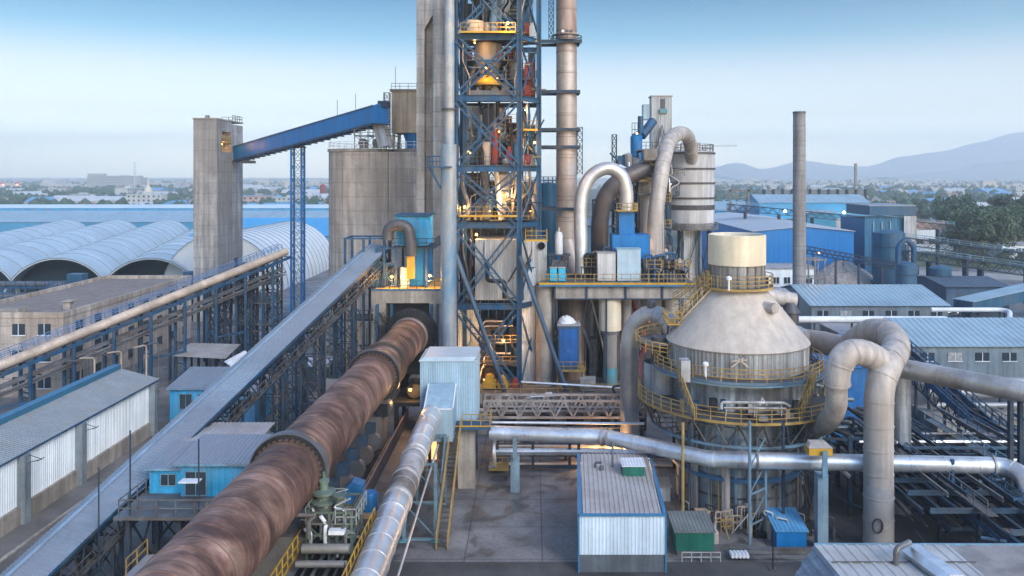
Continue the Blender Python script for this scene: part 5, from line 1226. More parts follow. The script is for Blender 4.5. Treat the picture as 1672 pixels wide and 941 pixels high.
pts=spline([at(1069,418,119),at(1069,380,119),at(1071,345,119),at(1076,310,119.5),at(1083,265,121),at(1093,231,126),at(1110,218,135),at(1124,226,143),at(1129,252,147),at(1129,262,148)],7)
MB().tube(pts,1.12,26).bands(pts,1.12,1.8,.12,.06,26).build('duct',dusty_duct,o)
b=MB()
# striped silo
Ds=152; xs_=ax(1124.5,Ds); rs_=4.65
ss=T('striped_silo','white dusty silo ringed by dark bands standing on a steel skirt','silo',(xs_,Ds,0))
zt,zb=az(251,Ds),az(363,Ds)
MB().lathe(xs_,Ds,[(rs_,zb),(rs_,zt),(rs_-.3,zt+.35),(.01,zt+.9)],56).build('shell',M('white_silo',(.44,.46,.475),.55,var=.14,scale=.3,streak=.25,dirt=(.33,.30,.28),dirt_amt=.5,dirt_scale=.2),ss)
for py in (251,276,299,323): 
    z=az(py,Ds); MB().lathe(xs_,Ds,[(rs_,z-.16),(rs_+.16,z-.16),(rs_+.16,z+.16),(rs_,z+.16)],56).build('band',M('band_dark',(.07,.07,.075),.6,.2,var=.3),ss)
z=az(338,Ds); MB().lathe(xs_,Ds,[(rs_+.02,z-.45),(rs_+.04,z-.45),(rs_+.04,z+.45),(rs_+.02,z+.45)],56).build('band',M('band_dark',(.07,.07,.075),.6,.2,var=.3),ss)
MB().lathe(xs_,Ds,[(rs_,zb),(rs_*.86,zb-1.2)],40).build('hopper',grey_clad,ss)
z=az(374,Ds); MB().lathe(xs_,Ds,[(.1,z),(rs_+.7,z),(rs_+.7,z+.12),(.1,z+.12)],40).build('ring_deck',grey_steel,ss); MB().rail([(xs_+(rs_+.6)*cos(a),Ds+(rs_+.6)*sin(a),z+.1) for a in [k*pi/12 for k in range(24)]],1.1,.045,2,True).build('railing',grey_steel,ss)
b=MB().corr((ax(1117,149),148.9,0),(ax(1145,149),148.9,0),(ax(1145,149),148.9,z),(ax(1117,149),148.9,z),.4,.05); b.build('skirt_panel',grey_clad,ss)
b=MB()
for k in range(8): a_=k*pi/4+.3; b.bar((xs_+4*cos(a_),Ds+4*sin(a_),0),(xs_+4*cos(a_),Ds+4*sin(a_),z),.4)
for k in range(8):
    a_=k*pi/4+.3;c_=a_+pi/4
    for (za,zc) in ((0,z*.5),(z*.5,z)): b.bar((xs_+4*cos(a_),Ds+4*sin(a_),za),(xs_+4*cos(c_),Ds+4*sin(c_),zc),.16)
b.build('legs',steel_dk,ss)
MB().rail([(xs_+(rs_-.2)*cos(a),Ds+(rs_-.2)*sin(a),zt+.3) for a in [k*pi/12 for k in range(24)]],1.3,.06,2,True).build('roof_railing',grey_steel,ss)
b=MB()
for k in range(7): b.box(xs_-3.6+k,xs_-3.1+k,Ds-1.5,Ds-.8,zt+.5,zt+1.2+.4*(k%3))
b.build('roof_machines',dusty_duct,ss)
MB().bar((xs_+rs_-1,Ds-3,zt+1.3),(xs_+rs_+3.5,Ds-3,zt+1.3),.1).build('davit',grey_steel,ss)
# elevator head house
x0,x1=ax(1064,146),ax(1097,146)
eh=T('elevator_head','tall grey clad elevator head house beside the striped silo','house',((x0+x1)/2,147,20))
b=MB().corr((x0,146,az(245,146)),(x1,146,az(245,146)),(x1,146,az(158,146)),(x0,146,az(158,146)),.35,.05).box(x0+.02,x1-.02,146.1,149,az(245,146),az(158,146)); b.build('casing',grey_clad,eh)
MB().box(x0-.15,x1+.15,145.85,149.2,az(158,146),az(156,146)).build('roof',roof_dusty,eh)
MB().box(ax(1077,146),ax(1089,146),145.5,146,az(185,146),az(178,146)).build('hoist',teal,eh)
b=MB().box(ax(1078,146),ax(1086,146),145.93,145.96,az(178,146),az(162,146)); b.build('door',M('dark_door',(.07,.08,.09),.6),eh)
MB().box(ax(1050,147),x0-.02,146.5,148.8,az(195,146),az(170,146)).build('annex',pale,eh)
b=MB()
for x_ in (x0+.2,x1-.2):
    for y_ in (146.3,148.7): b.bar((x_,y_,0),(x_,y_,az(245,146)),.25)
for zz in range(4,34,4): b.bar((x0+.2,146.3,zz),(x1-.2,146.3,zz+2),.14)
b.build('frame',steel_dk,eh)
MB().tube([at(1070,250,145.5),at(1081,205,145.5),at(1092,250,145.5)],.18,8).build('chute',grey_steel,eh)
o=T('blue_cyclone','blue filter cyclone with a forked duct left of the grey head house','cyclone',(ax(1042,143),143,20)); xq=ax(1039,143)
MB().lathe(xq,143,[(1.0,az(265,143)),(1.05,az(224,143)),(.6,az(218,143)),(.01,az(217,143))],24).build('body',cobalt,o)
MB().tube([at(1046,226,143),at(1046,190,143)],.5,14).tube([at(1048,222,143),at(1066,198,145)],.8,14).build('duct',steel,o)
MB().rail([at(1032,222,142),at(1046,222,142)],2.2,.05,.5).build('cage',steel,o)
MB().lathe(xq,143,[(.95,0),(.95,az(265,143))],16).build('support_leg',steel_dk,o)
# mid clutter on the platform and between
rn=random.Random(21)
for k in range(7):
    x0_=8.5+rn.random()*14; y0_=117+rn.random()*7; o=T('pipe_manifold',['knot of dark pipes behind the cobalt fan','cluster of rusty pipes right of the pale cabinet','grey pipe group under the brown ducts','pipes and valves at the stair to the cone tank','dark pipe cluster left of the silver gooseneck','group of bent pipes behind the off white cabinet','low pipes on the platform near the striped silo skirt'][k],'pipes',(x0_,y0_,16))
    if k==3: x0_,y0_=19,110.5
    if k==1: x0_,y0_=17,110.5
    if k==4: x0_,y0_=8.3,113
    for j in range(12):
        x=x0_+rn.uniform(-1.6,1.6); y=y0_+rn.uniform(-1,1); h=rn.uniform(1,4.2)
        MB().tube(bend([(x,y,16.02),(x,y,16+h),(x+rn.uniform(-1.5,1.5),y,16+h+rn.uniform(-.3,.4)),(x+rn.uniform(-1.5,1.5),y+.3,16.1)],.35),rn.choice((.07,.1,.15,.2)),8).build('pipe',rn.choice([grey_steel,black_steel,dusty_duct,tan_pipe,steel]),o)
    MB().rail([(x0_-1.8,y0_-1.2,17.8),(x0_+1.8,y0_-1.2,17.8),(x0_+1.8,y0_+1,17.8)],1.1,.04,.8).build('railing',yellow,o)
    b=MB().box(x0_-1.8,x0_+1.8,y0_-1.2,y0_+1,17.7,17.8)
    for xx in (-1.7,1.7): b.box(x0_+xx-.08,x0_+xx+.08,y0_-1.1,y0_-.95,16,17.7)
    b.build('deck',grey_steel,o)
for k,(px,py0,py1,d,r_,m_,lab) in enumerate(((1003,220,330,150,.35,steel_dk,'slim dark lattice vent mast left of the blue cyclone'),(895,300,360,135,1.5,navy,'navy tank half hidden behind the stack'),(902,305,345,150,1.6,cobalt,'cobalt tank with roof rail behind the stack'))):
    x=ax(px,d); o=T('background_tank' if k else 'vent_mast',lab,'tank' if k else 'mast',(x,d,0))
    if k==0: MB().lattice(x,d,0,az(py0,d),.8,.8,1.4,.12,.07).build('lattice',m_,o)
    else: 
        MB().lathe(x,d,[(r_,0),(r_,az(py0,d)),(.01,az(py0,d)+.3)],28).build('shell',m_,o); MB().rail([(x+r_*cos(a),d+r_*sin(a),az(py0,d)) for a in [q*pi/6 for q in range(12)]],1.1,.05,2,True).build('railing',steel_dk,o)
fs=T('filter_structure','crowded frame of decks, filters and pipes between the gooseneck ducts and the striped silo','structure',(20,131,16)); x0_,x1_=ax(1008,128),ax(1090,128)
b=MB()
for x_ in (x0_,(x0_+x1_)/2,x1_):
    for y_ in (128,134): b.box(x_-.16,x_+.16,y_-.16,y_+.16,0,34 if x_>x0_+1 else 28)
for z_ in range(18,35,4):
    for y_ in (128,134): b.bar((x0_ if z_<29 else (x0_+x1_)/2,y_,z_),(x1_,y_,z_),.25,.35)
b.xbrace((x0_,127.9,18),((x0_+x1_)/2,127.9,18),((x0_+x1_)/2,127.9,26),(x0_,127.9,26),.14); b.build('frame',steel_dk,fs)
for z_ in (18,22,26,30,34):
    xl_=x0_ if z_<29 else (x0_+x1_)/2
    MB().box(xl_-.5,x1_+.5,127.4,134.4,z_,z_+.12).build('deck',grey_steel,fs); MB().rail([(xl_-.5,127.4,z_+.1),(x1_+.5,127.4,z_+.1),(x1_+.5,134,z_+.1)],1.15,.045,.9).build('railing',yellow if z_ in (22,26) else grey_steel,fs)
for k in range(34):
    z_=18.1+4*(k%4); x_=rn.uniform(x0_+.5,x1_-.5); y_=rn.uniform(128.5,133); r_=rn.uniform(.35,.8); h_=rn.uniform(1.4,3.4)
    (MB().box(x_-r_,x_+r_,y_-r_,y_+r_,z_,z_+h_) if k%3==0 else MB().lathe(x_,y_,[(r_*.3,z_),(r_,z_+h_*.35),(r_,z_+h_),(.01,z_+h_+.3)],16)).build('filter_vessel',rn.choice([steel,grey_clad,dusty_duct,navy,grey_clad,dark_duct]),fs)
for k in range(32):
    x_=rn.uniform(x0_-1,x1_+1); z_=rn.uniform(18,30); MB().tube(spline([(x_,127.6,z_),(x_,127.6,z_+1.5),(x_+rn.uniform(-1.5,1.5),128,z_+2.5),(x_+rn.uniform(-1.5,1.5),128.4,z_+4)],4),rn.choice((.1,.15,.22)),8).build('pipe',rn.choice([grey_steel,dusty_duct,silver,steel]),fs)
hall('blue_backdrop_hall','blue shed glimpsed behind the gooseneck ducts',4,24,160,176,20.5,21.5,azure,roof_blue,'shed')
o=T('truss_bridge','dark steel bridge with railings behind the gooseneck, left of the brown ducts','bridge',(16,131,20))
MB().truss((9.5,130,24),(23,130,27),2.2,8,.2,.12).truss((9.5,132,24),(23,132,27),2.2,8,.2,.12).build('truss',steel_dk,o); MB().rail([(17,131,29),(24,131,30)],1.3,.05,1).build('railing',grey_steel,o)

# ---------------------------------------------------------------- under the platform
def vtank(name,lab,px,d,segs,cat='tank'):
    x=ax(px,d); o=T(name,lab,cat,(x,d,0))
    for nm,prof,m in segs: MB().lathe(x,d,prof,32).build(nm,m,o)
    return o
vtank('hopper_tank','cream hopper tank with a grey leg and teal foot under the platform',996,110,[('upper_shell',[(1.5,9.6),(1.5,13.9)],cream),('cone',[(1.5,9.6),(.95,9.0),(.9,8.9)],grey_clad),('leg_shell',[(.93,8.95),(.93,4.6)],tank_grey),('teal_foot',[(.97,4.6),(.97,2.4)],teal)])
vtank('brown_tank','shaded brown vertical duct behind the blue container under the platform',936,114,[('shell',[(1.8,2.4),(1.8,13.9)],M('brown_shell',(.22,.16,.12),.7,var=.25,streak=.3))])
vtank('dust_pipe','thin dusty vertical duct between the cream tank and the big bent duct',1023,112,[('shell',[(.7,2.4),(.7,13.9)],dusty_duct)],'duct')
o=T('blue_container','upright blue container cabinet with a lever door under the platform','container',(ax(928,107),108.3,2.4))
MB().box(ax(912,107),ax(946,107),107,109.6,5.0,10.6).build('body',navy,o); MB().box(ax(914,107),ax(944,107),106.94,107,5.4,10.2).build('door',M('deep_blue_door',(.012,.10,.32),.45,var=.2,streak=.2),o)
MB().box(ax(910,107),ax(948,107),106.9,109.8,10.6,10.85).build('roof',roof_dusty,o); MB().bar((ax(926,107),106.88,7.4),(ax(934,107),106.88,7.2),.08).build('lever',grey_steel,o)
b=MB().box(ax(908,107),ax(955,107),106.4,110,4.85,5.0)
for px in (910,953): b.box(ax(px,107)-.1,ax(px,107)+.1,106.5,106.7,2.4,4.85)
b.build('stand',yellow,o); MB().rail([(ax(908,107),106.4,5),(ax(955,107),106.4,5)],1.1,.04,.9).build('railing',yellow,o)
o=T('plastic_wrap','crumpled pale plastic wrap on top of the blue container','wrap',(ax(926,108),108,10.85))
bl=MB(); 
import random as _r
_q=_r.Random(4)
prof=[(.01,11.75),(.55,11.65),(.85,11.4),(1.1,11.05),(1.2,10.86)]
bl.lathe(ax(925,108),108.2,prof,14)
for i_,v in enumerate(bl.v): bl.v[i_]=v+V((_q.uniform(-.15,.15),_q.uniform(-.15,.15),_q.uniform(-.08,.12) if v.z>10.9 else 0))
bl.build('wrap',sheet,o)
for k in range(10):
    x=rn.uniform(4,16); 
    if k==0: o=T('floor_machines','dark machines and ducts in the shade under the platform','machines',(10,116,2.4))
    MB().box(x-.7,x+.7,113.5,115.5,2.4,2.4+rn.uniform(2,9)).build('machine',rn.choice([black_steel,dark_duct,grey_steel]),o)
    MB().tube(bend([(x,112.8,2.4),(x,112.8,5+rn.random()*4),(x+rn.uniform(-2,2),112.8,6+rn.random()*5),(x+rn.uniform(-2,2),113.5,13.5)],.5),rn.choice((.12,.18,.3)),8).build('pipe',rn.choice([grey_steel,tan_pipe,teal,red if k==4 else grey_steel]),o)
for k,(px,lab) in enumerate(((960,'grey box on the podium behind the raking strut'),(1075,'beige low cabinet on the podium left of the cone tank'))):
    cabinet(lab,px-12,px+12,620,640,105.8,1.4,beige if k else grey_clad,name='podium_box',z0=2.4)

# ---------------------------------------------------------------- cone roofed tank
TX,TY=19.25,78.0
ct=T('cone_tank','great round tank with a dusty cone roof, cream neck drum and two yellow ring walkways','tank',(TX,TY,0))
MB().lathe(TX,TY,[(6.55,14.55),(6.62,14.65),(6.5,14.8),(2.62,19.5)],96).build('cone_roof',cone_dust,ct)
def stripes(r,z0,z1,n,m,name,amp=.05):
    vs=[];fs=[];k=n*4
    for i in range(n):
        for fr,h in ((0,0),(.6,0),(.7,1),(.9,1)):
            th=2*pi*(i+fr)/n; rr_=r+amp*h
            vs+=[(TX+rr_*cos(th),TY+rr_*sin(th),z0),(TX+rr_*cos(th),TY+rr_*sin(th),z1)]
    for i in range(k):
        j=(i+1)%k; fs.append((2*i,2*j,2*j+1,2*i+1))
    return MB().add(vs,fs).build(name,m,ct)
stripes(6.42,12.4,14.6,100,tank_grey,'upper_drum')
stripes(6.0,9.4,12.3,40,tank_low,'middle_drum',.03)
stripes(5.6,0.02,9.3,36,tank_low,'lower_drum',.03)
MB().lathe(TX,TY,[(2.5,21.75),(2.66,21.75),(2.66,24.5),(2.55,24.55),(2.5,24.5),(2.5,22.2),(.01,22.2)],64).build('neck_drum',cream,ct)
MB().lathe(TX,TY,[(2.48,24.0),(2.46,24.05),(2.46,22.3)],48).build('blue_lining',azure,ct)
MB().lathe(TX,TY,[(2.45,19.4),(2.45,21.8)],48).build('neck_shell',tank_grey,ct)
b=MB()
for k in range(18): a_=2*pi*k/18; b.bar((TX+2.5*cos(a_),TY+2.5*sin(a_),19.6),(TX+2.5*cos(a_),TY+2.5*sin(a_),21.75),.15)
b.build('neck_ribs',grey_steel,ct)
def ringdeck(r0,r1,z,edge,n=64,a0=0,a1=2*pi):
    MB().lathe(TX,TY,[(r0,z),(r1,z),(r1,z+.08),(r0,z+.08)],n,a0,a1).build('ring_deck',grey_steel,ct)
    MB().lathe(TX,TY,[(r1,z-.07),(r1+.05,z-.07),(r1+.05,z+.15),(r1,z+.15)],n,a0,a1).build('deck_edge',edge,ct)
    k=int(2*pi*r1/1.25)
    MB().rail([(TX+r1*cos(a0+(a1-a0)*i/k),TY+r1*sin(a0+(a1-a0)*i/k),z+.1) for i in range(k)],1.15,.035,2,True,rows=3).build('railing',yellow,ct)
ringdeck(2.45,3.3,19.6,yellow,40)
ringdeck(6.0,7.75,12.25,M('edge_blue_grey',(.10,.16,.22),.5))
ringdeck(5.9,9.25,9.3,yellow,80)
MB().lathe(TX,TY,[(7.72,12.0),(7.86,12.0),(7.86,12.14),(7.72,12.14)],64).build('blue_ring',steel_lt,ct)
# skirt truss under the wide walkway
b=MB();n=28; r1,r2=9.0,8.0; zt,zb=9.2,7.0
for i in range(n):
    a_=2*pi*i/n;c_=2*pi*(i+1)/n;mm=(a_+c_)/2
    P1=lambda th:(TX+r1*cos(th),TY+r1*sin(th),zt); P2=lambda th:(TX+r2*cos(th),TY+r2*sin(th),zb)
    b.bar(P1(a_),P2(mm),.13).bar(P2(mm),P1(c_),.13); b.bar(P2(mm),(TX+5.7*cos(mm),TY+5.7*sin(mm),zb),.1)
b.build('skirt_truss',grey_steel,ct)
MB().lathe(TX,TY,[(7.9,6.88),(8.15,6.88),(8.15,7.1),(7.9,7.1)],64).build('lower_chord',steel_lt,ct)
for z in (3.4,): MB().lathe(TX,TY,[(5.65,z-.15),(6.15,z-.15),(6.15,z+.15),(5.65,z+.15)],64).build('blue_band',M('band_blue',(.06,.16,.28),.5,var=.2),ct)
for zz in (1.7,5.2,6.2): MB().lathe(TX,TY,[(5.6,zz-.08),(5.72,zz-.08),(5.72,zz+.08),(5.6,zz+.08)],64).build('hoop',grey_steel,ct)
# posts around
for (px,d,m_,py0) in ((1115,70,M('post_yellow',(.33,.24,.09),.5,var=.3),690),(1125,71.5,steel_dk,690),(1224,67.3,M('post_blue',(.16,.25,.32),.5,.2,var=.2,scale=.8),688),(1279,68.8,steel_dk,690),(1250,69,steel_lt,760)):
    x=ax(px,d); MB().tube([(x,d,0),(x,d,az(py0,d))],.13,10).build('post',m_,ct)
for zz in (1.5,4.0,6.2):
    MB().bar((ax(1224,67.3),67.4,zz),(ax(1250,69),69,zz),.12).bar((ax(1224,67.3),67.4,zz),(ax(1250,69),69,zz+2),.08).build('post_brace',steel_lt,ct)
xq=ax(1187,70.5); MB().tube([(xq,70.5,0),(xq,70.5,6.4)],.26,14).build('post',dusty_duct,ct)
# platform stairs on the ring
for (px,s_) in ((1108,1),(1330,-1)):
    d=71.5; a=V((ax(px,d),d,12.3)); c=V((ax(px+24*s_,d-1.5),d-1.5,9.4)); m=MB()
    for k in range(10): q=a+(c-a)*(k/10); m.box(q.x-.15,q.x+.15,q.y-.4,q.y+.4,q.z-.02,q.z+.02)
    m.bar(a+V((0,-.42,0)),c+V((0,-.42,0)),.06,.25).bar(a+V((0,.42,0)),c+V((0,.42,0)),.06,.25); m.build('ring_stair',grey_steel,ct)
    MB().rail([a+V((0,-.42,0)),c+V((0,-.42,0))],1.1,.04,.7).rail([a+V((0,.42,0)),c+V((0,.42,0))],1.1,.04,.7).build('railing',yellow,ct)
rz=random.Random(17)
for k in range(26):
    a_=rz.uniform(-2.9,-.25); r_=5.95; x_=TX+r_*cos(a_); y_=TY+r_*sin(a_); MB().tube([(x_,y_,0.1),(x_,y_,rz.uniform(3,9))],rz.choice((.05,.08,.13)),8).build('riser_pipe',rz.choice([grey_steel,tank_grey,dusty_duct,steel_lt,yellow]),ct)
for k in range(9):
    a_=rz.uniform(-2.6,-1.2); z_=rz.uniform(1.5,8.6); MB().lathe(TX,TY,[(5.75,z_),(5.95,z_),(5.95,z_+.14),(5.75,z_+.14)],20,a_,a_+rz.uniform(.4,1.2)).build('hoop_pipe',rz.choice([grey_steel,tank_grey,black_steel]),ct)
for k in range(16):
    a_=rz.uniform(-2.7,-.4); r_=rz.uniform(6.2,8.8); z_=rz.uniform(9.45,9.6); x_=TX+r_*cos(a_); y_=TY+r_*sin(a_); w_=rz.uniform(.15,.4); h_=rz.uniform(.3,1.1); MB().box(x_-w_,x_+w_,y_-w_,y_+w_,z_,z_+h_).build('deck_box',rz.choice([grey_steel,tank_grey,dusty_duct,black_steel,steel]),ct)
# cone details
o2=MB(); q=V((TX+4.35*cos(-1.02),TY+4.35*sin(-1.02),18.2)); dr=V((cos(-1.02),sin(-1.02),-.1))
o2.tube([q-dr*1.2-V((0,0,.2)),q+dr*.35],.48,8); o2.build('roof_vent',dusty_duct,ct)
MB().box(ax(1108,72),ax(1123,72),70.8,72,12.35,14.2).build('cabinet',tank_grey,ct)
b=MB(); 
for (px,py,d) in ((1190,458,74.6),(1152,598,70.4)):
    P=at(px,py,d); b.lathe(P.x,P.y,[(.1,P.z-.9),(.1,P.z),(.26,P.z+.05),(.26,P.z+.28),(.05,P.z+.4)],12)
b.build('white_vent_pipe',sheet,ct)
b=MB().tube(bend([at(1178,668,68.6),at(1178,657,68.6),at(1280,658,68.6),at(1290,664,68.8)],.4),.12,10).bar(at(1186,657,68.7),at(1186,678,68.7),.07).bar(at(1232,657,68.7),at(1232,681,68.7),.07).bar(at(1276,657,68.7),at(1276,680,68.7),.07).tube([at(1240,662,68.6),at(1244,650,68.6),at(1252,662,68.6)],.1,8).tube([at(1182,666,68.7),at(1284,667,68.7)],.07,8); b.build('lagged_pipe',tank_grey,ct)
b=MB().bar(at(1194,600,71.2),at(1214,585,71.2),.1).bar(at(1222,600,71.2),at(1205,585,71.2),.1).bar(at(1196,590,71.2),at(1220,588,71.2),.08); b.build('ladder_bits',tan_pipe,ct)
rk=random.Random(9)
for k in range(22):
    a_=rk.uniform(-.35,.45); r_=rk.uniform(6.8,8.9); z=rk.uniform(9.5,12)
    MB().tube([(TX+r_*cos(a_),TY+r_*sin(a_),z),(TX+(r_-.3)*cos(a_+rk.uniform(-.2,.2)),TY+r_*sin(a_)+rk.uniform(-1,1),z+rk.uniform(-2,1.5))],rk.choice((.05,.08,.12)),7).build('pipe',rk.choice([yellow,grey_steel,black_steel,tan_pipe]),ct)
for k in range(24):
    a_=rk.uniform(-1.1,.2); r_=rk.uniform(6.0,8.6); z=rk.uniform(3,8.6)
    MB().tube([(TX+r_*cos(a_),TY+r_*sin(a_),z),(TX+(r_+rk.uniform(-.6,1.6))*cos(a_+.15),TY+r_*sin(a_+.15),z-rk.uniform(1,3))],rk.choice((.05,.07,.1)),6).build('strut',rk.choice([grey_steel,steel_dk,grey_steel]),ct)
# side loop platform at the big bent duct
LX,LY=ax(1080,79.5),79.5
lp=T('loop_platform','round railed loop platform between the bent duct and the cone tank','platform',(LX,LY,9.3))
MB().lathe(LX,LY,[(.9,14.2),(2.5,14.2),(2.5,14.28),(.9,14.28)],32,pi*.4,pi*1.75).build('deck',grey_steel,lp)
MB().rail([(LX+2.5*cos(a),LY+2.5*sin(a),14.28-.09*k) for k,a in enumerate([pi*.45+pi*1.25*k/14 for k in range(15)])],1.15,.04,.8,rows=3).build('railing',yellow,lp)
MB().lathe(LX,LY,[(1.7,9.4),(1.7,12.2)],28).build('chamber',tank_grey,lp)
MB().lathe(LX-.2,LY,[(.8,12.2),(.8,14.6),(.01,14.8)],20).build('inner_duct',dark_duct,lp)
b=MB()
for k in range(5): b.bar((LX-2+k*.9,LY-1.2,9.4),(LX-2+k*.9,LY-1.2,14.2),.12)
b.build('struts',steel_dk,lp)
bg=T('bent_duct','big segmented grey duct bending over from the ground into the cone tank','duct',(ax(1028,86),86,1))
pts=spline([(ax(1028,87),87,1.0),at(1028,600,87),at(1028,565,87),at(1034,538,87),at(1050,519,86.6),at(1070,515,86),at(1090,527,84.5),at(1106,552,82)],7)
MB().tube(pts,1.0,26).bands(pts,1.0,1.3,.1,.05,26).build('duct',M('segment_duct',(.38,.375,.37),.45,.45,var=.18,scale=.5,streak=.1,dirt=(.25,.22,.2),dirt_amt=.5),bg)
P=at(1064,502,86); MB().lathe(P.x,P.y,[(.34,P.z-.6),(.34,P.z),(.5,P.z+.05),(.5,P.z+.55),(.4,P.z+.75),(.01,P.z+.85)],18).build('vent_cap',dark_duct,bg)
# inclined access bridge to the neck
ab=T('access_bridge','yellow railed stair bridge climbing from the platform to the tank neck','stair',(ax(1130,79),79,15.8))
a=at(1106,527,78.3);c=at(1160,470,77.5); m=MB()
for k in range(16): q=a+(c-a)*(k/16); m.box(q.x-.16,q.x+.16,q.y-.45,q.y+.45,q.z-.02,q.z+.02)
m.truss(a+V((0,-.5,-.7)),c+V((0,-.5,-.7)),.7,7,.12,.08).truss(a+V((0,.5,-.7)),c+V((0,.5,-.7)),.7,7,.12,.08); m.build('stair_flight',tan_pipe,ab)
MB().rail([a+V((0,-.5,0)),c+V((0,-.5,0))],1.1,.04,.7).rail([a+V((0,.5,0)),c+V((0,.5,0))],1.1,.04,.7).bar(a+V((0,-.52,-.05)),c+V((0,-.52,-.05)),.06,.22).build('railing',yellow,ab)
d=at(1100,520,79); MB().box(d.x-.8,d.x+.9,77.5,80.4,a.z-.1,a.z).build('landing',yellow_br,ab)
MB().rail([(d.x+.5,77.5,a.z),(d.x-.8,77.5,a.z),(d.x-.8,80.4,a.z)],1.1,.04,.7).build('railing',yellow,ab)
e=at(1135,452,80); MB().rail([at(1100,499,81)+V((0,-.42,0)),at(1156,462,77)+V((0,-.42,0))],1.1,.03,.7).rail([at(1100,499,81)+V((0,.42,0)),at(1156,462,77)+V((0,.42,0))],1.1,.03,.7).build('railing',yellow,ab)
m=MB()
for k in range(12): q=at(1100,500,81)+(at(1156,462,77)-at(1100,500,81))*(k/12); m.box(q.x-.15,q.x+.15,q.y-.4,q.y+.4,q.z-.02,q.z+.02)
m.build('upper_flight',tan_pipe,ab)
b=MB().lattice(d.x+.1,79,9.4,a.z-.1,1.2,1.2,1.2,.12,.07); b.build('tower_legs',grey_steel,ab)

# ---------------------------------------------------------------- long silver pipe across the yard
lp=T('yard_pipe','long silver pipe snaking across in front of the cone tank','pipe',(15,72,5))
pts=bend([at(801,707,79),at(985,713,77),at(1060,728,74),at(1160,750,70),at(1225,752,68.5),at(1640,761,66),at(1672,775,64.5),at(1690,830,62)],3,8)
MB().tube(pts,.68,26).bands(pts,.68,2.6,.1,.03,26).build('pipe',silver,lp)
for px in (985,1005,1395,1402,1456): 
    i=min(range(len(pts)),key=lambda j:abs(pts[j].x/pts[j].y*F+CX-px)); q=pts[i]; 
    # flange pairs at the joints
    j=min(i,len(pts)-2); tt=(pts[j+1]-pts[j]).normalized(); base=q
    MB().tube([base-tt*.08,base+tt*.08],.80,26).build('flange',dusty_duct,lp)
for (px,d,m_) in ((841,78.6,pale),(1341,66.6,pale)):
    x=ax(px,d); zt=az(770 if px>1000 else 742,d)
    o=T('pipe_post',('pale blue box post clamped to the left end of the yard pipe' if px<1000 else 'pale blue post under the yard pipe with a yellow board above'),'post',(x,d,0))
    MB().box(x-.42,x+.42,d-.42,d+.42,0,zt-.1).build('post',M('post_pale',(.20,.30,.37),.5,.2,var=.2,scale=.6,streak=.25),o)
    MB().box(x-.6,x+.6,d-.6,d+.6,0,.08).build('foot',grey_steel,o)
    MB().box(x-.2,x+.2,d-.9,d-.75,zt-.2,zt+1.9).build('clamp',steel_lt,o)
b=T('yellow_board','dusty yellow box hanging over the yard pipe right of the cone tank','box',(ax(1338,66.2),66.2,az(745,66)))
MB().box(ax(1320,66.2),ax(1358,66.2),66.0,67.2,az(743,66.2),az(731,66.2)).build('box',yellow_br,b); MB().prism([(ax(1319,66.2),65.95,az(731,66.2)),(ax(1359,66.2),65.95,az(731,66.2)),(ax(1352,66.2),66.6,az(725,66.2)),(ax(1326,66.2),66.6,az(725,66.2))],(0,.7,0)).build('lid',dusty_duct,b)
# pipe bridge behind the yard pipe
pb=T('pipe_bridge','horizontal grey truss bridge loaded with pipes between the tower and the cone tank','bridge',(5,90,0))
za,zb=az(682,88),az(655,88)
b=MB()
for y_ in (88,90.5):
    b.truss((ax(790,88),y_,za),(ax(1052,88),y_,za),zb-za,9,.22,.18)
for i in range(10): x_=ax(790,88)+(ax(1052,88)-ax(790,88))*i/9; b.bar((x_,88,za),(x_,90.5,za),.12)
b.build('truss',M('truss_grey',(.36,.355,.35),.5,.3,var=.3,scale=.6,dirt=(.2,.15,.11),dirt_amt=.5),pb)
for (py,d,r_,m_) in ((690,86,.14,silver),(697,87,.10,grey_steel),(671,92,.16,grey_steel),(664,93,.12,dusty_duct),(668,95,.25,black_steel)):
    MB().tube([at(792,py,d),at(1052,py+2,d)],r_,10).build('pipe',m_,pb)
for px in (812,905,1000,1046):
    x=ax(px,89); b=MB().box(x-.15,x+.15,88.1,88.4,0,za).box(x-.15,x+.15,90.2,90.5,0,za); b.build('leg',steel_dk,pb)
pb2=T('pipe_bridge','lower rack of rusty pipes in the warm light under the truss bridge','bridge',(3,86,0))
for (py,d,r_,m_) in ((737,85,.32,silver),(742,83.5,.2,grey_steel),(728,87,.22,dusty_duct),(750,88,.25,grey_steel),(758,86,.16,tan_pipe)):
    MB().tube([at(808,py,d),at(945,py,d)],r_,10).tube([at(945,py,d),at(1110,py+4,d-1)],r_,10).build('pipe',m_,pb2)
b=MB()
for px in (812,870,930,945,1100):
    x=ax(px,85); b.box(x-.14,x+.14,84.8,85.1,0,3.6)
b.bar(at(806,762,84.7),at(948,762,84.7),.2,.25).bar(at(806,725,84.7),at(948,725,84.7),.14); b.build('rack',steel_dk,pb2)
MB().rail([at(800,765,83),at(830,765,83),at(830,765,85)],1.1,.035,.7).build('railing',yellow,pb2)
MB().box(ax(798,83),ax(830,83),82.8,85,az(768,83),az(765,83)).build('small_deck',yellow,pb2)
for k in range(16):
    x=rk.uniform(-3.5,5); y=rk.uniform(87,92); MB().tube(bend([(x,y,0.1),(x,y,rk.uniform(.8,2.2)),(x+rk.uniform(-1.5,1.5),y,rk.uniform(.8,2.6))],.3),rk.choice((.1,.15,.25)),8).build('pipe',rk.choice([black_steel,grey_steel,dusty_duct]),pb2)
MB().tube(bend([at(808,709,80),at(806,740,79),at(808,760,79.5),at(800,763,80)],.5),.18,10).build('hook_pipe',silver,pb2)
b=MB().box(-4.0,14,99.5,104,0,.05); 
for k,(px,py,d,w,h) in enumerate(((745,770,83,1.6,4.0),)):
    pass
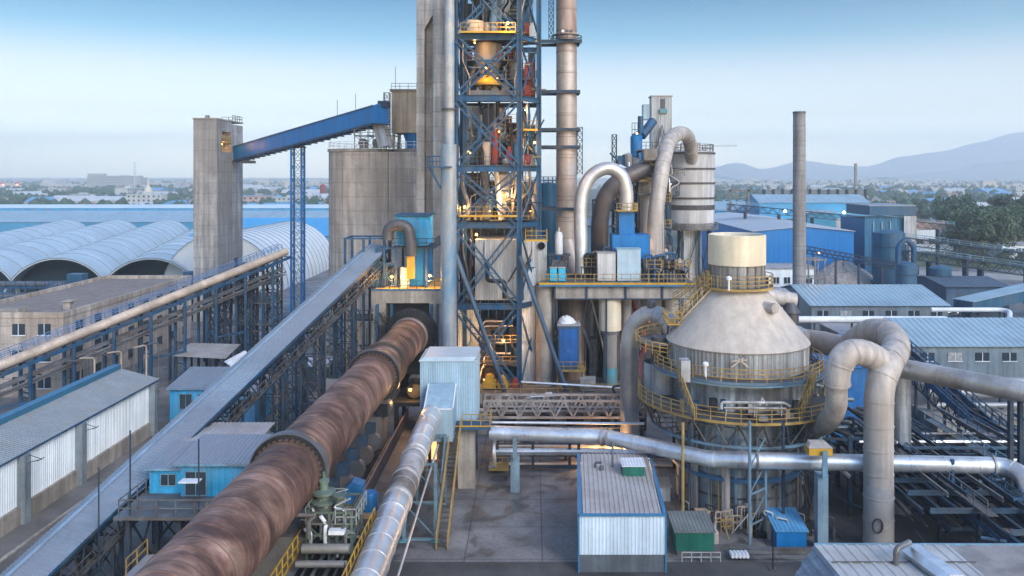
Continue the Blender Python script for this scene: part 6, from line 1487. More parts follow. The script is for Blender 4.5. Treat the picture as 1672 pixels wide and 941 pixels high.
for k in range(26):
    x=rk.uniform(-7,13); y=rk.uniform(92,104); h=rk.uniform(.8,3.6); w_=rk.uniform(.2,.8)
    if k%2: MB().box(x-w_,x+w_,y-.5,y+.5,.05,h).build('machine',rk.choice([black_steel,grey_steel,steel_dk,dusty_duct]),pb2)
    else: MB().tube(spline([(x,y,.1),(x,y,h*.6),(x+rk.uniform(-1,1),y,h),(x+rk.uniform(-4,4),y,h+.2)],4),rk.choice((.08,.14,.24)),8).build('pipe',rk.choice([grey_steel,rusty_stack,black_steel,silver]),pb2)
wl=T('rear_wall','beige retaining wall with dark openings behind the pipe bridges','wall',(5,98,0))
MB().box(-6,13.5,98,98.5,0,2.6).build('wall',M('beige_wall',(.15,.125,.105),.85,var=.2,streak=.25),wl)
for k in range(4): MB().box(-4+4*k,-2+4*k,97.95,98.0,0,1.8).build('opening',opening,wl)

# ---------------------------------------------------------------- white shed in the yard
ws=T('white_shed','white ribbed shed with grey ribbed roof and blue trim in the yard','shed',(6.8,68.5,0))
rot=lambda x,y,z:V((x+(y-62.6)*.045,y,z))
x0,x1,yf,yb,ze=3.5,10.05,62.6,74.7,4.4
MB().corr(rot(x0,yf,1.35),rot(x1,yf,1.35),rot(x1,yf,ze),rot(x0,yf,ze),.27,.035).corr(rot(x1,yf+.06,0),rot(x1,yb,0),rot(x1,yb,ze+.3),rot(x1,yf+.06,ze),.3,.04).corr(rot(x0,yb,0),rot(x0,yf+.06,0),rot(x0,yf+.06,ze),rot(x0,yb,ze+.3),.3,.04).build('wall',M('shed_white',(.58,.71,.80),.5,var=.1,scale=.3,streak=.16,dirt=(.42,.47,.5),dirt_amt=.4),ws)
MB().add([rot(x0+.05,yf+.03,0),rot(x1-.05,yf+.03,0),rot(x1-.05,yf+.03,1.32),rot(x0+.05,yf+.03,1.32)],[(0,1,2,3)]).build('plinth',M('shed_plinth',(.10,.12,.14),.7,var=.2,streak=.2),ws)
MB().corr(rot(x0+.3,yf-.12,ze+.06),rot(x1-.3,yf-.12,ze+.06),rot(x1-.3,yb,ze+.5),rot(x0+.3,yb,ze+.5),.36,.07).build('roof',M('shed_roof',(.47,.45,.44),.5,.15,var=.14,scale=.25,dirt=(.28,.25,.23),dirt_amt=.5),ws)
b=MB().bar(rot(x0,yf-.16,ze+.03),rot(x1,yf-.16,ze+.03),.1,.2).bar(rot(x0+.08,yf,ze+.08),rot(x0+.08,yb,ze+.5),.28,.1).bar(rot(x1-.08,yf,ze+.08),rot(x1-.08,yb,ze+.5),.28,.1).bar(rot(x1+.02,yf-.02,0),rot(x1+.02,yf-.02,ze),.12).bar(rot(x0-.02,yf-.02,0),rot(x0-.02,yf-.02,ze),.12); b.build('blue_trim',M('trim_blue',(.04,.17,.33),.5,var=.15),ws)
bx=T('roof_unit','small green box with a white ribbed lid on the shed roof','box',(8.2,70.2,4.7)); 
MB().box(7.6,9.4,69.6,71.3,4.72,5.6).build('box',green,bx); MB().corr((7.5,69.5,5.62),(9.5,69.5,5.62),(9.5,71.4,5.7),(7.5,71.4,5.7),.25,.04).build('lid',sheet,bx)
o=T('roof_stub','rusty pipe stubs on the shed roof behind the green box','pipes',(5.7,71,4.7)); MB().tube(bend([(5.4,71.6,4.7),(5.4,71.6,5.2),(5.9,71.3,5.3)],.2),.1,8).tube([(5.9,71.0,4.7),(5.9,71.0,5.1)],.2,10).tube([(6.9,71.6,4.8),(6.9,71.6,7)],.1,8).build('stub',grey_steel,o)
# little things around the tank foot
def hut(name,label,x0,x1,y0,y1,z0,z1,m,mr,slope=.5):
    o=T(name,label,'hut',((x0+x1)/2,(y0+y1)/2,0))
    MB().prism([(x0,y0,z0),(x0,y1,z0),(x0,y1,z1+slope),(x0,y0,z1)],(x1-x0,0,0)).build('body',m,o)
    MB().corr((x0-.15,y0-.15,z1+.03),(x1+.15,y0-.15,z1+.03),(x1+.15,y1+.15,z1+slope+.06),(x0-.15,y1+.15,z1+slope+.06),.3,.04).build('roof',mr,o)
    MB().box(x0+.1,x1-.1,y0+.1,y1-.1,0,z0).build('skids',grey_steel,o); return o
hut('green_hut','dark green hut with grey roof between the white shed and cone tank',11.3,14.3,65.2,68.5,.45,1.95,green,M('hut_roof',(.16,.18,.18),.6,var=.2),.2)
hut('blue_skip','cobalt blue bin hut with a sloping lid at the right foot of the cone tank',19.6,22.0,66.4,69.6,.1,1.5,cobalt,M('lid_blue',(.10,.32,.55),.45,var=.2),.5)
hut('grey_box','small grey transformer box between the shed and the tank',10.9,12.3,74,75.6,.9,2.2,grey_clad,roof_dusty,.2)
o=T('low_fence','low white rail fence in front of the dark green hut','fence',(13.2,64.2,0)); MB().rail([(11.6,64.3,0),(14.6,64.3,0)],.75,.03,.8).build('rails',grey_clad,o)
for k in range(5):
    x=ax(1195+6*k,64.6)
    if k==0: o=T('bag_bundle','small bundle of pale ribbed bags by the tank post','bags',(x,64.6,0))
    MB().lathe_y(x,.45,[(.01,64.2),(.14,64.2),(.17,64.6),(.14,65.1),(.01,65.1)],10).build('bag',sheet,o)
o=T('pump_skids','yellow pump skids and pipes around the tank foot','pumps',(16,70.5,0))
for k in range(18):
    x=rk.uniform(13.2,25); y=rk.uniform(67.5,72); h_=rk.uniform(.4,1.6); w_=rk.uniform(.2,.6)
    (MB().box(x-w_,x+w_,y-w_*.7,y+w_*.7,.02,h_) if k%2 else MB().lathe(x,y,[(w_*.6,.02),(w_*.6,h_*.7),(w_*.25,h_*.9),(w_*.25,h_*1.3),(.01,h_*1.3)],14)).build('skid_machine',rk.choice([grey_steel,black_steel,dusty_duct,beige,steel_dk,green_eq]),o)
    MB().tube(bend([(x,y,h_),(x,y,h_+.6),(x+rk.uniform(-1.5,1.5),y+.4,h_+.7),(x+rk.uniform(-1.5,1.5),y+.4,.1)],.2),rk.choice((.05,.08)),7).build('skid_pipe',rk.choice([grey_steel,yellow,silver,black_steel]),o)
for k in range(14):
    x=rk.uniform(13.5,19); y=rk.uniform(69.3,71.6); MB().rail([(x,y,0.02),(x+rk.uniform(.6,1.4),y+.2,.02)],rk.uniform(.7,1.8),.04,.5).build('skid_rail',rk.choice([yellow,tan_pipe,grey_steel]),o)
MB().box(13.9,15.1,70.4,71.3,.1,1.4).build('pump_box',beige,o)
o=T('plank_pile','leaning timber boards at the right foot of the cone tank','boards',(25,74,0)); 
for k in range(4): MB().bar((24.2+.2*k,72+.5*k,.1),(25.6,73+.5*k,.9+.2*k),.4,.06).build('board',plank,o)
o=T('front_post','thin dark post with a base plate in the front of the yard','post',(ax(1262,63),63,0)); MB().tube([(ax(1262,63),63,0),(ax(1262,63),63,3)],.06,6).build('pole',black_steel,o); MB().box(ax(1262,63)-.3,ax(1262,63)+.3,62.7,63.3,0,.08).build('plate',grey_steel,o)
o=T('ground_beam','long low steel beam lying in front of the tank posts','beam',(19,65.6,0)); MB().ibeam((15.6,65.6,.3),(24,65.6,.3),.3,.4).build('beam',grey_steel,o)
# ---------------------------------------------------------------- forked dusty duct
yd=T('forked_duct','giant dusty forked duct standing at the right, its arms curving back and to the tank','duct',(27.6,66,0))
main=spline([(27.6,66,5.4),(27.6,66,9.5),(27.75,66.1,13),at(1449,598,67.0),at(1463,568,69.8),at(1451,546,72.8),at(1424,541,76),at(1398,556,79),at(1384,572,80.5),at(1372,580,83)])
MB().tube(main,1.13,30).bands(main,1.13,1.9,.1,.05,30).build('main_duct',dusty_duct,yd)
MB().tube([(27.6,66,0),(27.6,66,5.5)],1.15,30).bands([V((27.6,66,0)),V((27.6,66,5.4))],1.15,1.8,.1,.05,30).build('lower_sleeve',M('lower_sleeve',(.38,.385,.385),.5,.35,var=.18,scale=.4,dirt=(.28,.25,.23),dirt_amt=.5),yd)
arm=spline([at(1446,596,67.2),at(1424,582,66.6),at(1400,575,66.0),at(1380,582,65.8),at(1369,604,65.8),at(1366,632,66),at(1364,666,67.0),at(1345,694,70.5),at(1312,700,75.5)])
MB().tube(arm,[1.05]*22+[1.0]*8+[.85]*(len(arm)-30),24).bands(arm[:30],1.03,1.5,.1,.05,24).build('short_arm',dusty_duct,yd)
MB().tube([(ax(1470,74),74,0.02),(ax(1470,74),74,az(590,74))],.9,24).bands([V((ax(1470,74),74,0)),V((ax(1470,74),74,14))],.9,2.4,.08,.03,24).build('rear_leg',tank_grey,yd)
MB().tube([at(1386,571,80),at(1345,560,84),at(1300,553,88)],1.15,24).build('tank_arm',M('tank_arm',(.36,.305,.265),.6,.2,var=.2,scale=.4,dirt=(.25,.2,.17)),yd)
o=T('large_silver_pipe','thick silver pipe running from the forked duct out to the right edge','pipe',at(1560,615,70))
pts=[at(1474,602,73.5),at(1672,640,66),at(1760,657,63)]
MB().tube(pts,.86,26).bands(pts,.86,2.2,.09,.03,26).build('pipe',M('dusty_galv',(.46,.44,.42),.4,.6,var=.2,scale=.4,dirt=(.30,.255,.22),dirt_amt=.7,dirt_scale=.3),o)
for px in (1650,1666): MB().box(ax(px,66)-.15,ax(px,66)+.15,65.8,66.2,0,az(655,66)).build('leg',steel_dk,o)
P=at(1372,668,66.5); q=T('duct_cable','coil of black cable hanging on the forked duct','cable',(27,64.7,2)); MB().tube([(27.0+.4*cos(a),64.75,2.6+.55*sin(a)) for a in [k*pi/9 for k in range(19)]],.06,6).build('coil',black_steel,q)
# right white tank side building + pipe into the tank
o=T('side_duct_box','small white clad box joined to the right side of the cone tank','box',(25.5,82,9.4)); MB().corr((24.3,81,12),(27.1,81,12),(27.1,81,14.8),(24.3,81,14.8),.3,.04).box(24.32,27.1,81.1,84,9.4,14.8).build('casing',grey_clad,o)
o=T('rear_pipe','dark horizontal pipe with a small cone hopper behind the cone roof','pipe',(27,96,10))
MB().tube([at(1240,478,96),at(1262,486,96),at(1298,492,96)],.95,20).build('pipe',dusty_duct,o); P=at(1291,510,95); MB().lathe(P.x,P.y,[(.4,P.z+1.1),(1.1,P.z),(.9,P.z-.1),(.9,0)],20).build('hopper',dark_duct,o)

# ---------------------------------------------------------------- blue steel pipe rack, lower right
pr=T('pipe_rack','wide maze of blue steel beams and columns filling the lower right yard','rack',(40,74,0))
for x_ in (29.5,33.5,37.5,41.5,46):
    for y_ in (58,62,68,74,80):
        if x_<30 and y_<63: continue
        MB().box(x_-.16,x_+.16,y_-.16,y_+.16,0,4.9).build('column',steel_dk,pr)
beam_m=M('beam_blue',(.06,.115,.17),.5,.2,var=.3,scale=.6,dirt=(.10,.10,.10),dirt_amt=.5)
for y_,x0_ in ((58,33.5),(61.8,29.7),(65.3,29.6),(68,29.5),(71,29.6),(74,30),(77,30),(80,31)):
    MB().ibeam((x0_,y_,5.0),(50,y_,5.0),.17,.32).build('cross_beam',beam_m,pr)
for x_ in (29.5,30.9,32.2,33.5,35.0,36.3,37.5,39.5,41.5,44,46,48.5): MB().ibeam((x_,56 if x_>33 else 62.6,4.6),(x_,86,4.6),.26,.36).build('long_beam',steel_dk,pr)
for k in range(30):
    x_=29.6+k*.62; MB().bar((x_,64+rk.uniform(-1,1),3.2),(x_+rk.uniform(-2,2),84,3.2),.12).build('tray',rk.choice([grey_steel,steel_dk,black_steel]),pr)
for (y_,z_) in ((70,5.3),(72,5.3),(76,5.6),(79,5.4)): MB().tube([(30,y_,z_),(49,y_,z_)],.16,8).build('pipe',rk.choice([grey_steel,silver]),pr)
for k in range(6): x_=33.5+2.2*k; MB().box(x_-.12,x_+.12,66-.12,66+.12,4.6,7.4).build('stub_column',steel_lt if k%2 else steel,pr)
MB().rail([(39.5,61.9,5.2),(46,61.9,5.2),(46,58,5.2)],2.2,.08,2.2,rows=2).build('frame_railing',steel,pr)
for (x0_,x1_,y_) in ((32.6,40,64.4),(34,41,59.8),(33,40,70.5)): MB().box(x0_,x1_,y_,y_+.7,4.15,4.25).build('walk_plank',plank,pr)
rkk=random.Random(31)
for k in range(30):
    x_=rkk.uniform(30,48); y_=rkk.uniform(63,84); a=V((x_,y_,rkk.uniform(.5,4.4))); MB().bar(a,a+V((rkk.uniform(-3,3),rkk.uniform(-3,3),rkk.uniform(-2.5,.5))),.12).build('brace',rkk.choice([steel_dk,grey_steel,black_steel]),pr)
# tangle between tank and duct
for k in range(26):
    x_=31+k*.72; zz=rkk.choice((3.0,3.6,4.2,6.2)); MB().ibeam((x_,57+rkk.uniform(0,7),zz),(x_+rkk.uniform(-.4,.6),80+rkk.uniform(0,8),zz),.15,.26).build('rail_beam',rkk.choice([steel_dk,steel,beam_m,grey_steel]),pr)
for k in range(14):
    y_=58.5+k*1.9; zz=rkk.choice((2.6,3.4,6.4)); MB().bar((30.5+rkk.uniform(0,6),y_,zz),(49,y_,zz),.14,.22).build('rail_beam',rkk.choice([beam_m,steel_dk,steel]),pr)
for k in range(5):
    x_=33+3.4*k; MB().box(x_,x_+.8,60,84,5.3,5.36).build('walk_plate',grey_steel,pr); MB().rail([(x_,60,5.36),(x_,84,5.36)],1.1,.04,1.8).build('railing',rkk.choice([steel,grey_steel,steel_lt]),pr)
for k in range(30):
    a=V((rkk.uniform(30,47),rkk.uniform(60,84),rkk.uniform(3.4,5.8))); MB().tube(spline([a,a+V((rkk.uniform(1,4),rkk.uniform(-2,2),.1)),a+V((rkk.uniform(4,7),rkk.uniform(-3,3),-.1))],4),rkk.choice((.05,.08,.12)),7).build('cable',rkk.choice([grey_steel,silver,steel_lt,black_steel]),pr)
tg=T('pipe_tangle','dark tangle of pipes and struts between the cone tank and the forked duct','pipes',(27,77,0))
for k in range(34):
    x_=rkk.uniform(24.5,31.5); y_=rkk.uniform(72,84); z_=rkk.uniform(1,8.5)
    a=V((x_,y_,z_)); MB().tube([a,a+V((rkk.uniform(-1,4),rkk.uniform(-5,3),rkk.uniform(-2.5,1)))],rkk.choice((.06,.09,.14,.2)),7).build('pipe',rkk.choice([grey_steel,grey_steel,steel_dk,black_steel,silver]),tg)
for (y_,z_,r_) in ((82,9.2,.35),(80,8.4,.22),(84,7.4,.5),(79,6.0,.2)): MB().tube([(24,y_,z_),(31,y_,z_)],r_,12).build('cross_pipe',M('pipe_blue_grey',(.22,.28,.32),.4,.4,var=.2),tg)
for x_ in (25.5,28.0,30.5):
    for y_ in (73,79): MB().box(x_-.18,x_+.18,y_-.18,y_+.18,0,7).build('column',steel_dk,tg)
for z_ in (4.5,6.8): MB().bar((25.5,73,z_),(30.5,73,z_),.2).bar((25.5,79,z_),(30.5,79,z_),.2).build('beam',steel_dk,tg)
MB().bar((25.5,73,.2),(28,79,6.6),.16).bar((28,73,.2),(30.5,79,6.6),.16).bar((30.5,73,.4),(25.5,73,6.6),.14).build('brace',black_steel,tg)
o=T('mushroom_vent','small grey dome vent above the pipes right of the ring walkway','vent',(ax(1368,74),74,8.8)); MB().lathe(ax(1368,74),74,[(.25,8.0),(.25,9.0),(.42,9.1),(.4,9.4),(.2,9.65),(.01,9.7)],14).build('dome',silver,o)
# blue walled trench conveyor going right
p,t,s_,u,L=frame((48.5,112,7.6),(44.0,70,3.6))
bc=T('belt_conveyor','long open blue belt conveyor descending to the lower right corner','conveyor',p+t*L/2-V((0,0,3)))
MB().bar(loc(0,0,0),loc(L,0,0),1.5,.12,u).build('belt',black_steel,bc)
MB().bar(loc(0,-1.0,.1),loc(L,-1.0,.1),.14,.7,u).bar(loc(0,1.0,.1),loc(L,1.0,.1),.14,.7,u).build('side_plates',steel,bc)
MB().rail([loc(0,-1.1,.4),loc(L,-1.1,.4)],1.0,.05,1.6,up=u).rail([loc(0,1.1,.4),loc(L,1.1,.4)],1.0,.05,1.6,up=u).build('railing',steel,bc)
MB().truss(loc(0,-1.0,-1.8),loc(L,-1.0,-1.8),1.5,20,.14,.1,u).truss(loc(0,1.0,-1.8),loc(L,1.0,-1.8),1.5,20,.14,.1,u).build('truss_sides',steel_dk,bc)
MB().bar(loc(0,-1.6,-.2),loc(L,-1.6,-.2),.6,.06,u).build('walkway',grey_steel,bc)
for a in (3,12,21,30,38):
    q=loc(a,0,-1.8); MB().box(q.x-.9,q.x-.65,q.y-.15,q.y+.15,0,q.z).box(q.x+.65,q.x+.9,q.y-.15,q.y+.15,0,q.z).build('leg',steel_dk,bc)
for k in range(10): q=loc(2+k*4,rkk.uniform(-.4,.4),.2); MB().box(q.x-.3,q.x+.3,q.y-.4,q.y+.4,q.z-.1,q.z+.4).build('idler',black_steel,bc)
o=T('blue_side_building','mid blue shed wall seen between the cone tank and the forked duct','shed',(35,100,0)); MB().prism([(32.5,92,0),(39.5,92,0),(39.5,92,9.2),(32.5,92,8.2)],(4,18,0)).build('wall',M('midblue_wall',(.02,.14,.38),.5,var=.2,streak=.2),o); MB().corr((32.2,91.6,8.3),(39.8,91.6,9.3),(44,110.4,9.3),(36.2,110.4,8.3),.5,.06).build('roof',cobalt,o)
o=T('trench_wall','grey concrete bunker walls and slabs under the silver pipe at the right','wall',(58,98,0))
MB().box(47,75,96,103,0,1.6).build('slab',concrete_plain,o); MB().box(50,78,88,88.8,0,2.6).box(58,80,76,77,0,3.4).build('wall',concrete_plain,o)
for (y_,z_,r_) in ((104,4.2,.5),(101,3.6,.7),(99,2.6,.3)): MB().tube([(48,y_,z_),(85,y_,z_)],r_,14).build('pipe',M('pipe_dust_blue',(.30,.32,.33),.5,.3,var=.2),o)
for k in range(5): MB().box(50+7*k,50.4+7*k,100.8,101.2,0,3).build('post',steel_dk,o)
# foreground hall roof
fr=T('foreground_hall','grey white panelled hall roof cut by the bottom right corner','hall',(25,42,0))
MB().box(15.2,40,36.5,46.9,0,8.2).build('wall',wall_dull,fr)
MB().corr((16.4,34,9.0),(24.0,34,9.0),(23.6,47,9.05),(16.0,47,9.05),.62,.05).build('roof_panel',M('panel_roof',(.46,.46,.45),.5,.1,var=.14,scale=.4,dirt=(.33,.31,.29),dirt_amt=.6,dirt_scale=.3),fr)
MB().corr((24.05,34,9.0),(42,34,9.0),(42,47,9.0),(23.65,47,9.0),1.6,.04).build('roof_panel',M('stained_roof',(.33,.30,.285),.6,.1,var=.25,scale=.3,dirt=(.16,.14,.13),dirt_amt=.7,dirt_scale=.2),fr)
b=MB()
for y_ in (36,38.2,40.4,42.6,44.8): b.box(16.2,24,y_-.04,y_+.04,9.06,9.13)
b.build('roof_seams',grey_steel,fr)
MB().corr((14.9,34,7.2),(16.4,34,8.95),(16.0,47,9.0),(14.5,46.2,7.5),.5,.04).build('roof_flank',M('flank_blue',(.17,.22,.27),.5,.1,var=.2,streak=.2),fr)
MB().bar((16.0,47.02,9.0),(42,47.02,8.95),.12,.25).build('eave',steel_lt,fr)
ds=T('roof_hood','short silver hooded duct lying on the foreground roof','duct',(21.7,43,9.1))
MB().prism([(21.0,42,9.1),(22.1,42,9.1),(22.2,42,9.4),(21.9,42,9.75),(21.2,42,9.75),(20.9,42,9.4)],(-.65,3.4,.05)).build('hood',silver,ds); MB().tube(bend([(19.6,44.6,9.1),(19.6,44.6,9.9),(20.6,45.2,10.0)],.3),.16,10).build('pipe',grey_steel,ds); MB().lathe(19.5,42.2,[(.2,9.05),(.2,9.3),(.01,9.35)],12).build('vent',black_steel,ds)

# ---------------------------------------------------------------- sheds in the middle right
def shed2(lab,px0,px1,d0,depth,ze,zr,n,skew=0):
    x0=ax(px0,d0);x1=ax(px1,d0); return hall('long_shed',lab,x0,x1,d0,d0+depth,ze,zr,wall_dull,roof_sky,'shed',wins=(n,ze-2.2,ze-1.0,2.0),pitch=.9)
shed2('long shed with sky blue roof and grey walls right of the chimney base',1325,1548,150,22,6.6,8.9,6)
shed2('nearer long shed with sky blue roof behind the forked duct',1492,1760,120,18,5.4,7.9,6)
o=T('low_link_roof','low grey walled store with pale pipes on its roof between the two long sheds','shed',(62,138,0)); MB().box(50,86,134,144,0,4.4).build('wall',wall_dull,o); MB().box(49.5,86.5,133.5,144.5,4.4,4.65).build('roof',roof_dusty,o)
for (py,x0_,x1_,d,r_,m_,lab) in ((522,1300,1545,133,.55,sheet,'white horizontal pipe in front of the farther long shed'),(506,1520,1650,145,.4,sheet,'white pipe elbow run right of the farther long shed'),(536,1545,1690,132,.35,silver,'slim silver pipe above the nearer long shed roof')):
    o=T('white_pipe',lab,'pipe',at((x0_+x1_)/2,py,d)); pts=[at(x0_,py,d),at(x1_,py,d)]
    if py==506: pts=bend(pts+[at(1648,520,140),at(1700,545,125)],2)
    if py==522: pts=bend(pts+[at(1548,532,133),at(1548,545,133)],.6)
    MB().tube(pts,r_,14).build('pipe',m_,o)
    for k in range(4): x=ax(x0_+(x1_-x0_)*(k+.5)/4,d); MB().box(x-.12,x+.12,d+.1,d+.4,0,az(py,d)).build('support',steel_dk,o)
o=T('sloping_gallery','sky blue roofed sloping conveyor gallery at the right edge','conveyor',(115,165,5)); a=V((78,150,7.4)); c=V((128,170,13.0)); tt=(c-a).normalized(); ss_=tt.cross(V((0,0,1))).normalized()
MB().prism([a-ss_*2-V((0,0,2)),a+ss_*2-V((0,0,2)),a+ss_*2,a-ss_*2],c-a).build('casing',navy,o); MB().corr(a-ss_*2.3+V((0,0,.1)),a+ss_*2.3+V((0,0,.1)),c+ss_*2.3+V((0,0,.1)),c-ss_*2.3+V((0,0,.1)),.8,.06).build('roof',roof_sky,o)
b=MB()
for k in range(6): q=a+(c-a)*(k/5); b.box(q.x-.2,q.x+.2,q.y-.2,q.y+.2,0,q.z-2)
b.build('legs',steel_dk,o)
o=T('sloping_gallery','navy sided conveyor gallery with pale roof behind the farther long shed','conveyor',(70,180,4)); a=V((79.7,200,6.0)); c=V((87.5,163,3.6)); tt=(c-a).normalized(); ss_=tt.cross(V((0,0,1))).normalized()
MB().prism([a-ss_*1.4-V((0,0,1.8)),a+ss_*1.4-V((0,0,1.8)),a+ss_*1.4,a-ss_*1.4],c-a).build('casing',navy,o); MB().prism([a-ss_*1.6,a+ss_*1.6,a+ss_*1.6+V((0,0,.15)),a-ss_*1.6+V((0,0,.15))],c-a).build('roof',roof_sky,o)
b=MB()
for k in range(6): q=a+(c-a)*(k/5); b.box(q.x-.2,q.x+.2,q.y-.2,q.y+.2,0,q.z-1.8)
b.build('legs',steel_dk,o)
# tall chimney
xc=ax(1305,166)
ck=T('grey_chimney','tall plain grey chimney standing right of the cone tank','chimney',(xc,166,0))
MB().lathe(xc,166,[(1.32,0),(1.2,az(184,166)),(.95,az(184,166)),(.9,az(190,166))],40).build('shaft',chimney_conc,ck)
MB().lathe(xc,166,[(1.2,az(186,166)),(1.27,az(186,166)),(1.27,az(182.5,166)),(1.0,az(182.5,166))],40).build('rim',dark_duct,ck)
b=MB()
for z in range(4,42,3): b.lathe(xc,166,[(1.31-.0027*z,z),(1.345-.0027*z,z),(1.345-.0027*z,z+.14),(1.31-.0027*z,z+.14)],32)
b.build('hoops',M('hoop_grey',(.16,.155,.15),.7),ck)
# big blue hall with grey roof
hall('blue_gable_hall','big cobalt walled hall with a low grey gable roof behind the cone tank',ax(1230,205),ax(1394,205),205,285,16.4,17.6,M('cobalt_wall',(.004,.17,.47),.45,var=.08,scale=.05,streak=.1),M('gable_grey',(.36,.40,.44),.5,.1,var=.1,scale=.05),ridge='y',pitch=1.5)
# small white buildings below it
hall('white_building','low white building with a grey roof left of the chimney base',ax(1228,150),ax(1292,150),150,160,8.6,9.0,white_clad,roof_dusty,'building',wins=(4,5.4,6.8,1.2))
hall('white_building','white two storey building partly hidden by the chimney',ax(1240,185),ax(1330,185),185,195,9.5,9.8,white_clad,roof_dusty,'building',wins=(5,6,7.4,1.4))
o=T('pipe_gantry','grey open pipe gantry beside the chimney with a lamp','gantry',(64,172,0)); b=MB()
for x_ in (56,58,60):
    for y_ in (170,174): b.box(x_-.15,x_+.15,y_-.15,y_+.15,0,13)
for zz in (5,9,12.8): b.bar((55.5,170,zz),(60.5,170,zz),.25).bar((55.5,174,zz),(60.5,174,zz),.25)
b.build('frame',grey_steel,o)
# stockpile with belts
sp=T('stockpile','grey cone of stockpiled gravel under a conveyor head','stockpile',(76,200,0)); b=MB(); b.lathe(ax(1376,200),200,[(14,0),(9,4.2),(5,7.2),(2,9.0),(.8,9.5),(.01,9.6)],40)
for v in b.v: v.x+=rkk.uniform(-.35,.35); v.y+=rkk.uniform(-.35,.35); v.z=max(0,v.z+rkk.uniform(-.25,.25))
b.build('pile',M('gravel',(.30,.275,.255),.95,var=.3,scale=1.2),sp)
MB().truss((ax(1310,190),190,12.5),(ax(1500,178),178,9.0),1.6,22,.2,.14).bar((ax(1310,190),190.8,13.2),(ax(1500,178),178.8,9.8),1.6,.15).build('belt_bridge',steel_dk,sp)
for k in range(5):
    t_=(k+.5)/5; MB().box(ax(1310,190)+t_*(ax(1500,178)-ax(1310,190))-.2,ax(1310,190)+t_*(ax(1500,178)-ax(1310,190))+.2,190-12*t_-.2,190-12*t_+.2,0,12.4-3.4*t_).build('belt_leg',steel_dk,sp)
o=T('concrete_bunker','low dusty bunker of pipes beside the stockpile','bunker',(70,180,0)); MB().box(ax(1330,178),ax(1420,178),178,186,0,3.2).build('wall',concrete_plain,o); MB().box(ax(1330,178),ax(1420,178),177.8,186.2,3.2,3.5).build('roof',roof_grey,o)
o=T('yellow_white_kiosk','tiny kiosk with a yellow and white face below the stockpile','kiosk',(ax(1373,172),172,0)); MB().box(ax(1368,172),ax(1379,172),172,173.2,3,4.8).build('white_half',sheet,o); MB().box(ax(1368,172),ax(1379,172),172,173.2,1.4,3).build('yellow_half',yellow_br,o)
# navy silos and hall at the right
def navy_tank(lab,px0,px1,py0,d,h=None,neck=False):
    x=ax((px0+px1)/2,d); r=(ax(px1,d)-ax(px0,d))/2; z=az(py0,d); o=T('navy_silo',lab,'silo',(x,d,0))
    MB().lathe(x,d,[(r,0),(r,z),(r*.6,z+.5),(.01,z+.7)],36).build('shell',navy,o)
    b=MB()
    for k in range(4): b.lathe(x,d,[(r,z*k/4+1),(r+.08,z*k/4+1),(r+.08,z*k/4+1.2),(r,z*k/4+1.2)],32)
    b.build('hoops',steel_dk,o); return o,x,r,z
navy_tank('broad navy silo with a shallow cone roof in front of the navy hall',1427,1476,380,190)
o,x,r,z=navy_tank('slim navy filter silo with a hooked pipe on top',1463,1496,432,165)
pts=bend([(x-1.6,165,z),(x-1.6,165,z+3.6),(x,165,z+5.2),(x+1.5,165,z+3.6),(x+1.5,165,z)],1.5); MB().tube(pts,.55,16).build('hook_pipe',steel,o)
navy_tank('short navy tank right of the hooked filter silo',1518,1552,438,175)
o=T('navy_hall','tall navy clad hall with an overhanging top storey at the right','hall',(ax(1458,215),220,0)); x0,x1=ax(1412,215),ax(1488,215)
MB().corr((x0,215,0),(x1,215,0),(x1,215,az(355,215)),(x0,215,az(355,215)),.8,.06).box(x0+.05,x1-.02,215.1,232,0,az(358,215)).build('wall',M('teal_navy_wall',(.025,.14,.25),.55,var=.15,streak=.15),o)
MB().box(ax(1420,214),ax(1496,214),214,230,az(352,214),az(337,214)).build('top_storey',navy,o); MB().box(ax(1419,213.8),ax(1497,213.8),213.8,230.5,az(337,214),az(335.4,214)).build('roof',roof_blue,o)
MB().corr((ax(1476,214),213.9,0),(ax(1496,214),213.9,0),(ax(1496,214),213.9,az(353,214)),(ax(1476,214),213.9,az(353,214)),.5,.06).build('grey_stair_wall',grey_clad,o)
for k in range(3): MB().box(ax(1425+14*k,214.8),ax(1427+14*k,214.8),214.7,214.9,2,az(362,215)).build('downpipe',steel_lt,o)
hall('dark_shed','dark blue grey shed with a flat felt roof near the belt conveyors',ax(1545,165),ax(1648,165),165,182,8.0,9.0,M('darkblue_shed',(.05,.10,.16),.6,var=.2,streak=.2),M('darkblue_roof',(.06,.09,.125),.6,var=.2),'shed')
# conveyors across the right yard
for k,(a,c,lab) in enumerate((((84,186,11.5),(148,156,3.2),'long dark conveyor bridge crossing the right yard, nearer one'),((86,205,13.8),(170,172,3.5),'long dark conveyor bridge behind the nearer one on the right'),((58,245,20),(135,265,12.5),'thin pipe bridge running behind the navy hall'),)):
    a=V(a);c=V(c); o=T('conveyor_bridge',lab,'conveyor',(a+c)/2)
    MB().truss(a,c,1.7,24,.2,.13).truss(a+V((0,1.8,0)),c+V((0,1.8,0)),1.7,24,.2,.13).bar(a+V((0,.9,1.8)),c+V((0,.9,1.8)),2.2,.2).build('truss',steel_dk,o)
    MB().rail([a+V((0,-.2,1.8)),c+V((0,-.2,1.8))],1,.06,2.5).build('railing',steel_lt,o)
    for j in range(7): q=a+(c-a)*((j+.5)/7); MB().box(q.x-.25,q.x+.25,q.y-.1,q.y+1.9,0,q.z).build('trestle',steel_dk,o)
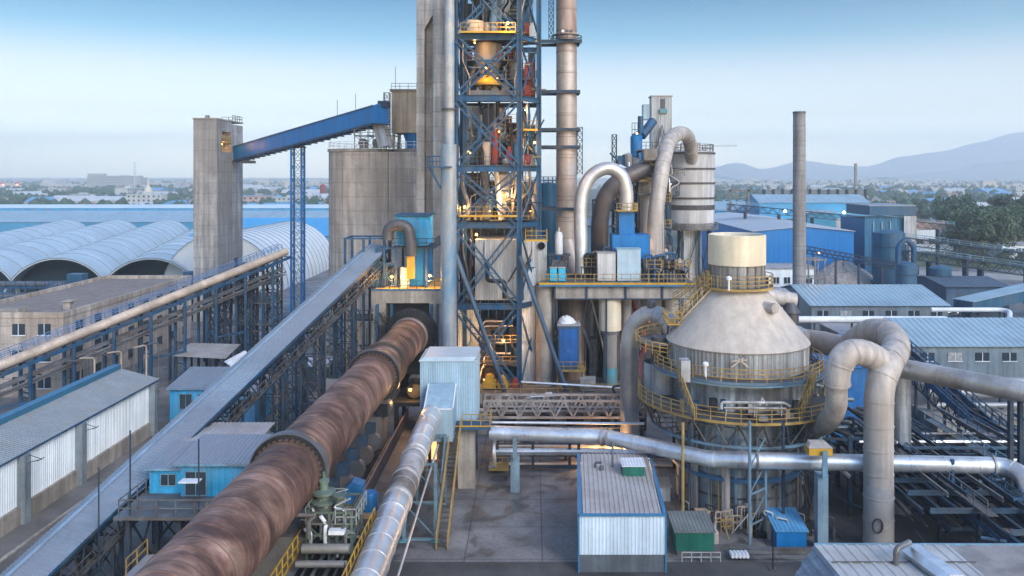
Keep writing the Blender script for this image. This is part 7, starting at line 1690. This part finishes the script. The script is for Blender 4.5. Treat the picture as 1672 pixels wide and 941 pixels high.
for k,(px,d,w,dp,h,m_,lab) in enumerate(((1520,168,10,6,5,navy,'navy pump house among the belt conveyors'),(1436,160,7,5,4,wall_dull,'grey pump house left of the hooked filter silo'),(1395,172,8,6,5.5,grey_clad,'pale corrugated hut in front of the stockpile'),(1600,185,9,7,4,wall_dull,'low grey workshop beyond the dark shed'))):
    x=ax(px,d); hall('pump_house',lab,x-w/2,x+w/2,d,d+dp,h,h+.8,m_,roof_dusty,'shed')
for k in range(8):
    x=ax(1340+36*k,160+rkk.uniform(-4,6)); o=T('pipe_cluster','cluster of grey pipes in the yard behind the farther long shed','pipes',(x,160,0),'pipe clusters in the right yard'); 
    for j in range(6): a=V((x+rkk.uniform(-3,3),160+rkk.uniform(-6,8),rkk.uniform(.5,5))); MB().tube([a,a+V((rkk.uniform(2,7),rkk.uniform(-3,3),rkk.uniform(-.5,.5)))],rkk.choice((.15,.25,.4)),8).build('pipe',rkk.choice([grey_steel,silver,dark_duct,navy]),o)
# far blue works
hall('far_blue_works','long bright blue works hall far behind the cobalt hall',ax(1240,330),ax(1420,330),330,352,19.5,22.5,M('far_azure',(.04,.27,.50),.5,var=.1,scale=.1),roof_sky,pitch=2,wins=(9,9,13,5))
o=T('far_gantry','long rusty crane gantry wall behind the bright blue works','gantry',(ax(1330,370),370,0)); 
MB().box(ax(1246,370),ax(1412,370),370,372,21,az(310,370)).build('screen',M('gantry_screen',(.14,.16,.17),.7,var=.35,scale=.2),o)
for k in range(12): MB().box(ax(1248+15*k,370)-.4,ax(1248+15*k,370)+.4,369.3,370,0,az(309,370)).build('post',steel_dk,o)
hall('teal_hall','teal flat roofed hall between the bright blue works and the cobalt hall',ax(1318,270),ax(1365,270),270,285,18,18.6,M('teal_wall',(.04,.24,.36),.5,var=.15),roof_sky)
hall('far_blue_works','pale roofed blue hall at the left of the bright blue works',ax(1170,350),ax(1255,350),350,372,15.5,19,azure,roof_sky,pitch=2)
o=T('portal_frame','grey steel portal frame behind the striped silo at right','frame',(ax(1207,320),320,0)); b=MB()
for px in (1192,1222): b.box(ax(px,320)-.4,ax(px,320)+.4,319.6,320.4,0,az(310,320))
b.bar(at(1190,311,320),at(1224,311,320),.8,.8).bar(at(1192,322,320),at(1222,322,320),.4); b.build('frame',grey_steel,o)
o=T('far_chimney','thin distant chimney in the haze right of the tall one','chimney',(ax(1397,900),900,0)); MB().lathe(ax(1397,900),900,[(2.0,0),(1.5,az(267,900))],20).build('shaft',concrete_plain,o)
o=T('radio_mast','thin distant lattice mast above the town at the left','mast',(ax(220,1500),1500,0)); MB().lattice(ax(220,1500),1500,0,az(264,1500),2.4,2.4,8,.22,.12).build('lattice',sheet,o)
# canteen houses
hall('tiled_house','low house with a dusty orange roof beside the big trees',ax(1497,330),ax(1556,330),330,345,9,11.5,white_clad,M('orange_tiles',(.42,.26,.17),.8,var=.15),'house',wins=(6,3,5,2.5),pitch=.8)
for k,(px,d,w,h,lab) in enumerate(((1640,430,26,9,'white flat roofed block right of the big trees'),(1668,300,14,5,'white low house at the right edge below the trees'),(1560,520,20,8,'pale block half hidden behind the big trees'))):
    x=ax(px,d); hall('white_house',lab,x-w/2,x+w/2,d,d+12,h,h+.8,white_clad,roof_dusty,'house',wins=(6,h*.45,h*.75,1.8))

# ---------------------------------------------------------------- trees
leaf=[M('leaf_%s'%n,c,.7,var=.35,scale=.3) for n,c in (('mid',(.07,.12,.075)),('dark',(.055,.095,.065)),('olive',(.09,.125,.07)))]
bark=M('bark',(.09,.07,.055),.9)
def make_tree(seed,h,r,nleaf,leafs,label,group,name='broadleaf_tree',flat=1.0):
    rn=random.Random(seed); root=T(name,label,'tree',(0,0,0),group)
    tr=MB().tube([(0,0,-.3),(.15,.1,h*.25),(-.1,.2,h*.5),(.1,0,h*.75)],[h*.028,h*.022,h*.015,h*.006],8)
    blobs=[]
    for k in range(17):
        a=rn.uniform(0,2*pi); rr=r*rn.uniform(.15,.88); z=h*rn.uniform(.3,.92); c=V((rr*cos(a),rr*sin(a),z)); blobs.append((c,r*rn.uniform(.17,.42)))
        tr.tube([(0,.1,h*rn.uniform(.2,.45)),c*.6+V((0,0,h*.2)),c],[h*.012,h*.008,h*.003],6)
    tr.build('trunk',bark,root)
    blobs.append((V((0,0,h*.85)),r*.4))
    m=MB(); vs=[];fs=[]
    for k in range(nleaf):
        c,br=rn.choice(blobs)
        while True:
            d=V((rn.uniform(-1,1),rn.uniform(-1,1),rn.uniform(-1,1)))
            if .3<d.length<1: break
        q=c+V((d.x*br,d.y*br,d.z*br*.8*flat)); 
        if q.z<h*.14: continue
        s=leafs*rn.uniform(.6,1.5); n=V((rn.uniform(-1,1),rn.uniform(-1,1),rn.uniform(-.4,1))).normalized(); a=n.orthogonal().normalized(); b=n.cross(a)
        i=len(vs); vs+= [q-a*s-b*s*.3,q+b*s*.8-a*.2*s,q+a*s+b*s*.25,q-b*s*.8]; fs.append((i,i+1,i+2,i+3))
    m.add(vs,fs).build('crown',leaf[seed%3],root,smooth=False)
    return root
protos=[make_tree(k,h,r,4200,.27,'dense dark broadleaf tree in the grove by the service road','grove of trees at the right') for k,(h,r) in enumerate(((12,6.4),(14,6.5),(10,5.5),(13,5.2)))]
rt=random.Random(77)
spots=[(1562,352),(1585,345),(1608,350),(1632,352),(1656,345),(1572,372),(1598,375),(1622,372),(1648,370),(1672,368),(1700,360),(1556,395),(1580,402),(1610,398),(1640,400),(1668,405),(1700,395),(1590,300),(1612,296),(1640,318),(1566,312),(1665,330),(1560,330),(1545,470),(1570,500),(1530,520),(1600,480),(1630,510),(1550,560),(1500,600),(1720,330),(1740,360)]
used=0
for i,(px,d) in enumerate(spots):
    o=protos[i] if i<4 else copy_tree(protos[rt.randrange(4)])
    o.location=(ax(px,d),d,0); s=rt.uniform(.85,1.35)*(1.15 if d<420 else 1.0); o.scale=(s,s,s*rt.uniform(.9,1.15)); o.rotation_euler.z=rt.uniform(0,6.28)
bp=make_tree(5,3.2,2.4,700,.22,'low dark shrub on the grassy verge by the service road','shrubs on the verge','shrub')
for i in range(16):
    o=bp if i==0 else copy_tree(bp); px=rt.uniform(1545,1690); d=rt.uniform(268,300); o.location=(ax(px,d),d,0); s=rt.uniform(.6,1.3); o.scale=(s,s,s); o.rotation_euler.z=rt.uniform(0,6)

# ---------------------------------------------------------------- the town in the haze
wallc=[M('town_wall_%s'%n,c,.8,var=.1,scale=.1) for n,c in (('white',(.46,.47,.46)),('grey',(.36,.36,.36)),('pink',(.45,.32,.27)),('cream',(.52,.48,.40)))]
roofc=[M('town_roof_%s'%n,c,.7,var=.15,scale=.1) for n,c in (('grey',(.25,.25,.26)),('blue',(.12,.30,.48)),('red',(.33,.17,.12)),('white',(.45,.47,.48)))]
rt=random.Random(101)
def town_block(name,label,group,cat,w,d,h,nw,nr,gable,rows):
    o=T(name,label,cat,(0,0,0),group)
    MB().box(-w/2,w/2,-d/2,d/2,-.2,h).build('wall',wallc[nw],o)
    if gable: MB().prism([(-w/2-.4,-d/2-.4,h),(-w/2-.4,d/2+.4,h),(-w/2-.4,0,h+d*.22)],(w+.8,0,0)).build('roof',roofc[nr],o)
    else: MB().box(-w/2-.3,w/2+.3,-d/2-.3,d/2+.3,h,h+.6).box(-w*.1,w*.15,-d*.2,d*.2,h+.6,h+2.4).build('roof',roofc[nr],o)
    b=MB()
    for r in range(rows):
        n=max(3,int(w/4))
        for k in range(n): x=-w/2+w*(k+.5)/n; z=h*(r+.35)/rows; b.box(x-.8,x+.8,-d/2-.06,-d/2-.02,z,z+min(1.6,h/rows*.45))
    b.build('windows',glass,o); return o
kinds=[town_block('town_house','small pale gabled house in the hazy town','houses of the hazy town','house',14,9,5,0,0,True,1),
 town_block('town_house','small pale gabled house in the hazy town','houses of the hazy town','house',18,10,6,3,2,True,2),
 town_block('town_block','flat roofed pale block of flats in the hazy town','blocks of the hazy town','building',30,12,14,0,3,False,4),
 town_block('town_block','flat roofed pale block of flats in the hazy town','blocks of the hazy town','building',24,12,10,2,0,False,3),
 town_block('town_factory','long low works hall in the hazy town','works halls of the hazy town','hall',46,22,7,1,1,True,1),
 town_block('town_factory','long low works hall in the hazy town','works halls of the hazy town','hall',38,20,8,0,3,True,1)]
cnt=0
for i in range(240):
    d=600*math.exp(rt.random()*1.25); 
    side=rt.random(); px=rt.uniform(-10,720) if side<.6 else rt.uniform(1165,1690)
    k=rt.choice((0,0,1,1,2,3,4,5)); o=kinds[k] if i<0 else copy_tree(kinds[k]); o.location=(ax(px,d),d,0); o.rotation_euler.z=rt.choice((0,0,.2,-.25,1.57,.5)); s=rt.uniform(.7,1.25); o.scale=(s,s,s*rt.uniform(.8,1.1)*.85)
for i,o in enumerate(kinds): d=640+40*i; o.location=(ax(60+90*i,d),d,0)
# a few taller named landmarks
for (px,d,w,h,lab) in ((185,1900,120,31,'long pale hazy block of flats on the left skyline'),(215,1950,60,27,'second hazy block of flats on the left skyline beside the mast'),):
    x=ax(px,d); o=T('skyline_block',lab,'building',(x,d,0)); MB().box(x-w/2,x+w/2,d,d+20,0,h).box(x-w*.5,x-w*.2,d+2,d+18,h,h+5).build('wall',wallc[1],o)
    b=MB(); 
    for r in range(5):
        for k in range(20): b.box(x-w/2+w*(k+.3)/20,x-w/2+w*(k+.7)/20,d-.1,d-.03,h*(r+.3)/5,h*(r+.65)/5)
    b.build('windows',glass,o)
P=at(242,340,760); o=T('spire_tower','pale little tower with a spire in the hazy town above the blue halls','tower',(P.x,760,0)); MB().box(P.x-4,P.x+4,756,764,0,16).lathe(P.x,760,[(4,16),(3,19),(1,21),(.4,27),(.01,28)],10).build('tower',wallc[3],o); MB().box(P.x-12,P.x+12,758,768,0,7).build('hall',wallc[2],o)
P=at(640,305,900); o=T('town_tank','small red and white banded tank far behind the gallery','tank',(ax(527,900),900,0)); MB().lathe(ax(527,900),900,[(3,0),(3,20),(.01,22)],16).build('shell',red,o); MB().lathe(ax(527,900),900,[(3.05,6),(3.05,11)],16).build('band',sheet,o)
b=[MB() for _ in range(3)]
for i in range(2600):
    d=1800*math.exp(rt.random()*1.35); px=rt.uniform(-40,1720); x=ax(px,d); w=rt.uniform(8,34); h=rt.uniform(4,12 if rt.random()<.9 else 22); b[rt.randrange(3)].box(x-w/2,x+w/2,d,d+rt.uniform(8,20),0,h)
for i,m_ in enumerate((wallc[0],wallc[1],wallc[3])): b[i].thing('distant_town',m_,'pale scatter of rooftops in the far haze','town',kind='stuff',smooth=False)
def clump_mass(name,lab,n,dr,pxr,hr,sd,leaf_m):
    rn=random.Random(sd); vs=[];fs=[]
    for i in range(n):
        d=dr[0]*math.exp(rn.random()*math.log(dr[1]/dr[0])); px=rn.uniform(*pxr(rn)); x=ax(px,d)
        for k in range(rn.randint(4,9)):
            cx_,cy_=x+rn.gauss(0,14),d+rn.gauss(0,14); h=rn.uniform(*hr); r=h*rn.uniform(.4,.6)
            i0=len(vs); 
            for (zr,rr) in ((.15,.6),(.45,1.0),(.75,.8),(1.0,.15)):
                for j in range(6): th=j*pi/3+rn.random()*.6; q=rr*r*rn.uniform(.7,1.2); vs.append((cx_+q*cos(th),cy_+q*sin(th),h*zr*rn.uniform(.9,1.1)))
            for a in range(3):
                for j in range(6): fs.append((i0+a*6+j,i0+a*6+(j+1)%6,i0+a*6+6+(j+1)%6,i0+a*6+6+j))
            fs.append(tuple(i0+18+j for j in range(6)))
    MB().add(vs,fs).thing(name,leaf_m,lab,'trees',kind='stuff',smooth=False)
clump_mass('distant_woods','dark belts of trees among the houses of the hazy plain',620,(560,4500),lambda r:(-40,760) if r.random()<.6 else (1150,1720),(6,13),8,leaf[1])

# ---------------------------------------------------------------- lamps that are lit in the photograph
warm=E('warm_lamp',(1.0,.48,.12),1.6); white_l=E('white_lamp',(1.0,.95,.85),14); red_l=E('red_lamp',(1.0,.10,.08),3.5)
def lamp(lab,P,energy,m=warm,r=.18,col=(1.0,.52,.18),light=True):
    o=T('work_lamp' if m is warm else 'flood_lamp',lab,'lamp',P)
    MB().lathe(P.x,P.y,[(.01,P.z-r),(r*.7,P.z-r*.7),(r,P.z),(r*.7,P.z+r*.7),(.01,P.z+r)],12).build('bulb',m,o)
    MB().lathe(P.x,P.y,[(r*1.3,P.z+r*.9),(r*.8,P.z+r*1.6),(.01,P.z+r*1.8)],12).bar(P+V((0,0,r*1.7)),P+V((0,.8,r*2.6)),.06).build('shade',black_steel,o)
    if light:
        ld=bpy.data.lights.new('glow','POINT'); ld.energy=energy*.6; ld.color=col; ld.shadow_soft_size=.25
        lo=bpy.data.objects.new('glow',ld); COL.objects.link(lo); lo.parent=o; lo.location=(0,-r*2.2,-.1)
for args in (('lit amber lamp on the top deck of the blue tower',at(829,38,106.5),500),('lit amber lamp on the balcony at the right edge of the blue tower',at(873,233,109),500),
    ('lit amber lamp low under the blue tower behind the rakers',at(822,556,108.5),420),('lit amber lamp between red ducts at mid height of the tower',at(830,318,110),1100),
    ('lit amber lamp at the left column at mid height of the tower',at(759,338,109.5),600),('lit amber lamp above the grey casing in the tower',at(778,383,110.5),350),
    ('lit amber lamp under the rotary kiln by the drive motor',at(670,636,83),260),('lit amber lamp on the kiln inlet deck under the azure filter',at(702,450,102.2),700),
    ('second lit amber lamp on the kiln inlet deck near the hooked duct',at(640,452,102.6),500),('lit amber lamp behind the cyclone between the upper decks',at(793,112,109.8),250),
    ('lit amber lamp deep behind the yard pipe over the wet floor',at(870,756,88),3200),('lit amber lamp deep behind the pipes near the white shed',at(985,745,86),1200),
    ('lit amber lamp under the blue tower left, by the cream casing',at(765,590,109),450),('lit amber lamp under the blue tower by the yellow machines',at(805,588,106.6),220),
    ('lit amber lamp upper opening of the concrete tower',V((-65.8,175,39.6)),260),('lit amber lamp lower opening of the concrete tower',V((-65.8,175,36.8)),260),
    ('lit amber lamp below the kiln near the warm machine room',at(596,765,84),150),('lit amber lamp on the pipe gantry beside the chimney',at(1337,413,170),220),
    ('lit amber lamp on the walkway of the striped silo head',at(1040,218,141),60),('lit amber lamp behind the ducts of the raised platform',at(1042,400,118),160)):
    lamp(*args)
for i,(px,py,d) in enumerate(((775,70,109.5),(812,128,110.4),(768,250,109),(838,292,109.2),(800,345,109.6),(765,372,109.4),(835,372,109.4),(862,290,111.8),(858,180,112),(866,345,111.5),(815,215,112),(790,540,109.2),(838,520,108.8),(790,620,106.5))):
    P_=at(px,py,d); o=T('bulkhead_lamp','small lit amber bulkhead lamp inside the blue tower','lamp',P_,'small lamps inside the blue tower')
    MB().lathe(P_.x,P_.y,[(.01,P_.z-.1),(.1,P_.z-.05),(.1,P_.z+.05),(.01,P_.z+.1)],10).build('bulb',warm,o); MB().box(P_.x-.12,P_.x+.12,P_.y+.1,P_.y+.25,P_.z-.15,P_.z+.15).build('bracket',black_steel,o)
    if i%2==0:
        ld=bpy.data.lights.new('glow','POINT'); ld.energy=90; ld.color=(1,.5,.17); ld.shadow_soft_size=.15; lo=bpy.data.objects.new('glow',ld); COL.objects.link(lo); lo.parent=o; lo.location=(0,-.4,0)
lamp('white floodlight on the bright blue works, left one',at(1282,345,326),90,white_l,.5,(1,.97,.9)); lamp('white floodlight on the bright blue works, right one',at(1378,347,326),90,white_l,.55,(1,.97,.9))
for i,px in enumerate((5,28)): lamp(('red warning light in the town at the far left edge','red warning light in the town, second from the left edge')[i],at(px,302,1100),0,red_l,1.5,light=False)
# ---------------------------------------------------------------- air, sky, sun, camera
hz=MB().box(-8800,8800,-70,9600,-1,490); ho=hz.thing('haze',None,None,None,kind='stuff') if False else None
me=bpy.data.meshes.new('haze'); me.from_pydata([tuple(p) for p in hz.v],[],hz.f); ho=bpy.data.objects.new('haze',me); COL.objects.link(ho); ho['kind']='stuff'
ho['label']='pale blue evening haze over the plain'; ho['category']='haze'
hm=bpy.data.materials.new('haze_air'); hm.use_nodes=True; N=hm.node_tree.nodes; N.remove(N['Principled BSDF']); pv=N.new('ShaderNodeVolumePrincipled')
pv.inputs['Color'].default_value=(.92,.98,1.0,1); pv.inputs['Density'].default_value=HAZE; pv.inputs['Anisotropy'].default_value=.2
hm.node_tree.links.new(pv.outputs[0],N['Material Output'].inputs['Volume']); me.materials.append(hm)
hm.cycles.homogeneous_volume=True
SUN_EL,SUN_AZ=radians(32),radians(146)      # behind and right of the camera, veiled
w=bpy.data.worlds.new('World'); sc.world=w; w.use_nodes=True; nt=w.node_tree; bg=nt.nodes['Background']
sky=nt.nodes.new('ShaderNodeTexSky'); sky.sky_type='NISHITA'; sky.sun_disc=False; sky.sun_elevation=SUN_EL; sky.sun_rotation=SUN_AZ
sky.altitude=50; sky.air_density=1.0; sky.dust_density=.6; sky.ozone_density=2.2
tcw=nt.nodes.new('ShaderNodeTexCoord'); sx=nt.nodes.new('ShaderNodeSeparateXYZ'); nt.links.new(tcw.outputs['Generated'],sx.inputs[0])
rw=nt.nodes.new('ShaderNodeValToRGB'); nt.links.new(sx.outputs[2],rw.inputs[0]); e=rw.color_ramp.elements
e[0].position=.0; e[0].color=(1.75,1.62,1.42,1); e[1].position=.45; e[1].color=(.92,.96,1.0,1)
for p_,c_ in ((.03,(1.62,1.44,1.22,1)),(.0724,(.88,.71,.585,1)),(.1235,(.65,.53,.45,1)),(.163,(.18,.33,.345,1)),(.209,(.0,.16,.23,1)),(.30,(.6,.8,.95,1))): k_=e.new(p_); k_.color=c_
mw=nt.nodes.new('ShaderNodeMix'); mw.data_type='RGBA'; mw.blend_type='MULTIPLY'; mw.inputs['Factor'].default_value=1
nt.links.new(sky.outputs[0],mw.inputs['A']); nt.links.new(rw.outputs[0],mw.inputs['B']); nt.links.new(mw.outputs['Result'],bg.inputs['Color']); bg.inputs['Strength'].default_value=.142
sd_=bpy.data.lights.new('sun','SUN'); sd_.energy=1.0; sd_.angle=radians(28); sd_.color=(1,.90,.80)
so=bpy.data.objects.new('sun',sd_); COL.objects.link(so)
dr=V((sin(SUN_AZ)*cos(SUN_EL),cos(SUN_AZ)*cos(SUN_EL),sin(SUN_EL))); so.rotation_euler=dr.to_track_quat('Z','Y').to_euler(); so.location=(0,-20,90)
cd=bpy.data.cameras.new('camera'); co=bpy.data.objects.new('camera',cd); COL.objects.link(co); co.location=(0,0,CH); co.rotation_euler=(radians(90),0,0)
cd.sensor_width=36; cd.lens=36*F/1672; cd.shift_x=-(CX-836)/1672; cd.shift_y=-(470.5-CY)/1672; cd.clip_start=.5; cd.clip_end=40000
sc.camera=co
sc.view_settings.view_transform='Standard'; sc.view_settings.look='None'; sc.view_settings.exposure=EXPO; sc.view_settings.gamma=1
sc.cycles.max_bounces=6; sc.cycles.diffuse_bounces=3; sc.cycles.glossy_bounces=3; sc.cycles.volume_bounces=2; sc.cycles.transmission_bounces=2
sc.cycles.use_denoising=True; sc.cycles.caustics_reflective=False; sc.cycles.caustics_refractive=False; sc.cycles.sample_clamp_indirect=6
